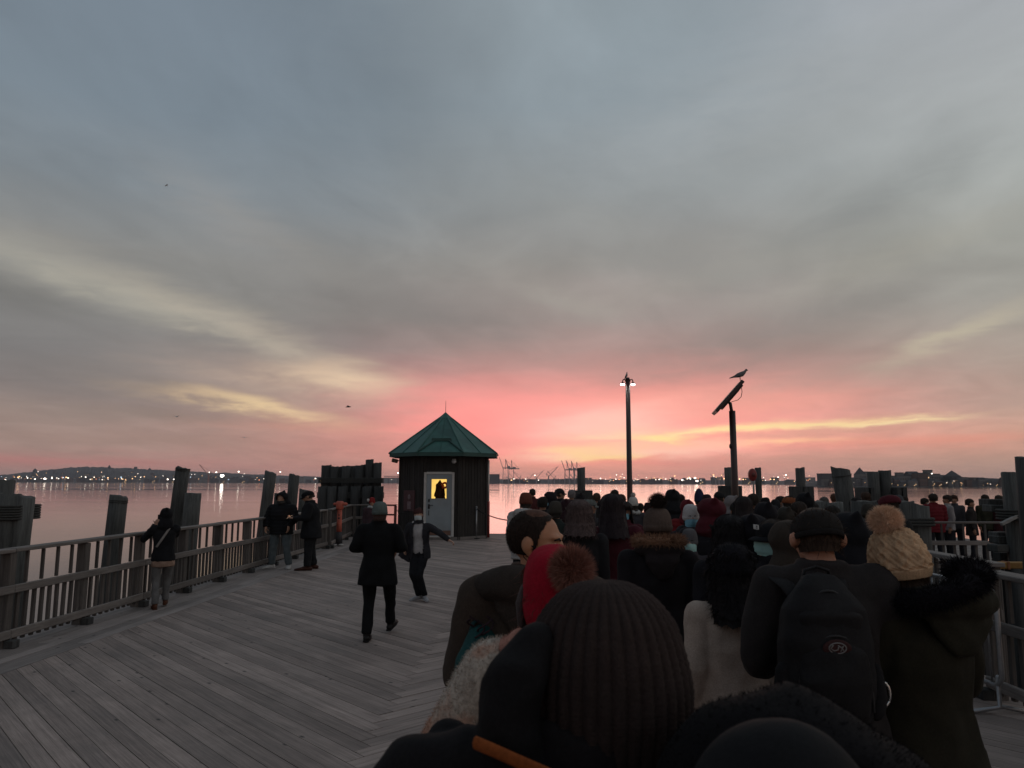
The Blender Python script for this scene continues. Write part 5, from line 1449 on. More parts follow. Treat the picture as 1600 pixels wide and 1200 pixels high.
def cable_mesh(wide=1.08, up=.150):
    n, m = 150, 60
    def fn(u, th):
        q = th/(2*PI)*9; f = q-math.floor(q)
        z = u*26
        tw = .5+.22*math.sin(z*.9); tw2 = .5-.22*math.sin(z*.9)
        a = math.exp(-((f-tw)/.13)**2)+math.exp(-((f-tw2)/.13)**2)
        r = .011*min(1.2, a)*min(1, u*5) + .0025*math.sin(z*3.2+q*20)
        if u < .24: r = .008+.004*abs(math.sin(th*30))
        if u > .85: r *= (1-u)/.15
        return r
    return dome_mesh(.088*wide, .108*wide, up, .055, n, m, fn, -.06, .75)
def pompom_mesh(r, hairs=900, L=.03, seed=3, wdt=.0016):
    mb = MB(); mb.ball((0, 0, 0), r*.84, 14, 10); rn_ = random.Random(seed)
    for _ in range(hairs):
        d = Vector((rn_.gauss(0, 1), rn_.gauss(0, 1), rn_.gauss(0, 1))).normalized()
        mb.tri_hair(d*r*.60, d+Vector((rn_.uniform(-.3, .3), rn_.uniform(-.3, .3), rn_.uniform(-.3, .3))), (r*.4+L)*rn_.uniform(.6, 1.05), wdt, rnd=rn_)
    return mb.mesh('pompom')
def hair_mesh(length=.0, vol=.012, strands=0, seed=1, curl=.0, front=True, back_only=False, rough=.006, n=48, m=26):
    """hair shell over the cranium; length > 0 lets it fall behind and beside the neck"""
    mb = MB(); rn_ = random.Random(seed); vs = []; F = []
    for i in range(m+1):
        u = i/m
        for j in range(n):
            th = 2*PI*j/n; c_, s_ = math.cos(th), math.sin(th)
            fr = max(0.0, s_)                       # 1 at the face
            zb = -.075-(length if s_ < .35 else 0)*(1 if s_ < .1 else (.35-s_)/.25)
            if s_ > .35: zb = .045+.02*(s_-.35)
            elif s_ > .0: zb = zb*(1-s_/.35)+.045*(s_/.35) if length == 0 else zb*(1-(s_/.35)**2)+.045*(s_/.35)**2
            if u < .55:
                q = u/.55; z = .095*math.cos(q*PI/2); k = math.sin(q*PI/2)**.9
            else:
                q = (u-.55)/.45; z = zb*q; k = 1.0 + (.25*q if length > .05 else -.10*q)
                if z < -.10: k *= 1+.8*min(.25, -z-.10)
            if u > .8: z += (u-.8)/.2*min(.022, length*.15)*(mnoise.noise(Vector((j*.9+seed, 0, 3)))+.5*math.sin(j*1.7))
            rr = vol+rough*mnoise.noise(Vector((c_*7, s_*7, z*9+seed)))+rough*.8*math.sin(j*2.7+seed+z*20*curl)
            p = Vector(((.078+rr)*k*c_, (.098+rr)*k*s_-(.012 if z < -.08 else 0)-max(0, -z-.12)*.25, z+(rr if u < .5 else 0)))
            vs.append(p+HC)
    for i in range(m):
        for j in range(n):
            j2 = (j+1) % n; F.append((i*n+j, (i+1)*n+j, (i+1)*n+j2, i*n+j2))
    mb.add(vs, F)
    for _ in range(strands):
        j = rn_.randrange(n); i = rn_.randrange(int(m*.3), m+1); p = vs[i*n+j]
        if (p-HC).y > .06: continue
        d = Vector((p.x*.6+rn_.uniform(-.05, .05), (p.y)*.5+rn_.uniform(-.05, .05)-.02, -.15 if length > 0 else rn_.uniform(-.1, .15)))
        mb.tri_hair(p, d, rn_.uniform(.02, .055), .0014, bend=.9*curl+.3, rnd=rn_)
    return mb.mesh('hair', None, True)
def hood_mesh(seed=1, peak=.02, wide=1.0, open_front=True, fur=0, amp=.007):
    mb = MB()
    mb.ball((0, -.02, 1.665), (.108*wide, .128, .128), 22, 16)
    mb.loft([(0, -.05, 1.44), (0, -.045, 1.52), (0, -.03, 1.60)], [(.15, .10), (.125, .10), (.10*wide, .10)], n=18)
    mb.loft([(0, -.09, 1.72), (0, -.14, 1.765+peak)], [.05, .02], n=8)
    me = remesh(mb, 'hood', .012, 4); folds(me, amp, (9, 9, 7), seed)
    if open_front:                              # cut the face opening and turn the rim in
        vs = [v.co.copy() for v in me.vertices]
        for v in me.vertices:
            x, y, z = v.co
            dx, dz = x/.072, (z-1.64)/.105
            q = dx*dx+dz*dz
            if y > .02 and q < 1: v.co.y -= (y+.0)*(1-q)**.5*1.6
    if fur:
        pass
    me.update(); return me
def hood_down_mesh(seed=1, big=1.0, fur=0, furL=.03):
    """hood lying on the shoulders behind the neck"""
    mb = MB(); N = 12; pts = []; rad = []
    for k in range(N+1):
        a = PI*(k/N)*1.25-PI*.125; pts.append((.125*big*math.cos(a), -.03-.105*big*math.sin(a), 1.475+.02*math.sin(a))); rad.append((.045*big*(.6+.6*math.sin(max(0, min(PI, PI*k/N)))), .05*big))
    mb.loft(pts, rad, n=14, hint=(0, 0, 1))
    mb.loft([(0, -.10, 1.50), (0, -.145, 1.40), (0, -.15, 1.30)], [(.12*big, .05), (.11*big, .045), (.05*big, .03)], n=14)
    me = remesh(mb, 'hood', .012, 4); folds(me, .009, (8, 8, 7), seed); return me
def fur_rim_mesh(big=1.0, hairs=1400, L=.035, seed=2, tilt=0.0):
    mb = MB(); N = 14; rn_ = random.Random(seed)
    c = [(.145*big*math.cos(a), -.04-.125*big*math.sin(a), 1.505+.01*math.sin(a)) for a in [PI*(k/N)*1.3-PI*.15 for k in range(N+1)]]
    mb.loft(c, [.034*big]*(N+1), n=10)
    for _ in range(hairs):
        k = rn_.random()*N; i = int(k) if k < N else N-1; p = Vector(c[i]).lerp(Vector(c[i+1]), k-i)
        d = Vector((rn_.gauss(0, 1), rn_.gauss(0, 1), rn_.gauss(0, 1))).normalized()
        mb.tri_hair(p+d*.026*big, d+Vector((0, 0, -.2)), L*rn_.uniform(.6, 1.3), .0018, rnd=rn_)
    return mb.mesh('fur_trim')
def cap_mesh(flat=False):
    mb = MB(); me = dome_mesh(.092, .112, .085 if not flat else .072, .012, 44, 16, lambda u, th: .002*math.sin(6*th)*(u > .3)+.004*mnoise.noise(Vector((math.cos(th)*2, math.sin(th)*2, u*2))), -.05, .5)
    mb.v = [tuple(v.co) for v in me.vertices]; mb.f = [tuple(p.vertices) for p in me.polygons]
    vs = []; F = []; n = 14                      # peak
    for i in range(4):
        q = i/3
        for j in range(n+1):
            a = math.radians(25+130*j/n); r = 1+q*.55*math.sin((j/n)*PI)**.5
            vs.append(Vector((.090*math.cos(a)*(1+.1*q), -.012+.110*math.sin(a)*r, 1.650-.018*q*q-.01*abs(math.cos(a))*q)))
    k = len(vs); vs += [v-Vector((0, 0, .006)) for v in vs]
    for i in range(3):
        for j in range(n):
            a, b_, c_, d_ = i*(n+1)+j, i*(n+1)+j+1, (i+1)*(n+1)+j+1, (i+1)*(n+1)+j
            F.append((a, b_, c_, d_)); F.append((a+k, d_+k, c_+k, b_+k))
    for j in range(n): F.append((3*(n+1)+j, 3*(n+1)+j+1, 3*(n+1)+j+1+k, 3*(n+1)+j+k))
    mb.add(vs, F); return mb.mesh('cap', None, True)
def mask_mesh():
    vs = []; F = []; n, m = 14, 8
    for i in range(m+1):
        v_ = i/m
        for j in range(n+1):
            a = math.radians(-72+144*j/n); z = 1.622-.085*v_
            r = .088+.030*math.cos(a)**2*(1-.5*abs(v_-.35)) - (.012 if v_ > .85 else 0)+.0018*math.sin(v_*PI*6)
            vs.append((.072*math.sin(a)*1.08, .002+r*math.cos(a)*1.02, z-.01*abs(math.sin(a))))
    for i in range(m):
        for j in range(n): F.append((i*(n+1)+j, i*(n+1)+j+1, (i+1)*(n+1)+j+1, (i+1)*(n+1)+j))
    mb = MB(); mb.add(vs, F)
    for s in (-1, 1): mb.loft([(s*.068, .03, 1.615), (s*.080, .0, 1.640), (s*.084, -.022, 1.635), (s*.078, -.018, 1.60), (s*.068, .025, 1.558)], [.0016]*5, n=5, dome=False)
    return mb.mesh('face_mask', None, True)
def eyes_parts(parent, iris=(.05, .03, .02), H=None):
    for s in (-1, 1):
        mb = MB(); mb.ball((s*.029, .078, 1.634), (.0125, .010, .0085), 12, 8); o = mb.build('eye', surf('eye_white', (.55, .52, .50), .3, .05, 20, 0), parent, True)
        mb = MB(); mb.ball((s*.029, .0865, 1.634), (.0055, .003, .0055), 10, 6); mb.build('iris', surf('iris', iris, .2, .1, 30, 0), o, True)
        b_ = MB(); b_.loft([(s*.012, .094, 1.650), (s*.028, .0945, 1.657), (s*.046, .082, 1.652)], [(.0035, .003), (.005, .003), (.0025, .002)], n=6, hint=(0, 0, 1)); b_.build('eyebrow', hairmat((.02, .014, .012)), parent, True)

TM = {}
def T(key, fn):
    if key not in TM: TM[key] = fn()
    return TM[key]
def head_node(root, P):
    """head parts follow the turned head: returns the matrix they need"""
    H = headM(P); sh = lean_pt(P, (0, 0, 1.53))-Vector((0, 0, 1.53)); return Matrix.Translation(sh) @ H
def person(label, loc, h, face=0.0, pose_key='down', P=None, coat=None, legs=(.02, .02, .025), shoes=(.03, .03, .03), head='hair', hcol=(.03, .022, .018), hatcol=None, sk=SKIN_M,
           mask=None, width=1.0, group=None, eyes=False, top_ref=None, extra=None, hood_down=None, scarf=None, simple=False, name='person'):
    """coat = (kind, colour); face = heading in radians, 0 looks away from the camera (+y), positive turns left"""
    P_ = P or POSE[pose_key]; pk = pose_key if P is None else 'c%d' % id(P)
    refs = {'hair': 1.768, 'long': 1.772, 'bun': 1.80, 'beanie': 1.795, 'pompom': 1.865, 'hood': 1.80, 'cap': 1.765, 'cable': 1.90, 'pointed': 1.90, 'bald': 1.755, 'santa': 1.80, 'curly': 1.79, 'beret': 1.78}
    s = h/(top_ref or refs.get(head, 1.77))
    root = thing(name, label, 'person', loc, face, group); root.scale = (s*width, s*width, s)
    bm_ = T(('body', pk), lambda: body_mesh(P_)); mobj('body', bm_, root, skin(sk))
    ck, cc = coat
    cm = coat if len(coat) == 2 else coat[:2]
    kinds = {'long': dict(hem=.48, flare=1.12, amp=.010), 'mid': dict(hem=.74, flare=1.05, amp=.010), 'puffer': dict(hem=.80, fat=1.08, sleeve=1.18, puff=.012, amp=.007), 'puffer_long': dict(hem=.55, fat=1.08, sleeve=1.15, puff=.012, amp=.007, flare=1.05), 'jacket': dict(hem=.84, amp=.010), 'parka': dict(hem=.70, flare=1.1, fat=1.06, sleeve=1.1, amp=.011)}
    mobj('coat', T(('coat', ck, pk), lambda: coat_mesh(P_, seed=len(ck)+len(pk), **kinds[ck])), root, cloth(cc))
    mobj('trousers', T(('tr', pk), lambda: trousers_mesh(P_)), root, cloth(legs, .9))
    if not simple:
        pass
    sk_ = ('shoes', pk)
    if sk_ not in TM:
        tmp = []
        for c in 'lr':
            an = Vector(P_[c+'an']); f = Vector(P_[c+'ft']).normalized(); g_ = Vector((0, 0, 1)); b0 = an+Vector((0, 0, -.085)); up = MB()
            up.loft([b0-f*.055+g_*.045, b0+g_*.05, b0+f*.08+g_*.045, b0+f*.15+g_*.032, b0+f*.19+g_*.028], [(.034, .036), (.042, .044), (.045, .036), (.044, .026), (.030, .018)], n=10, hint=tuple(f.cross(g_)))
            up.loft([an+g_*.02, b0+g_*.06], [.046, .044], n=8); up.loft([b0-f*.07+g_*.012, b0+f*.09+g_*.012, b0+f*.20+g_*.014], [(.036, .012), (.048, .012), (.034, .011)], n=10, hint=tuple(f.cross(g_)))
            tmp.append(up.mesh('shoe', None, True))
        TM[sk_] = tmp
    for me in TM[sk_]: mobj('shoe', me, root, cloth(shoes, .6, 120, .1))
    HM = head_node(root, P_)
    def hpart(nm, me, mat, M=None):
        o = mobj(nm, me, root, mat); o.matrix_local = HM @ (M or Matrix.Identity(4)); return o
    hm = hairmat(hcol); hc = cloth(hatcol) if hatcol else None
    if head in ('hair', 'cap', 'bald'): hpart('hair', T(('hair', head == 'hair'), lambda: hair_mesh(0, .013 if head == 'hair' else .004, 260 if head == 'hair' else 0, 3)), hm)
    if head in ('beanie', 'pompom', 'pointed', 'cable', 'beret', 'santa'): hpart('hair', T(('hair_u',), lambda: hair_mesh(.03, .004, 120, 5)), hm)
    if head == 'long': hpart('hair', T(('hair_l', len(label) % 2), lambda: hair_mesh(.20, .018, 500, 7+len(label) % 2, curl=.4)), hm)
    if head == 'curly': hpart('hair', T(('hair_c',), lambda: hair_mesh(.11, .030, 2600, 9, curl=1.4, rough=.008)), hm)
    if head == 'bun':
        hpart('hair', T(('hair_b',), lambda: hair_mesh(0, .012, 150, 11)), hm); b_ = T(('bun',), lambda: MB().ball((0, -.09, 1.745), (.042, .04, .036)).mesh('hair_bun', None, True)); hpart('hair_bun', b_, hm)
    if head == 'beanie': hpart('beanie', T(('beanie',), lambda: beanie_mesh()), hc)
    if head == 'santa':
        hpart('beanie', T(('beanie',), lambda: beanie_mesh()), hc)
        hpart('pompom', T(('pom', 3), lambda: pompom_mesh(.040, 500, .012)), cloth((.7, .68, .66)), Matrix.Translation((.115, .02, 1.70)))
    if head == 'pompom':
        hpart('beanie', T(('beanie',), lambda: beanie_mesh()), hc); hpart('pompom', T(('pom', 1), lambda: pompom_mesh(.042, 700, .016)), cloth(extra or hatcol), Matrix.Translation((0, -.03, 1.815)))
    if head == 'cable':
        hpart('beanie', T(('cable',), lambda: cable_mesh()), hc)
    if head == 'pointed': hpart('beanie', T(('pointed',), lambda: beanie_mesh(up=.22, pw=1.1)), hc)
    if head == 'cap': hpart('cap', T(('cap',), lambda: cap_mesh()), hc)
    if head == 'beret': hpart('beret', T(('beret',), lambda: dome_mesh(.118, .128, .085, .02, 40, 14, lambda u, th: .008*mnoise.noise(Vector((math.cos(th)*3, math.sin(th)*3, u*3))), -.25, .55)), hc)
    if head == 'hood': hpart('hood', T(('hood',), lambda: hood_mesh()), hc or cloth(cc))
    if hood_down: mobj('hood', T(('hoodd',), lambda: hood_down_mesh()), root, cloth(hood_down))
    if scarf:
        sc = T(('scarf', pk), lambda: (lambda m: remesh(m.loft([lean_pt(P_, (.10*math.cos(a), -.005+.09*math.sin(a), 1.49+.012*math.sin(2*a))) for a in [2*PI*k/16 for k in range(17)]], [.040]*17, n=10), 'scarf', .012, 3))(MB()))
        mobj('scarf', sc, root, cloth(scarf))
    if mask: hpart('face_mask', T(('mask',), mask_mesh), surf('mask_'+'_'.join('%02d' % int(c*99) for c in mask), mask, .8, .08, 40, .2, 200))
    if eyes:
        n0 = set(o.name for o in root.children); eyes_parts(root)
        for o in root.children:
            if o.name not in n0: o.matrix_local = HM
    return root, HM, s

# ---------------- the people, farthest first
BLK, NAV, GRY, CHR = (.016, .015, .017), (.014, .018, .030), (.06, .06, .065), (.030, .029, .031)
MAR, RED, OLV, BRN = (.060, .012, .018), (.16, .018, .020), (.035, .034, .022), (.055, .035, .025)
def put(px, py, D): p = at(px, py, D); return (p.x, p.y, 0.0), p.z
def crowd(label, px, py, D, **k):
    loc, h = put(px, py, D)
    h0 = h
    k.setdefault('coat', ('mid', BLK))
    h = min(max(h, 1.50), 1.93)
    return person(label, loc, h, group=k.pop('group', 'people waiting in the queue on the deck'), **k)
M_BLUE, M_MINT, M_WHITE = (.16, .36, .46), (.30, .50, .48), (.50, .52, .54)
rA = random.Random(4)
def turn(a): return math.radians(a)
Q = [
 ('man in a rust brown beanie and wide off white coat, left end of crowd', 822, 768, 11.5, dict(head='beanie', hatcol=(.115, .038, .026), coat=('puffer', (.34, .32, .31)), hood_down=(.36, .34, .33), face=turn(-20), width=1.08)),
 ('dark headed person in a dark red coat behind the rust brown beanie', 832, 763.5, 22, dict(head='hair', coat=('mid', (.07, .02, .02)))),
 ('person with a blue face mask and dark hood, right of the rust brown beanie', 858, 767, 13.5, dict(head='hood', hatcol=(.02, .016, .02), mask=M_BLUE, face=turn(100))),
 ('person in a peaked dark cap turned right, in the far row of the crowd', 875, 762.5, 17, dict(head='cap', hatcol=(.02, .018, .02), face=turn(-75))),
 ('grey haired person right of the peaked dark cap', 893, 765, 18, dict(head='hair', hcol=(.16, .14, .14), coat=('mid', CHR))),
 ('person in a dark hood in front of the slim pile on its squat block', 907, 769, 16, dict(head='hood', hatcol=BLK, coat=('puffer', (.02, .02, .026)))),
 ('person in a grey green peaked cap behind the fur hooded head', 921, 777, 10.5, dict(head='cap', hatcol=(.11, .12, .115), coat=('mid', CHR), face=turn(-60))),
 ('brown haired person in a pale jacket right of the slim pile', 932, 770, 17, dict(head='hair', hcol=(.06, .035, .025), coat=('jacket', (.20, .18, .17)))),
 ('small dark head left of the tall woman with dark hair, raising a hat brim', 951, 771, 18, dict(head='bun', coat=('mid', BLK))),
 ('dark haired person in the far row left of the lamp post', 960, 765, 17, dict(head='hair', coat=('mid', (.03, .015, .018)))),
 ('person with short brown hair close left of the lamp post', 970, 772, 14, dict(head='hair', hcol=(.05, .03, .022), coat=('mid', CHR))),
 ('woman in a white bobble hat and pale scarf at the foot of the lamp post', 989, 769, 13.5, dict(head='pompom', hatcol=(.45, .42, .39), coat=('mid', (.05, .045, .05)), scarf=(.42, .40, .38))),
 ('person with a pale blue mask turned towards us, in a maroon coat', 975, 783, 9.5, dict(head='long', hcol=(.025, .018, .018), coat=('mid', MAR), mask=M_BLUE, face=turn(150), eyes=True)),
 ('person in big black hood and coat between the fur collar and the pointed hat', 1050, 763, 12.5, dict(head='hood', hatcol=(.014, .014, .016), coat=('parka', (.014, .014, .016)), width=1.12)),
 ('small head close right of the big black hood', 1063, 772, 16, dict(head='hair', coat=('mid', CHR))),
 ('person in a tall pointed navy hat with a white stripe, red jacket', 1092, 761, 15, dict(head='pointed', hatcol=(.025, .028, .06), coat=('jacket', RED), width=1.1)),
 ('person in a dark red patterned jacket just below the pointed navy hat', 1073, 779, 11, dict(head='hood', hatcol=(.12, .016, .022), coat=('puffer', RED))),
 ('person in a dark beanie left of the solar pole', 1104, 771, 14, dict(head='beanie', hatcol=(.03, .02, .025))),
 ('person in a peaked black cap close left of the solar pole', 1124, 767, 13.5, dict(head='cap', hatcol=(.014, .014, .016), face=turn(-40))),
 ('person in a pale grey hood leaning beside the solar pole', 1141, 773, 12, dict(head='hood', hatcol=(.20, .18, .18), coat=('mid', (.10, .09, .09)), face=turn(30))),
 ('long dark haired person right of the solar pole', 1161, 775, 9, dict(head='long', hcol=(.022, .016, .016), coat=('mid', BLK))),
 ('person with short dark hair in front of the lifebuoy box pile', 1176, 771, 12, dict(head='hair', coat=('mid', CHR))),
 ('small dark head right of the lifebuoy box pile', 1195, 776, 16, dict(head='beanie', hatcol=BLK, face=turn(40))),
 ('person in a dark cap between the pile and the orange cap', 1211, 779, 14, dict(head='beanie', hatcol=(.02, .02, .022))),
 ('person with a pale mask, head turned right, left of the orange cap', 1221, 775, 14.5, dict(head='hair', mask=M_WHITE, face=turn(-120), coat=('mid', CHR))),
 ('person in an orange brown peaked cap and dark green jacket', 1234, 774, 11.5, dict(head='cap', hatcol=(.20, .065, .028), coat=('jacket', (.018, .035, .030)), face=turn(-80))),
 ('person in a black pointed hood in front of the squat block pile', 1256, 768, 10.5, dict(head='hood', hatcol=(.012, .012, .014), coat=('parka', (.013, .013, .016)), width=1.1)),
 ('grey haired person with head bowed left of the slanted pile', 1287, 776, 15.5, dict(head='hair', hcol=(.09, .08, .075), coat=('mid', CHR))),
 ('brown haired person half behind the slanted pile', 1303, 771, 18, dict(head='hair', hcol=(.07, .035, .022), coat=('mid', BRN))),
 ('dark haired person in black right of the slanted pile', 1338, 777, 12.5, dict(head='long', hcol=(.015, .012, .012), coat=('mid', BLK))),
 ('brown haired person in the far row left of the maroon beret', 1352, 768, 16, dict(head='hair', hcol=(.05, .03, .022), coat=('mid', (.03, .03, .034)))),
 ('person in a maroon beret and black camouflage jacket', 1388, 769, 9.0, dict(head='beret', hatcol=(.075, .014, .020), coat=('parka', (.020, .020, .021)), face=turn(15))),
 ('grey hooded person right behind the maroon beret', 1402, 772, 13, dict(head='beanie', hatcol=(.06, .06, .065), coat=('mid', CHR))),
 ('dark haired person behind the broad pale pile heads', 1413, 775, 19, dict(head='hair', coat=('mid', BLK), face=turn(-30))),
 ('person on the right with dark hair in shadow, behind the orange cap', 1247, 783, 9.0, dict(head='hair', coat=('mid', BLK))),
 ('person in a black jacket with hood up near the white face mask', 1194, 782, 7.6, dict(head='hood', hatcol=(.013, .012, .015), coat=('puffer', (.014, .013, .017)), width=1.06)),
 ('person in a white headband and light blue mask facing the camera', 1079, 786, 8.2, dict(head='beanie', hatcol=(.42, .40, .40), coat=('mid', (.018, .016, .022)), mask=M_BLUE, face=turn(178), eyes=True, sk=SKIN_M, hood_down=(.02, .018, .02))),
 ('child in a grey cap, mint face mask and pale blue jeans below the masked woman', 1077, 824, 7.3, dict(head='beanie', hatcol=(.09, .085, .09), coat=('jacket', (.035, .03, .035)), legs=(.13, .22, .31), mask=M_MINT, face=turn(165), eyes=True)),
 ('curly grey brown haired woman in black, left of the tall dark haired woman', 905, 779, 6.8, dict(head='curly', hcol=(.085, .058, .055), coat=('long', BLK))),
 ('tall woman with long dark hair and a maroon coat in the middle of the crowd', 956, 771, 7.2, dict(head='long', hcol=(.020, .013, .015), coat=('long', (.055, .011, .017)), width=1.08)),
 ('person in a maroon knitted hood left of the black fluffy hair', 1110, 776, 7.9, dict(head='hood', hatcol=(.070, .012, .018), coat=('mid', (.014, .013, .016)), width=1.35)),
 ('person with big fluffy black hair in front of the maroon hood', 1140, 802, 5.0, dict(head='curly', hcol=(.012, .010, .011), coat=('mid', (.012, .011, .014)), width=1.0)),
 ('person in a large black hood left of the flat cap, turned to the mask wearer', 1176, 800, 5.0, dict(head='hood', hatcol=(.012, .011, .014), coat=('parka', (.013, .012, .016)), width=1.1, face=turn(-20))),
 ('person in black cap with white letters and mint face mask, facing left', 1205, 809, 4.7, dict(head='cap', hatcol=(.012, .012, .014), coat=('mid', (.015, .014, .018)), mask=M_MINT, face=turn(98), eyes=True, sk=SKIN_M)),
 ('person in a wide dark brown hood just left of the flat cap', 1232, 809, 4.4, dict(head='hood', hatcol=(.040, .030, .024), coat=('parka', (.035, .028, .024)), width=1.18)),
 ('person in a black hood and navy jacket behind the flat cap, right side', 1322, 796, 4.4, dict(head='hood', hatcol=(.012, .012, .015), coat=('parka', (.010, .014, .026)), width=1.05)),
]
LET = None
for (lab, px, py, D, kw) in Q:
    r_, HM, s_ = crowd(lab, px, py, D, **kw)
    if 'white letters' in lab:
        # white lettering on the front of the cap: plain raised strokes, as in the photo
        mw = surf('letter_white', (.62, .60, .58), .8, .05, 30)
        lt_ = MB()
        for (x0, z0, x1, z1) in ((-.030, .020, -.006, .020), (-.030, .008, -.012, .008), (-.030, -.004, -.006, -.004), (-.030, -.004, -.030, .020), (.004, -.004, .004, .020), (.004, .020, .026, .020), (.026, .020, .026, -.004), (.004, .007, .026, .007)):
            lt_.box((( x0+x1)/2, .112-.5*((x0+x1)/2)**2*8, 1.70+(z0+z1)/2), (abs(x1-x0)+.0045, .006, abs(z1-z0)+.0045))
        o = lt_.build('lettering', mw, r_); o.matrix_local = HM @ Matrix.Translation((0, -.004, .0))
# mixed heads deep in the queue, mostly hidden behind the nearer rows
HID = [(848, 776, 13), (868, 781, 10), (885, 778, 12), (942, 780, 12), (1000, 786, 16), (1012, 784, 15), (1036, 784, 13), (1118, 782, 10), (1150, 784, 10.5), (1208, 788, 10), (1226, 790, 9), (1268, 784, 11), (1300, 790, 9), (1356, 785, 9.5), (1372, 780, 12)]
labs = ['dark figure low in the crowd behind the blue mask', 'dark figure behind the bald man, under the far row', 'figure in charcoal below the grey haired person', 'figure in dark green left of the tall woman', 'dark figure just right of the lamp post foot', 'dark figure before the red railing', 'dark figure left of the big black hood', 'figure behind the maroon hood', 'figure in brown behind the fluffy black hair', 'figure in navy under the orange cap row', 'figure in black just left of the wide brown hood', 'figure in black before the squat block pile', 'figure in charcoal under the slanted pile', 'figure in black before the low pile heads', 'figure in grey beside the low pile heads']
for i, ((px, py, D), lab) in enumerate(zip(HID, labs)):
    crowd(lab, px, py, D, head=('hair', 'beanie', 'hood', 'long')[i % 4], hatcol=((.02, .02, .024), (.04, .035, .03), (.03, .014, .018))[i % 3], hcol=(.02, .016, .014), coat=(('mid', 'jacket', 'puffer')[i % 3], ((.018, .017, .02), (.02, .026, .024), (.035, .028, .024), (.014, .016, .024))[i % 4]), face=rA.uniform(-.5, .5))
for (lab, px, py, D, kw) in [
 ('dark haired person with a pale mask at the left end of the far pier row', 1445, 778, 19.5, dict(head='hair', mask=M_WHITE, face=turn(-100), coat=('mid', MAR))),
 ('person with bushy dark hair in a red and black jacket on the far pier', 1457, 771, 18.6, dict(head='hair', coat=('puffer', (.13, .014, .020)), width=1.14)),
 ('person in a pale shirt with head tilted left on the far pier', 1479, 773, 19.0, dict(head='hair', face=turn(80), coat=('jacket', (.26, .24, .24)))),
 ('brown haired person in a grey jacket with a white collar on the far pier', 1490, 773, 19.6, dict(head='hair', hcol=(.04, .02, .014), face=turn(130), coat=('jacket', (.06, .055, .06)))),
 ('shorter person looking down in the middle of the far pier row', 1515, 779, 19.0, dict(head='hair', face=turn(-120), coat=('mid', (.03, .025, .024)))),
 ('person in an olive jacket facing the camera on the far pier', 1539, 772.5, 19.2, dict(head='hair', face=turn(175), coat=('jacket', OLV), sk=SKIN_M, eyes=True)),
 ('person in a maroon coat turned right at the right end of the far pier row', 1560, 773.5, 19.0, dict(head='hair', face=turn(110), coat=('mid', (.055, .016, .018)))),
]: crowd(lab, px, py, D, group='people behind the far pier railing', **kw)

# ---------------- people out on the open deck
def deck_person(label, px, feet_y, top_y, **k):
    g_ = ground(px, feet_y); h = at(px, top_y, g_.y).z
    return person(label, (g_.x, g_.y, 0), h, **k)
# child with raised phone
Pk = pose(lel=(-.33, .20, 1.22), rel=(.20, .24, 1.28), lwr=(-.15, .30, 1.48), rwr=(.02, .34, 1.46), lhd=(.45, .45, .9), rhd=(-.45, .4, .9), lpn=(.2, 1, -.2), rpn=(.2, 1, -.2), curl=.9,
          lan=(-.09, -.06, .085), ran=(.09, .22, .12), rkn=(.10, .16, .52), lkn=(-.10, .03, .50), lean=(0, -.05))
kid, KM, ks = deck_person('child in a black hooded jacket taking a photo with raised arms by the left railing', 250, 951, 792, P=Pk, head='hood', hatcol=(.010, .010, .012), coat=('jacket', (.012, .012, .014)), legs=(.13, .125, .125), shoes=(.085, .032, .018), face=turn(28))
m_c = MB(); m_c.loft([(0, 0, .74), (0, 0, .80), (0, 0, .90)], [(.19, .145), (.195, .15), (.185, .14)], n=24, dome=False); m_ = remesh(m_c, 'shirt_hem', .014, 2); folds(m_, .012, (10, 10, 6), 3); mobj('shirt_hem', m_, kid, cloth((.26, .17, .13)))
st = MB(); st.loft([(-.13, -.155, 1.10), (-.04, -.17, 1.25), (.06, -.155, 1.42), (.10, -.08, 1.50)], [(.020, .006)]*4, n=8, hint=(1, 0, .5)); st.build('strap', cloth((.22, .20, .19)), kid, True)
mp_ = kid.matrix_basis.copy()
def phone(label, parent_root, local, rz=0, lit=False, rx=0):
    M_ = Matrix.Translation(parent_root.location) @ Matrix.Rotation(parent_root.rotation_euler.z, 4, 'Z') @ Matrix.Diagonal((*parent_root.scale, 1))
    p = M_ @ Vector(local); t = thing('phone', label, 'phone', p, parent_root.rotation_euler.z+rz); t.rotation_euler.x = rx
    mb = MB(); mb.bbox((0, 0, 0), (.078, .009, .155), bev=.003); mb.build('case', surf('phone_case', (.05, .05, .055), .4, .1, 20, 0), t)
    mb = MB(); mb.box((0, -.0052, 0), (.070, .001, .145)); mb.build('screen', emit('phone_lit', (1.0, .62, .38), 2.2) if lit else surf('phone_glass', (.02, .02, .025), .1, .1, 20, 0), t)
    return t
phone('dark phone held up by the child at the left railing', kid, (-.07, .40, 1.56), rx=0.15)
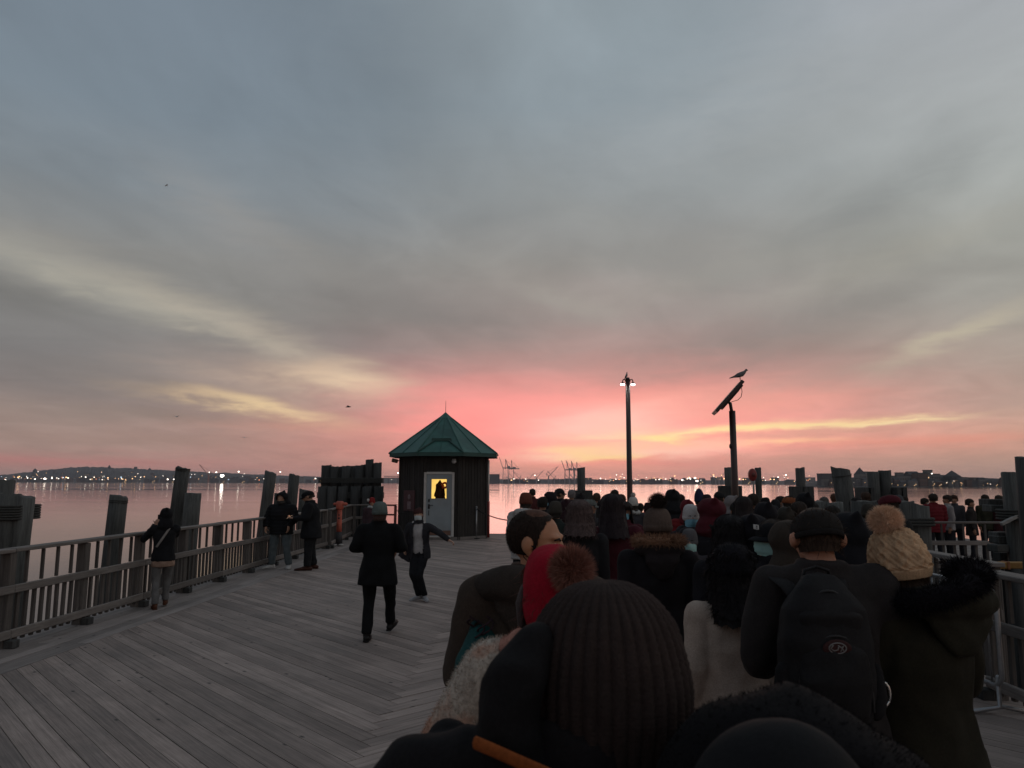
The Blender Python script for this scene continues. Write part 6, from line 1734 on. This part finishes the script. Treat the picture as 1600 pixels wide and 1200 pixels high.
# couple at the railing
Pl = pose(lel=(-.26, .0, 1.16), rel=(.28, .0, 1.16), lwr=(-.19, .12, .97), rwr=(.24, .12, .95), lan=(-.16, -.02, .085), ran=(.17, -.02, .085), lkn=(-.13, .03, .50), rkn=(.13, .03, .50), head=(0, -.35, 0), lft=(-.35, 1, 0), rft=(.35, 1, 0))
c1_, _, _ = deck_person('person in a black hooded puffer, pale jeans and white sneakers at the left railing', 437, 888, 767.5, P=Pl, head='hood', hatcol=(.010, .010, .012), coat=('puffer', (.011, .011, .013)), legs=(.105, .125, .135), shoes=(.45, .44, .43), face=turn(172), mask=(.03, .03, .03), sk=SKIN_L, width=1.30)
Pr = pose(lel=(-.25, .04, 1.15), rel=(.25, .04, 1.15), lwr=(-.07, .27, 1.14), rwr=(.07, .27, 1.14), lhd=(.4, .8, .1), rhd=(-.4, .8, .1), lpn=(0, 0, 1), rpn=(0, 0, 1), curl=.9, lean=(0, .06), head=(0, -.4, 0), lan=(-.13, .02, .085), ran=(.13, -.04, .085))
c2_, _, _ = deck_person('person in black with brown boots looking down at a glowing phone beside the railing', 484, 890, 766, P=Pr, head='cap', hatcol=(.010, .010, .012), coat=('parka', (.011, .011, .013)), legs=(.016, .016, .018), shoes=(.055, .022, .016), face=turn(95), sk=SKIN_L, width=1.34)
phone('phone glowing warm in the hands of the person in brown boots', c2_, (0, .36, 1.17), rz=PI, lit=True, rx=-1.0)
# person in a santa style hat beyond the walker, and the walker
deck_person('person in a red hat with a white bobble standing beyond the walking woman', 579, 872, 776, head='santa', hatcol=(.22, .02, .02), coat=('mid', (.05, .03, .035)), legs=(.11, .09, .085), shoes=(.06, .05, .05), face=turn(190), eyes=True, scarf=(.38, .40, .40))
Pw = pose(lel=(-.29, -.05, 1.17), rel=(.28, -.04, 1.17), lwr=(-.25, .14, 1.06), rwr=(.25, .14, 1.05), lan=(-.085, -.16, .10), ran=(.10, .20, .085), lkn=(-.09, -.02, .50), rkn=(.10, .14, .50), lhip=(-.09, 0, .92), lean=(0, .05), lft=(0, 1, 0))
Pw.update(lan=(-.10, -.10, .085), lkn=(-.10, .02, .50), ran=(.125, .40, .13), rkn=(.12, .30, .52), rft=(.25, .9, .25), lel=(-.28, -.04, 1.18), rel=(.28, -.04, 1.18), lwr=(-.18, .20, 1.14), rwr=(.18, .20, 1.14))
wk, WM, ws = deck_person('woman in a dark knitted hat and long black coat walking away across the deck', 588, 999, 782, P=Pw, head='beanie', hatcol=(.095, .115, .11), coat=('parka', (.007, .007, .008)), legs=(.008, .008, .009), shoes=(.015, .013, .013), hcol=(.06, .03, .025), face=turn(4), width=1.12)
hl = hair_mesh(.05, .000, 120, 21, curl=.6); o = mobj('long_hair', hl, wk, hairmat((.035, .022, .020))); o.matrix_local = WM
# dancer
Pd = pose(lel=(.42, .05, 1.24), rel=(-.26, .12, 1.14), lsh=(.185, -.01, 1.42), rsh=(-.185, -.01, 1.42))
Pd = pose(rel=(-.30, .02, 1.18), rwr=(-.28, .12, 1.02), lel=(.40, -.02, 1.28), lwr=(.58, .04, 1.07), lhd=(.95, .1, -.30), rhd=(-.3, .5, -.9), lpn=(0, .3, -1), rpn=(1, 0, 0), curl=.9)
# written in her own frame: she faces the camera after the turn, so swap sides
Pd = pose(rsh=(.185, -.01, 1.42), rel=(.30, .00, 1.18), rwr=(.27, .10, .99), lsh=(-.185, -.01, 1.42), lel=(-.41, .03, 1.30), lwr=(-.62, .12, 1.16), lhd=(-.9, .25, -.35), rhd=(.1, .5, -.9), lpn=(0, .2, -1), rpn=(-1, 0, 0), curl=.9,
          rhip=(.09, 0, .92), rkn=(.10, .14, .52), ran=(.02, -.06, .10), lhip=(-.09, 0, .92), lkn=(-.03, .16, .50), lan=(-.10, -.02, .11), lft=(-.55, .9, -.15), rft=(.75, .6, -.1), lean=(.06, .02), head=(-.05, .05, .12))
dn, DMt, ds = deck_person('woman in an open dark coat and white top twirling in front of the kiosk', 655, 939, 791, P=Pd, head='bun', hcol=(.05, .018, .016), coat=('jacket', (.030, .029, .033)), legs=(.013, .013, .016), shoes=(.30, .29, .30), face=turn(172), mask=(.42, .46, .47), eyes=True, sk=SKIN_L)
for o in list(dn.children):
    if o.name.startswith('coat'): bpy.data.objects.remove(o)
def open_front(me, wid=.095, zt=1.47):
    """leave the coat unbuttoned: no cloth over the middle of the chest"""
    mb = MB(); mb.v = [tuple(v.co) for v in me.vertices]
    mb.f = [tuple(p.vertices) for p in me.polygons if not (p.center.y > .03 and abs(p.center.x-.06*max(0, p.center.z-.92)) < wid+.05*max(0, 1.2-p.center.z) and p.center.z < zt)]
    return mb.mesh('coat', None, True)
mobj('coat', open_front(coat_mesh(Pd, hem=.80, fat=1.06, amp=.010, seed=17)), dn, cloth((.026, .025, .029)))
mb = MB(); mb.loft([lean_pt(Pd, (0, 0, z)) for z in (.90, 1.0, 1.10, 1.25, 1.36, 1.43, 1.48)], [(.165, .130), (.16, .128), (.152, .118), (.172, .128), (.165, .118), (.11, .09), (.075, .07)], n=26, dome=False)
m_ = remesh(mb, 'white_top', .013, 3); folds(m_, .010, (10, 10, 6), 8); mobj('white_top', m_, dn, cloth((.33, .31, .31)))
mb = MB()       # the coat swings out on her right (left in the picture)
mb.loft([(.16, .02, 1.24), (.25, .0, 1.02), (.34, -.03, .78)], [(.08, .05), (.12, .045), (.16, .03)], n=14, hint=(1, -.4, 0), dome=False)
m_ = remesh(mb, 'coat_flap', .013, 3); folds(m_, .012, (9, 9, 5), 5); mobj('coat_flap', m_, dn, cloth((.022, .021, .025)))
mb = MB(); mb.loft([lean_pt(Pd, (.11*math.cos(a), -.02+.10*math.sin(a), 1.475+.015*math.sin(a+.5))) for a in [PI*(.02+k/12*1.15)+PI*.9 for k in range(13)]], [.033]*13, n=9); m_ = remesh(mb, 'hood', .012, 2); mobj('hood', m_, dn, cloth((.42, .40, .40)))

# ================================================================== THE NEAREST PEOPLE
def near(label, px, py, D, face=0, h=None, **k):
    loc, hh = put(px, py, D); return person(label, loc, h or hh, face=face, **k)
# woman in the brown grey bobble hat and fur collar
bw, BM_, bs = near('woman in a taupe bobble hat and long black coat with a brown fur collar', 1026, 770.5, 5.5, head='beanie', hatcol=(.085, .060, .050), coat=('long', (.013, .011, .013)), legs=(.014, .014, .018), hcol=(.04, .02, .015), top_ref=1.885, width=1.14, P=POSE['down'])
o = mobj('pompom', pompom_mesh(.055, 2600, .022, 5, .0012), bw, cloth((.030, .022, .020))); o.matrix_local = BM_ @ Matrix.Translation((0, -.035, 1.825))
mobj('fur_trim', fur_rim_mesh(.90, 4200, .042, 4), bw, cloth((.25, .135, .085)), loc=(0, 0, .035))
mobj('hood', hood_down_mesh(5, .95), bw, cloth((.020, .015, .016)))
# woman in the cream coat with dark hair
cw_, CM_, cs_ = near('woman with long dark hair, black hat and a cream woollen coat', 1142, 842, 3.75, head='long', hcol=(.014, .011, .012), coat=('long', (.40, .315, .265)), legs=(.02, .02, .03), top_ref=1.80, width=1.0, P=POSE['down'])
me = add_fuzz(beanie_mesh(30, .002, .12, .05, True, 1.22), 3000, .012, .0012, 3); o = mobj('beanie', me, cw_, cloth((.012, .011, .014))); o.matrix_local = CM_
hm_ = hair_mesh(.16, .024, 5200, 31, curl=1.5, rough=.010); o = mobj('hair', hm_, cw_, hairmat((.014, .011, .012))); o.matrix_local = CM_
# people between: blue jeans and the small teal backpack low in the gap
def rucksack(label, loc, rz, scale, c_main, c_dark, strap_z=.42, logo=False, name='backpack', metal=None, buckle=False, straps=True):
    t = thing(name, label, 'backpack', loc, rz); t.scale = (scale,)*3
    def P(y, x, z): return (x, y, z)
    body = MB()
    body.loft([(0, -.10, .02), (0, -.105, .12), (0, -.105, .28), (0, -.10, .40), (0, -.085, .47)], [(.150, .095), (.168, .105), (.165, .105), (.145, .095), (.095, .065)], n=26, square=2.8)
    me = remesh(body, 'main_bag', .009, 3); folds(me, .006, (9, 9, 7), 3, .5); mobj('main_bag', me, t, cloth(c_main, .75, 180, .2))
    pk = MB(); pk.loft([(0, -.185, .05), (0, -.19, .16), (0, -.18, .26), (0, -.165, .31)], [(.115, .045), (.128, .052), (.118, .045), (.07, .03)], n=22, square=2.6)
    me = remesh(pk, 'front_pocket', .008, 3); folds(me, .005, (10, 10, 8), 4, .5); mobj('front_pocket', me, t, cloth(c_dark, .75, 180, .2))
    up = MB(); up.loft([(0, -.165, .335), (0, -.165, .385), (0, -.145, .44)], [(.115, .035), (.12, .04), (.075, .03)], n=20, square=2.6)
    me = remesh(up, 'top_pocket', .008, 3); mobj('top_pocket', me, t, cloth(c_dark, .6, 180, .2))
    for (rx_, z0, zt, y, nm) in ((.132, .06, .325, -.212, 'zip'), (.150, .02, .475, -.165, 'zip')):
        pts = [(rx_*math.cos(a), y+.03*abs(math.cos(a)), z0+(zt-z0)*max(0, math.sin(a))**.8) for a in [PI*k/24 for k in range(25)]]
        mb = MB(); mb.loft(pts, [.0045]*25, n=6, hint=(0, 1, 0)); mb.build(nm, cloth((.030, .029, .030), .35), t, True)
    mb = MB(); mb.loft([(-.055, -.05, .49), (-.045, -.06, .535), (0, -.06, .55), (.045, -.06, .535), (.055, -.05, .49)], [(.011, .006)]*5, n=8, hint=(0, 1, 0)); mb.build('grab_handle', cloth(c_dark, .6), t, True)
    for s in (-1, 1):
        if straps:
            mb = MB(); mb.loft([(s*.075, -.06, .43), (s*.10, -.02, .475), (s*.125, .06, .500), (s*.135, .14, .475), (s*.14, .20, .36)], [(.032, .010)]*5, n=10, hint=(1, 0, 0)); mb.build('shoulder_strap', cloth(c_main, .7, 180), t, True)
        mb = MB(); mb.loft([(s*.155, -.15, .05), (s*.17, -.13, .10), (s*.165, -.13, .19)], [(.03, .03), (.035, .035), (.028, .03)], n=10); mb.build('side_pocket', cloth(c_dark, .9, 60, .5), t, True)
    if logo:
        lg = MB(); zc, yc = .285, -.2215
        em = surf('emblem_silver', (.16, .15, .15), .4, .2, 20, 0, metal=.4)
        for (x0, z0, x1, z1) in ():
            pass
        ov = [(.030*math.cos(a), yc, zc+.018*math.sin(a)) for a in [2*PI*k/24 for k in range(25)]]
        lg.loft(ov, [.0026]*25, n=6, hint=(0, 1, 0))
        lg.loft([(-.016, yc, zc+.010), (-.024, yc, zc), (-.014, yc, zc-.009), (.0, yc, zc-.005), (.003, yc, zc+.004)], [.003]*5, n=6, hint=(0, 1, 0))
        lg.loft([(.002, yc, zc+.009), (.012, yc, zc+.003), (.020, yc, zc-.007)], [.003]*3, n=6, hint=(0, 1, 0))
        lg.loft([(.020, yc, zc+.008), (.010, yc, zc-.010)], [.0026]*2, n=6, hint=(0, 1, 0))
        lg.build('emblem', em, t, True)
        rp = MB(); rp.ball((0, -.2175, .283), (.052, .006, .032), 18, 8); rp.build('badge', cloth((.035, .012, .012), .6), t, True)
    if buckle:
        mb = MB(); mb.loft([(.20+.03*math.cos(a), -.10, .10+.045*math.sin(a)) for a in [2*PI*k/16-.6 for k in range(17)]], [.0055]*17, n=6, hint=(0, 1, 0)); mb.build('carabiner', surf('bright_steel', (.55, .55, .55), .25, .1, 20, 0, metal=.9), t, True)
    return t
p = ground(1076, 1052); rucksack('small teal rucksack on the deck in the gap between two coats', (p.x, p.y+.15, 0.01), 0.1, .85, (.018, .15, .125), (.016, .13, .11), straps=False)
# man in the flat cap with the black backpack
Pm = pose(ears=.014, lsh=(-.19, 0, 1.445), rsh=(.19, 0, 1.445), lel=(-.25, .02, 1.17), rel=(.25, .02, 1.17), lwr=(-.16, .22, 1.08), rwr=(.16, .22, 1.08), lhd=(.4, .8, .1), rhd=(-.4, .8, .1), lpn=(0, 0, 1), rpn=(0, 0, 1), head=(-.03, -.16, 0), hoff=(0, .03, -.030))
mn, MM_, ms_ = near('man in a black flat cap and charcoal jacket carrying a black backpack', 1280, 797, 3.1, head='cap', hatcol=(.020, .017, .017), coat=('jacket', (.019, .017, .018)), sk=(.40, .19, .12), hcol=(.030, .018, .014), legs=(.02, .02, .028), P=Pm, width=1.02, top_ref=1.715)
for o in list(mn.children):
    if o.name.startswith('cap') or o.name.startswith('hair') or o.name.startswith('coat'):
        bpy.data.objects.remove(o)
cm_ = dome_mesh(.092, .116, .082, .020, 60, 20, lambda u, th: .0025*(abs(math.sin(th*4)) < .10)*(-1 if u > .35 else 0)+.004*mnoise.noise(Vector((math.cos(th)*2.4, math.sin(th)*2.4, u*3))), -.12, .58)
o = mobj('flat_cap', cm_, mn, cloth((.020, .017, .016), .95, 340, .5)); o.matrix_local = MM_
mb = MB(); mb.loft([(.091*math.cos(a), -.012+.116*math.sin(a), 1.655-.018-.014*math.sin(a)) for a in [2*PI*k/36 for k in range(37)]], [(.012, .004)]*37, n=6, hint=(0, 0, 1), dome=False); o = mb.build('cap_band', cloth((.016, .014, .014), .95, 340, .5), mn, True); o.matrix_local = MM_
hh_ = hair_mesh(0, .0022, 500, 41, rough=.001); o = mobj('hair', hh_, mn, hairmat((.045, .028, .020))); o.matrix_local = MM_
cmn = coat_mesh(Pm, hem=.80, fat=1.05, sleeve=1.08, amp=.012, collar=.040, seed=12, vox=.013); mobj('coat', cmn, mn, cloth((.025, .021, .021)))
g_ = mn.location; rucksack('black laptop backpack with an oval silver emblem, worn by the man in the flat cap', (at(1305, 950, 2.78).x, g_.y-.10*ms_, 1.435*ms_-.47), -0.02, 1.02, (.014, .013, .014), (.012, .011, .012), logo=True, buckle=True)
# woman in the cream bobble hat
Po = pose(lel=(-.24, .04, 1.15), rel=(.26, .04, 1.15), lwr=(-.12, .24, 1.12), rwr=(.14, .24, 1.08), head=(.30, -.05, -.02))
ol, OM_, os_ = near('woman in a cream cable knit bobble hat and long olive parka', 1404, 826, 3.15, head='cable', hatcol=(.52, .335, .205), coat=('parka', (.026, .023, .015)), legs=(.016, .016, .022), hcol=(.05, .03, .02), sk=SKIN_L, P=Po, width=1.02, top_ref=1.80, face=turn(12))
for o in list(ol.children):
    if o.name.startswith('coat'): bpy.data.objects.remove(o)
    elif o.name.startswith('beanie'): hat_o = o
hat_o.matrix_local = OM_ @ Matrix.Translation((-.012, 0, 0)) @ Matrix.Translation((0, 0, 1.6)) @ Matrix.Rotation(-.10, 4, 'Y') @ Matrix.Translation((0, 0, -1.6))
for o in ol.children:
    if o.name.startswith('body') or o.name.startswith('hair'): pass
o = mobj('pompom', pompom_mesh(.062, 5200, .016, 6, .0013), ol, cloth((.70, .47, .33), .95)); o.matrix_local = OM_ @ Matrix.Translation((-.055, .0, 1.838)); o.scale = (1.12, 1.0, .92)
cmo = coat_mesh(Po, hem=.72, flare=1.28, fat=1.16, sleeve=1.15, amp=.014, seed=22, vox=.014); mobj('coat', cmo, ol, cloth((.020, .017, .011)), loc=(.05, 0, 0))
mobj('hood', hood_down_mesh(9, 1.3), ol, cloth((.026, .023, .016)), loc=(.12, -.02, .03))
fr_ = fur_rim_mesh(1.25, 9000, .035, 8); fr_.transform(Matrix.Translation((.085, -.03, 1.575)) @ Matrix.Rotation(-.34, 4, 'Y') @ Matrix.Scale(1.02, 4) @ Matrix.Translation((0, 0, -1.51))); mobj('fur_trim', fr_, ol, cloth((.008, .0065, .009)))
# balding man in profile
Pp = pose(head=(-1.95, -.06, 0), hoff=(0, .0, -.02), lel=(-.25, .0, 1.15), rel=(.25, .02, 1.15), lwr=(-.14, .2, 1.02), rwr=(.14, .2, 1.02))
TM[('body', 'c%d' % id(Pp))] = body_mesh(Pp, .0075)
bd, BDM, bds = near('balding man in profile with a black face mask strap and brown jacket', 836, 787, 2.95, head='bald', coat=('jacket', (.048, .034, .027)), sk=(.42, .195, .105), hcol=(.030, .017, .013), legs=(.02, .02, .022), P=Pp, width=1.02, eyes=True)
for o in list(bd.children):
    if o.name.startswith('coat') or o.name.startswith('hair'): bpy.data.objects.remove(o)
cmb = coat_mesh(Pp, hem=.80, fat=1.14, sleeve=1.25, amp=.010, seed=31, vox=.013); mobj('coat', cmb, bd, cloth((.046, .033, .026)))
mobj('hood', hood_down_mesh(11, 1.22), bd, cloth((.034, .026, .022)), loc=(-.01, -.0, -.01))
def balding():
    """close cropped sides and back, thinning crown, a dark forelock: shells that follow the skull"""
    n, m = 150, 96; V = {}; dark, thin = MB(), MB(); vs = []; 
    for i in range(m+1):
        ph = PI*i/m*.80
        for j in range(n):
            th = 2*PI*j/n; k = 1.028+.004*mnoise.noise(Vector((math.cos(th)*6, math.sin(th)*6, ph*9)))
            vs.append(Vector((.0775*k*math.sin(ph)*math.cos(th), -.014+.0965*k*math.sin(ph)*math.sin(th), 1.658+.0935*k*math.cos(ph))))
    for i in range(m):
        for j in range(n):
            q = (i*n+j, (i+1)*n+j, (i+1)*n+(j+1) % n, i*n+(j+1) % n); c = sum((vs[a] for a in q), Vector())/4
            hl_ = .058-.35*max(0, 1.735-c.z)**1.0 if c.z > 1.66 else .034-(1.66-c.z)*.30
            if c.y > hl_+.006*mnoise.noise(Vector((c.x*60, 0, c.z*60))) or c.z < 1.592: continue
            if c.z > 1.722 and ((c.x/.05)**2+((c.y+.002)/.045)**2) < 1+.3*mnoise.noise(c*40): thin.f.append(q)
            else: dark.f.append(q)
    for mb_ in (dark, thin): mb_.v = [tuple(v) for v in vs]
    return dark, thin
dk_, th_ = balding()
o = mobj('hair', add_fuzz(dk_.mesh('hair', None, True), 5000, .008, .0007, 11, spread=.7, dirfn=lambda q: Vector((0, -.8, -1.0))), bd, hairmat((.022, .013, .010))); o.matrix_local = BDM
o = th_.build('thin_hair', hairmat((.085, .040, .027)), bd, True); o.matrix_local = BDM
mk = MB()
for s in (-1, 1):
    mk.loft([(s*.083, -.012, 1.640), (s*.080, .02, 1.625), (s*.066, .055, 1.607), (s*.050, .075, 1.592)], [.0022]*4, n=6, dome=False)
    mk.loft([(s*.082, -.014, 1.606), (s*.072, .01, 1.575), (s*.055, .045, 1.545)], [.0022]*3, n=6, dome=False)
o = mk.build('mask_strap', cloth((.012, .010, .012)), bd, True); o.matrix_local = BDM
mkm = T(('mask',), mask_mesh); o = mobj('face_mask', mkm, bd, cloth((.016, .013, .015))); o.matrix_local = BDM @ Matrix.Translation((0, 0, -.012))
g_ = bd.location; t_ = rucksack('teal and black rucksack on the left shoulder of the balding man', (g_.x-.25, g_.y-.06, .98), .9, .85, (.009, .048, .048), (.008, .030, .032), straps=False)
mb = MB(); rn_ = random.Random(9)
for k in range(7):
    a0 = rn_.uniform(0, 6); c = Vector((-.02+rn_.uniform(-.05, .05), -.09+rn_.uniform(-.05, .05), .49)); mb.loft([c+Vector((.035*math.cos(a0+q*.7), .03*math.sin(a0+q*.7), .012*q)) for q in range(7)], [.004]*7, n=5)
mb.build('cord_loop', cloth((.03, .018, .022)), t_, True)
# woman in the red bobble hat and shearling coat
Ps = pose(lel=(-.34, .06, 1.17), rel=(.28, .03, 1.17), lwr=(-.22, .22, 1.04), rwr=(.16, .22, 1.08), head=(-.15, .35, .0), lean=(0, .02))
sh_, SM_, ss_ = near('woman in a red bobble hat and pale shearling coat in front of the balding man', 868, 856, 2.15, head='beanie', hatcol=(.26, .010, .024), coat=('jacket', (.30, .24, .20)), hcol=(.085, .032, .024), sk=SKIN_L, P=Ps, width=.94, top_ref=1.755)
for o in list(sh_.children):
    if o.name.startswith('coat') or o.name.startswith('hair'): bpy.data.objects.remove(o)
    elif o.name.startswith('beanie'): bpy.data.objects.remove(o)
cms = coat_mesh(Ps, hem=.80, fat=1.05, sleeve=1.32, amp=.006, seed=41, vox=.012, collar=.03)
cms = add_fuzz(cms, 26000, .014, .0011, seed=5, zmin=.9, spread=.9)
m_sh, n_, b_ = new_mat('shearling'); tcn = n_.node('ShaderNodeTexCoord'); sx = n_.node('ShaderNodeSeparateXYZ'); n_.l.new(tcn.outputs['Object'], sx.inputs[0])
f_ = n_.mapr(n_.m('ADD', n_.noise(tcn.outputs['Object'], 5, 4, .6), n_.m('MULTIPLY', sx.outputs[2], -.6)), -.28, -.12, 0, 1)
k_ = n_.mapr(n_.noise(tcn.outputs['Object'], 60, 3, .7), .3, .7, .7, 1.25)
n_.l.new(n_.mix(1.0, n_.mix(f_, (.42, .355, .30, 1), (.43, .22, .145, 1)), n_.comb(k_, k_, k_), 'MULTIPLY'), b_.inputs['Base Color']); b_.inputs['Roughness'].default_value = .95
cms.materials.clear(); mobj('coat', cms, sh_, m_sh)
cl_ = hood_down_mesh(13, 1.05); cl_ = add_fuzz(cl_, 2500, .010, .001, 6); mobj('collar', cl_, sh_, cloth((.40, .20, .155)), loc=(0, .01, .01))
rh_ = beanie_mesh(34, .0022, .120, .085, True, 1.02, -.10); o = mobj('beanie', rh_, sh_, cloth((.30, .008, .022))); o.matrix_local = SM_
hs_ = hair_mesh(.19, .000, 1500, 51, curl=1.0, rough=.006); o = mobj('hair', hs_, sh_, hairmat((.085, .032, .024))); o.matrix_local = SM_
for s in (-1, 1):
    mb = MB(); mb.loft([(s*.088, -.01, 1.66), (s*.098, -.02, 1.62), (s*.096, -.035, 1.56)], [(.022, .012), (.028, .016), (.020, .012)], n=10, hint=(0, 1, 0)); o = mb.build('ear_flap', cloth((.075, .062, .062)), sh_, True); o.matrix_local = SM_
o = mobj('pompom', pompom_mesh(.050, 5200, .026, 7, .0012), sh_, cloth((.27, .12, .09), .9)); o.matrix_local = SM_ @ Matrix.Translation((.062, -.108, 1.765))

# the very near head in the ribbed knit hat
loc, hh = put(944, 911, 1.10)
Pn = pose(lel=(-.27, .02, 1.15), rel=(.27, .02, 1.15), lwr=(-.14, .22, 1.0), rwr=(.14, .22, 1.0))
nr, NM_, ns_ = person('person in a big ribbed grey brown knit hat, nearest at the bottom middle', loc, hh, P=Pn, head='hair', coat=('jacket', (.011, .009, .010)), hcol=(.012, .010, .011), top_ref=1.802), None, None
nr = nr[0]
for o in list(nr.children):
    if o.name.startswith('coat') or o.name.startswith('hair'): bpy.data.objects.remove(o)
def ribfn(u, th):
    k = 38; f = abs(math.sin(k*th/2))**.7
    fade = 1.0 if u < .62 else max(0.0, (1-u)/.38)
    return .0062*f*fade + .0018*mnoise.noise(Vector((math.cos(th)*4, math.sin(th)*4, u*9))) + .0010*math.sin(u*190)*(fade > .2)
bh = dome_mesh(.112, .132, .152, .070, 38*9, 70, ribfn, -.06, .80)
o = mobj('ribbed_hat', bh, nr, cloth((.034, .023, .021), .95, 420, .6)); o.matrix_local = Matrix.Identity(4)
cb = MB(); cb.loft([(-.01, -.012, 1.465), (-.02, -.014, 1.53), (-.03, -.010, 1.585), (-.025, -.008, 1.630)], [(.150, .135), (.145, .135), (.140, .138), (.115, .130)], n=36, dome=False)
cb.loft([(-.12, .02, 1.50), (-.145, .03, 1.56), (-.120, .04, 1.635)], [.045, .050, .030], n=12)
mc_ = remesh(cb, 'black_scarf', .010, 4); folds(mc_, .007, (9, 9, 12), 61); mobj('scarf', mc_, nr, cloth((.011, .009, .010), .95, 300, .4))
cn = coat_mesh(Pn, hem=.80, fat=1.22, sleeve=1.35, amp=.012, seed=63, vox=.013, collar=.0); mobj('coat', cn, nr, cloth((.011, .010, .011)))
hd_ = hood_down_mesh(15, 1.22); mobj('hood', hd_, nr, cloth((.011, .010, .011)))
def loc_in(root, p): return Vector(((p.x-root.location.x)/root.scale[0], (p.y-root.location.y)/root.scale[1], p.z/root.scale[2]))
lm = MB(); P1 = [loc_in(nr, at(*q)) for q in ((610, 1262, 1.02), (648, 1204, 1.03), (700, 1190, 1.03), (760, 1190, 1.02), (830, 1215, 1.0))]
lm.loft(P1, [(.05, .04), (.045, .045), (.040, .045), (.045, .045), (.05, .05)], n=16, hint=(0, 0, 1))
lm.ball(loc_in(nr, at(705, 1160, 1.08)), (.035, .035, .030), 12, 8)
lm.loft([loc_in(nr, at(*q)) for q in ((838, 1010, 1.03), (808, 1060, 1.0), (797, 1110, 1.0), (800, 1165, 1.0))], [(.032, .035), (.040, .05), (.043, .05), (.045, .05)], n=16)
lmm = remesh(lm, 'collar', .008, 4); folds(lmm, .006, (14, 14, 14), 67); mobj('collar', lmm, nr, cloth((.010, .009, .010)))
mb = MB(); mb.loft([loc_in(nr, at(*q)) for q in ((742, 1160, .955), (770, 1172, .945), (810, 1190, .935), (860, 1212, .925), (920, 1236, .915))], [(.0085, .003)]*5, n=10, hint=(.3, -.2, 1)); mb.build('orange_lining', cloth((.24, .065, .018), .8), nr, True)
# the nearest hood on the right
loc, hh = put(1250, 1052, .86)
Pq = pose(lel=(-.27, .02, 1.15), rel=(.27, .02, 1.15), lwr=(-.14, .22, 1.0), rwr=(.14, .22, 1.0))
nq = person('person in a black fur hat and slate blue hooded jacket at the very bottom right', loc, hh, P=Pq, head='hair', coat=('jacket', (.018, .020, .027)), hcol=(.010, .009, .011), top_ref=1.80)[0]
for o in list(nq.children):
    if o.name.startswith('coat') or o.name.startswith('hair'): bpy.data.objects.remove(o)
fh = MB(); fh.ball((-.01, -.0, 1.655), (.150, .130, .118), 30, 20); fh.ball((.05, .0, 1.61), (.135, .13, .09), 24, 14); fh.ball((-.08, .0, 1.60), (.11, .13, .08), 24, 14)
mfh = remesh(fh, 'fur_hat', .010, 3); folds(mfh, .020, (5, 5, 5), 71); mfh = add_fuzz(mfh, 9000, .006, .0006, 9); mobj('fur_hat', mfh, nq, cloth((.0050, .0042, .0052), .95, 300, .4))
tp_ = at(1240, 1150, .70); L_ = nq.scale[0]; hx, hy, hz_ = (tp_.x-loc[0])/L_, (.72-loc[1])/L_, tp_.z/L_
hb = MB(); hb.ball((hx, hy, hz_-.085), (.105, .075, .085), 26, 16); hb.loft([(hx*.6, hy*.5, 1.44), (hx, hy+.02, hz_-.12)], [(.17, .12), (.12, .08)], n=24)
mhb = remesh(hb, 'hood', .009, 5); folds(mhb, .016, (6, 6, 6), 73); mobj('hood', mhb, nq, cloth((.0075, .0075, .009), .8, 300, .2))
cq = coat_mesh(Pq, hem=.80, fat=1.2, sleeve=1.3, amp=.012, seed=75, vox=.014, collar=0); mobj('coat', cq, nq, cloth((.014, .015, .020)))

for o_ in list(TMP.collection.objects): TMP.collection.objects.unlink(o_)
bpy.data.scenes.remove(TMP)
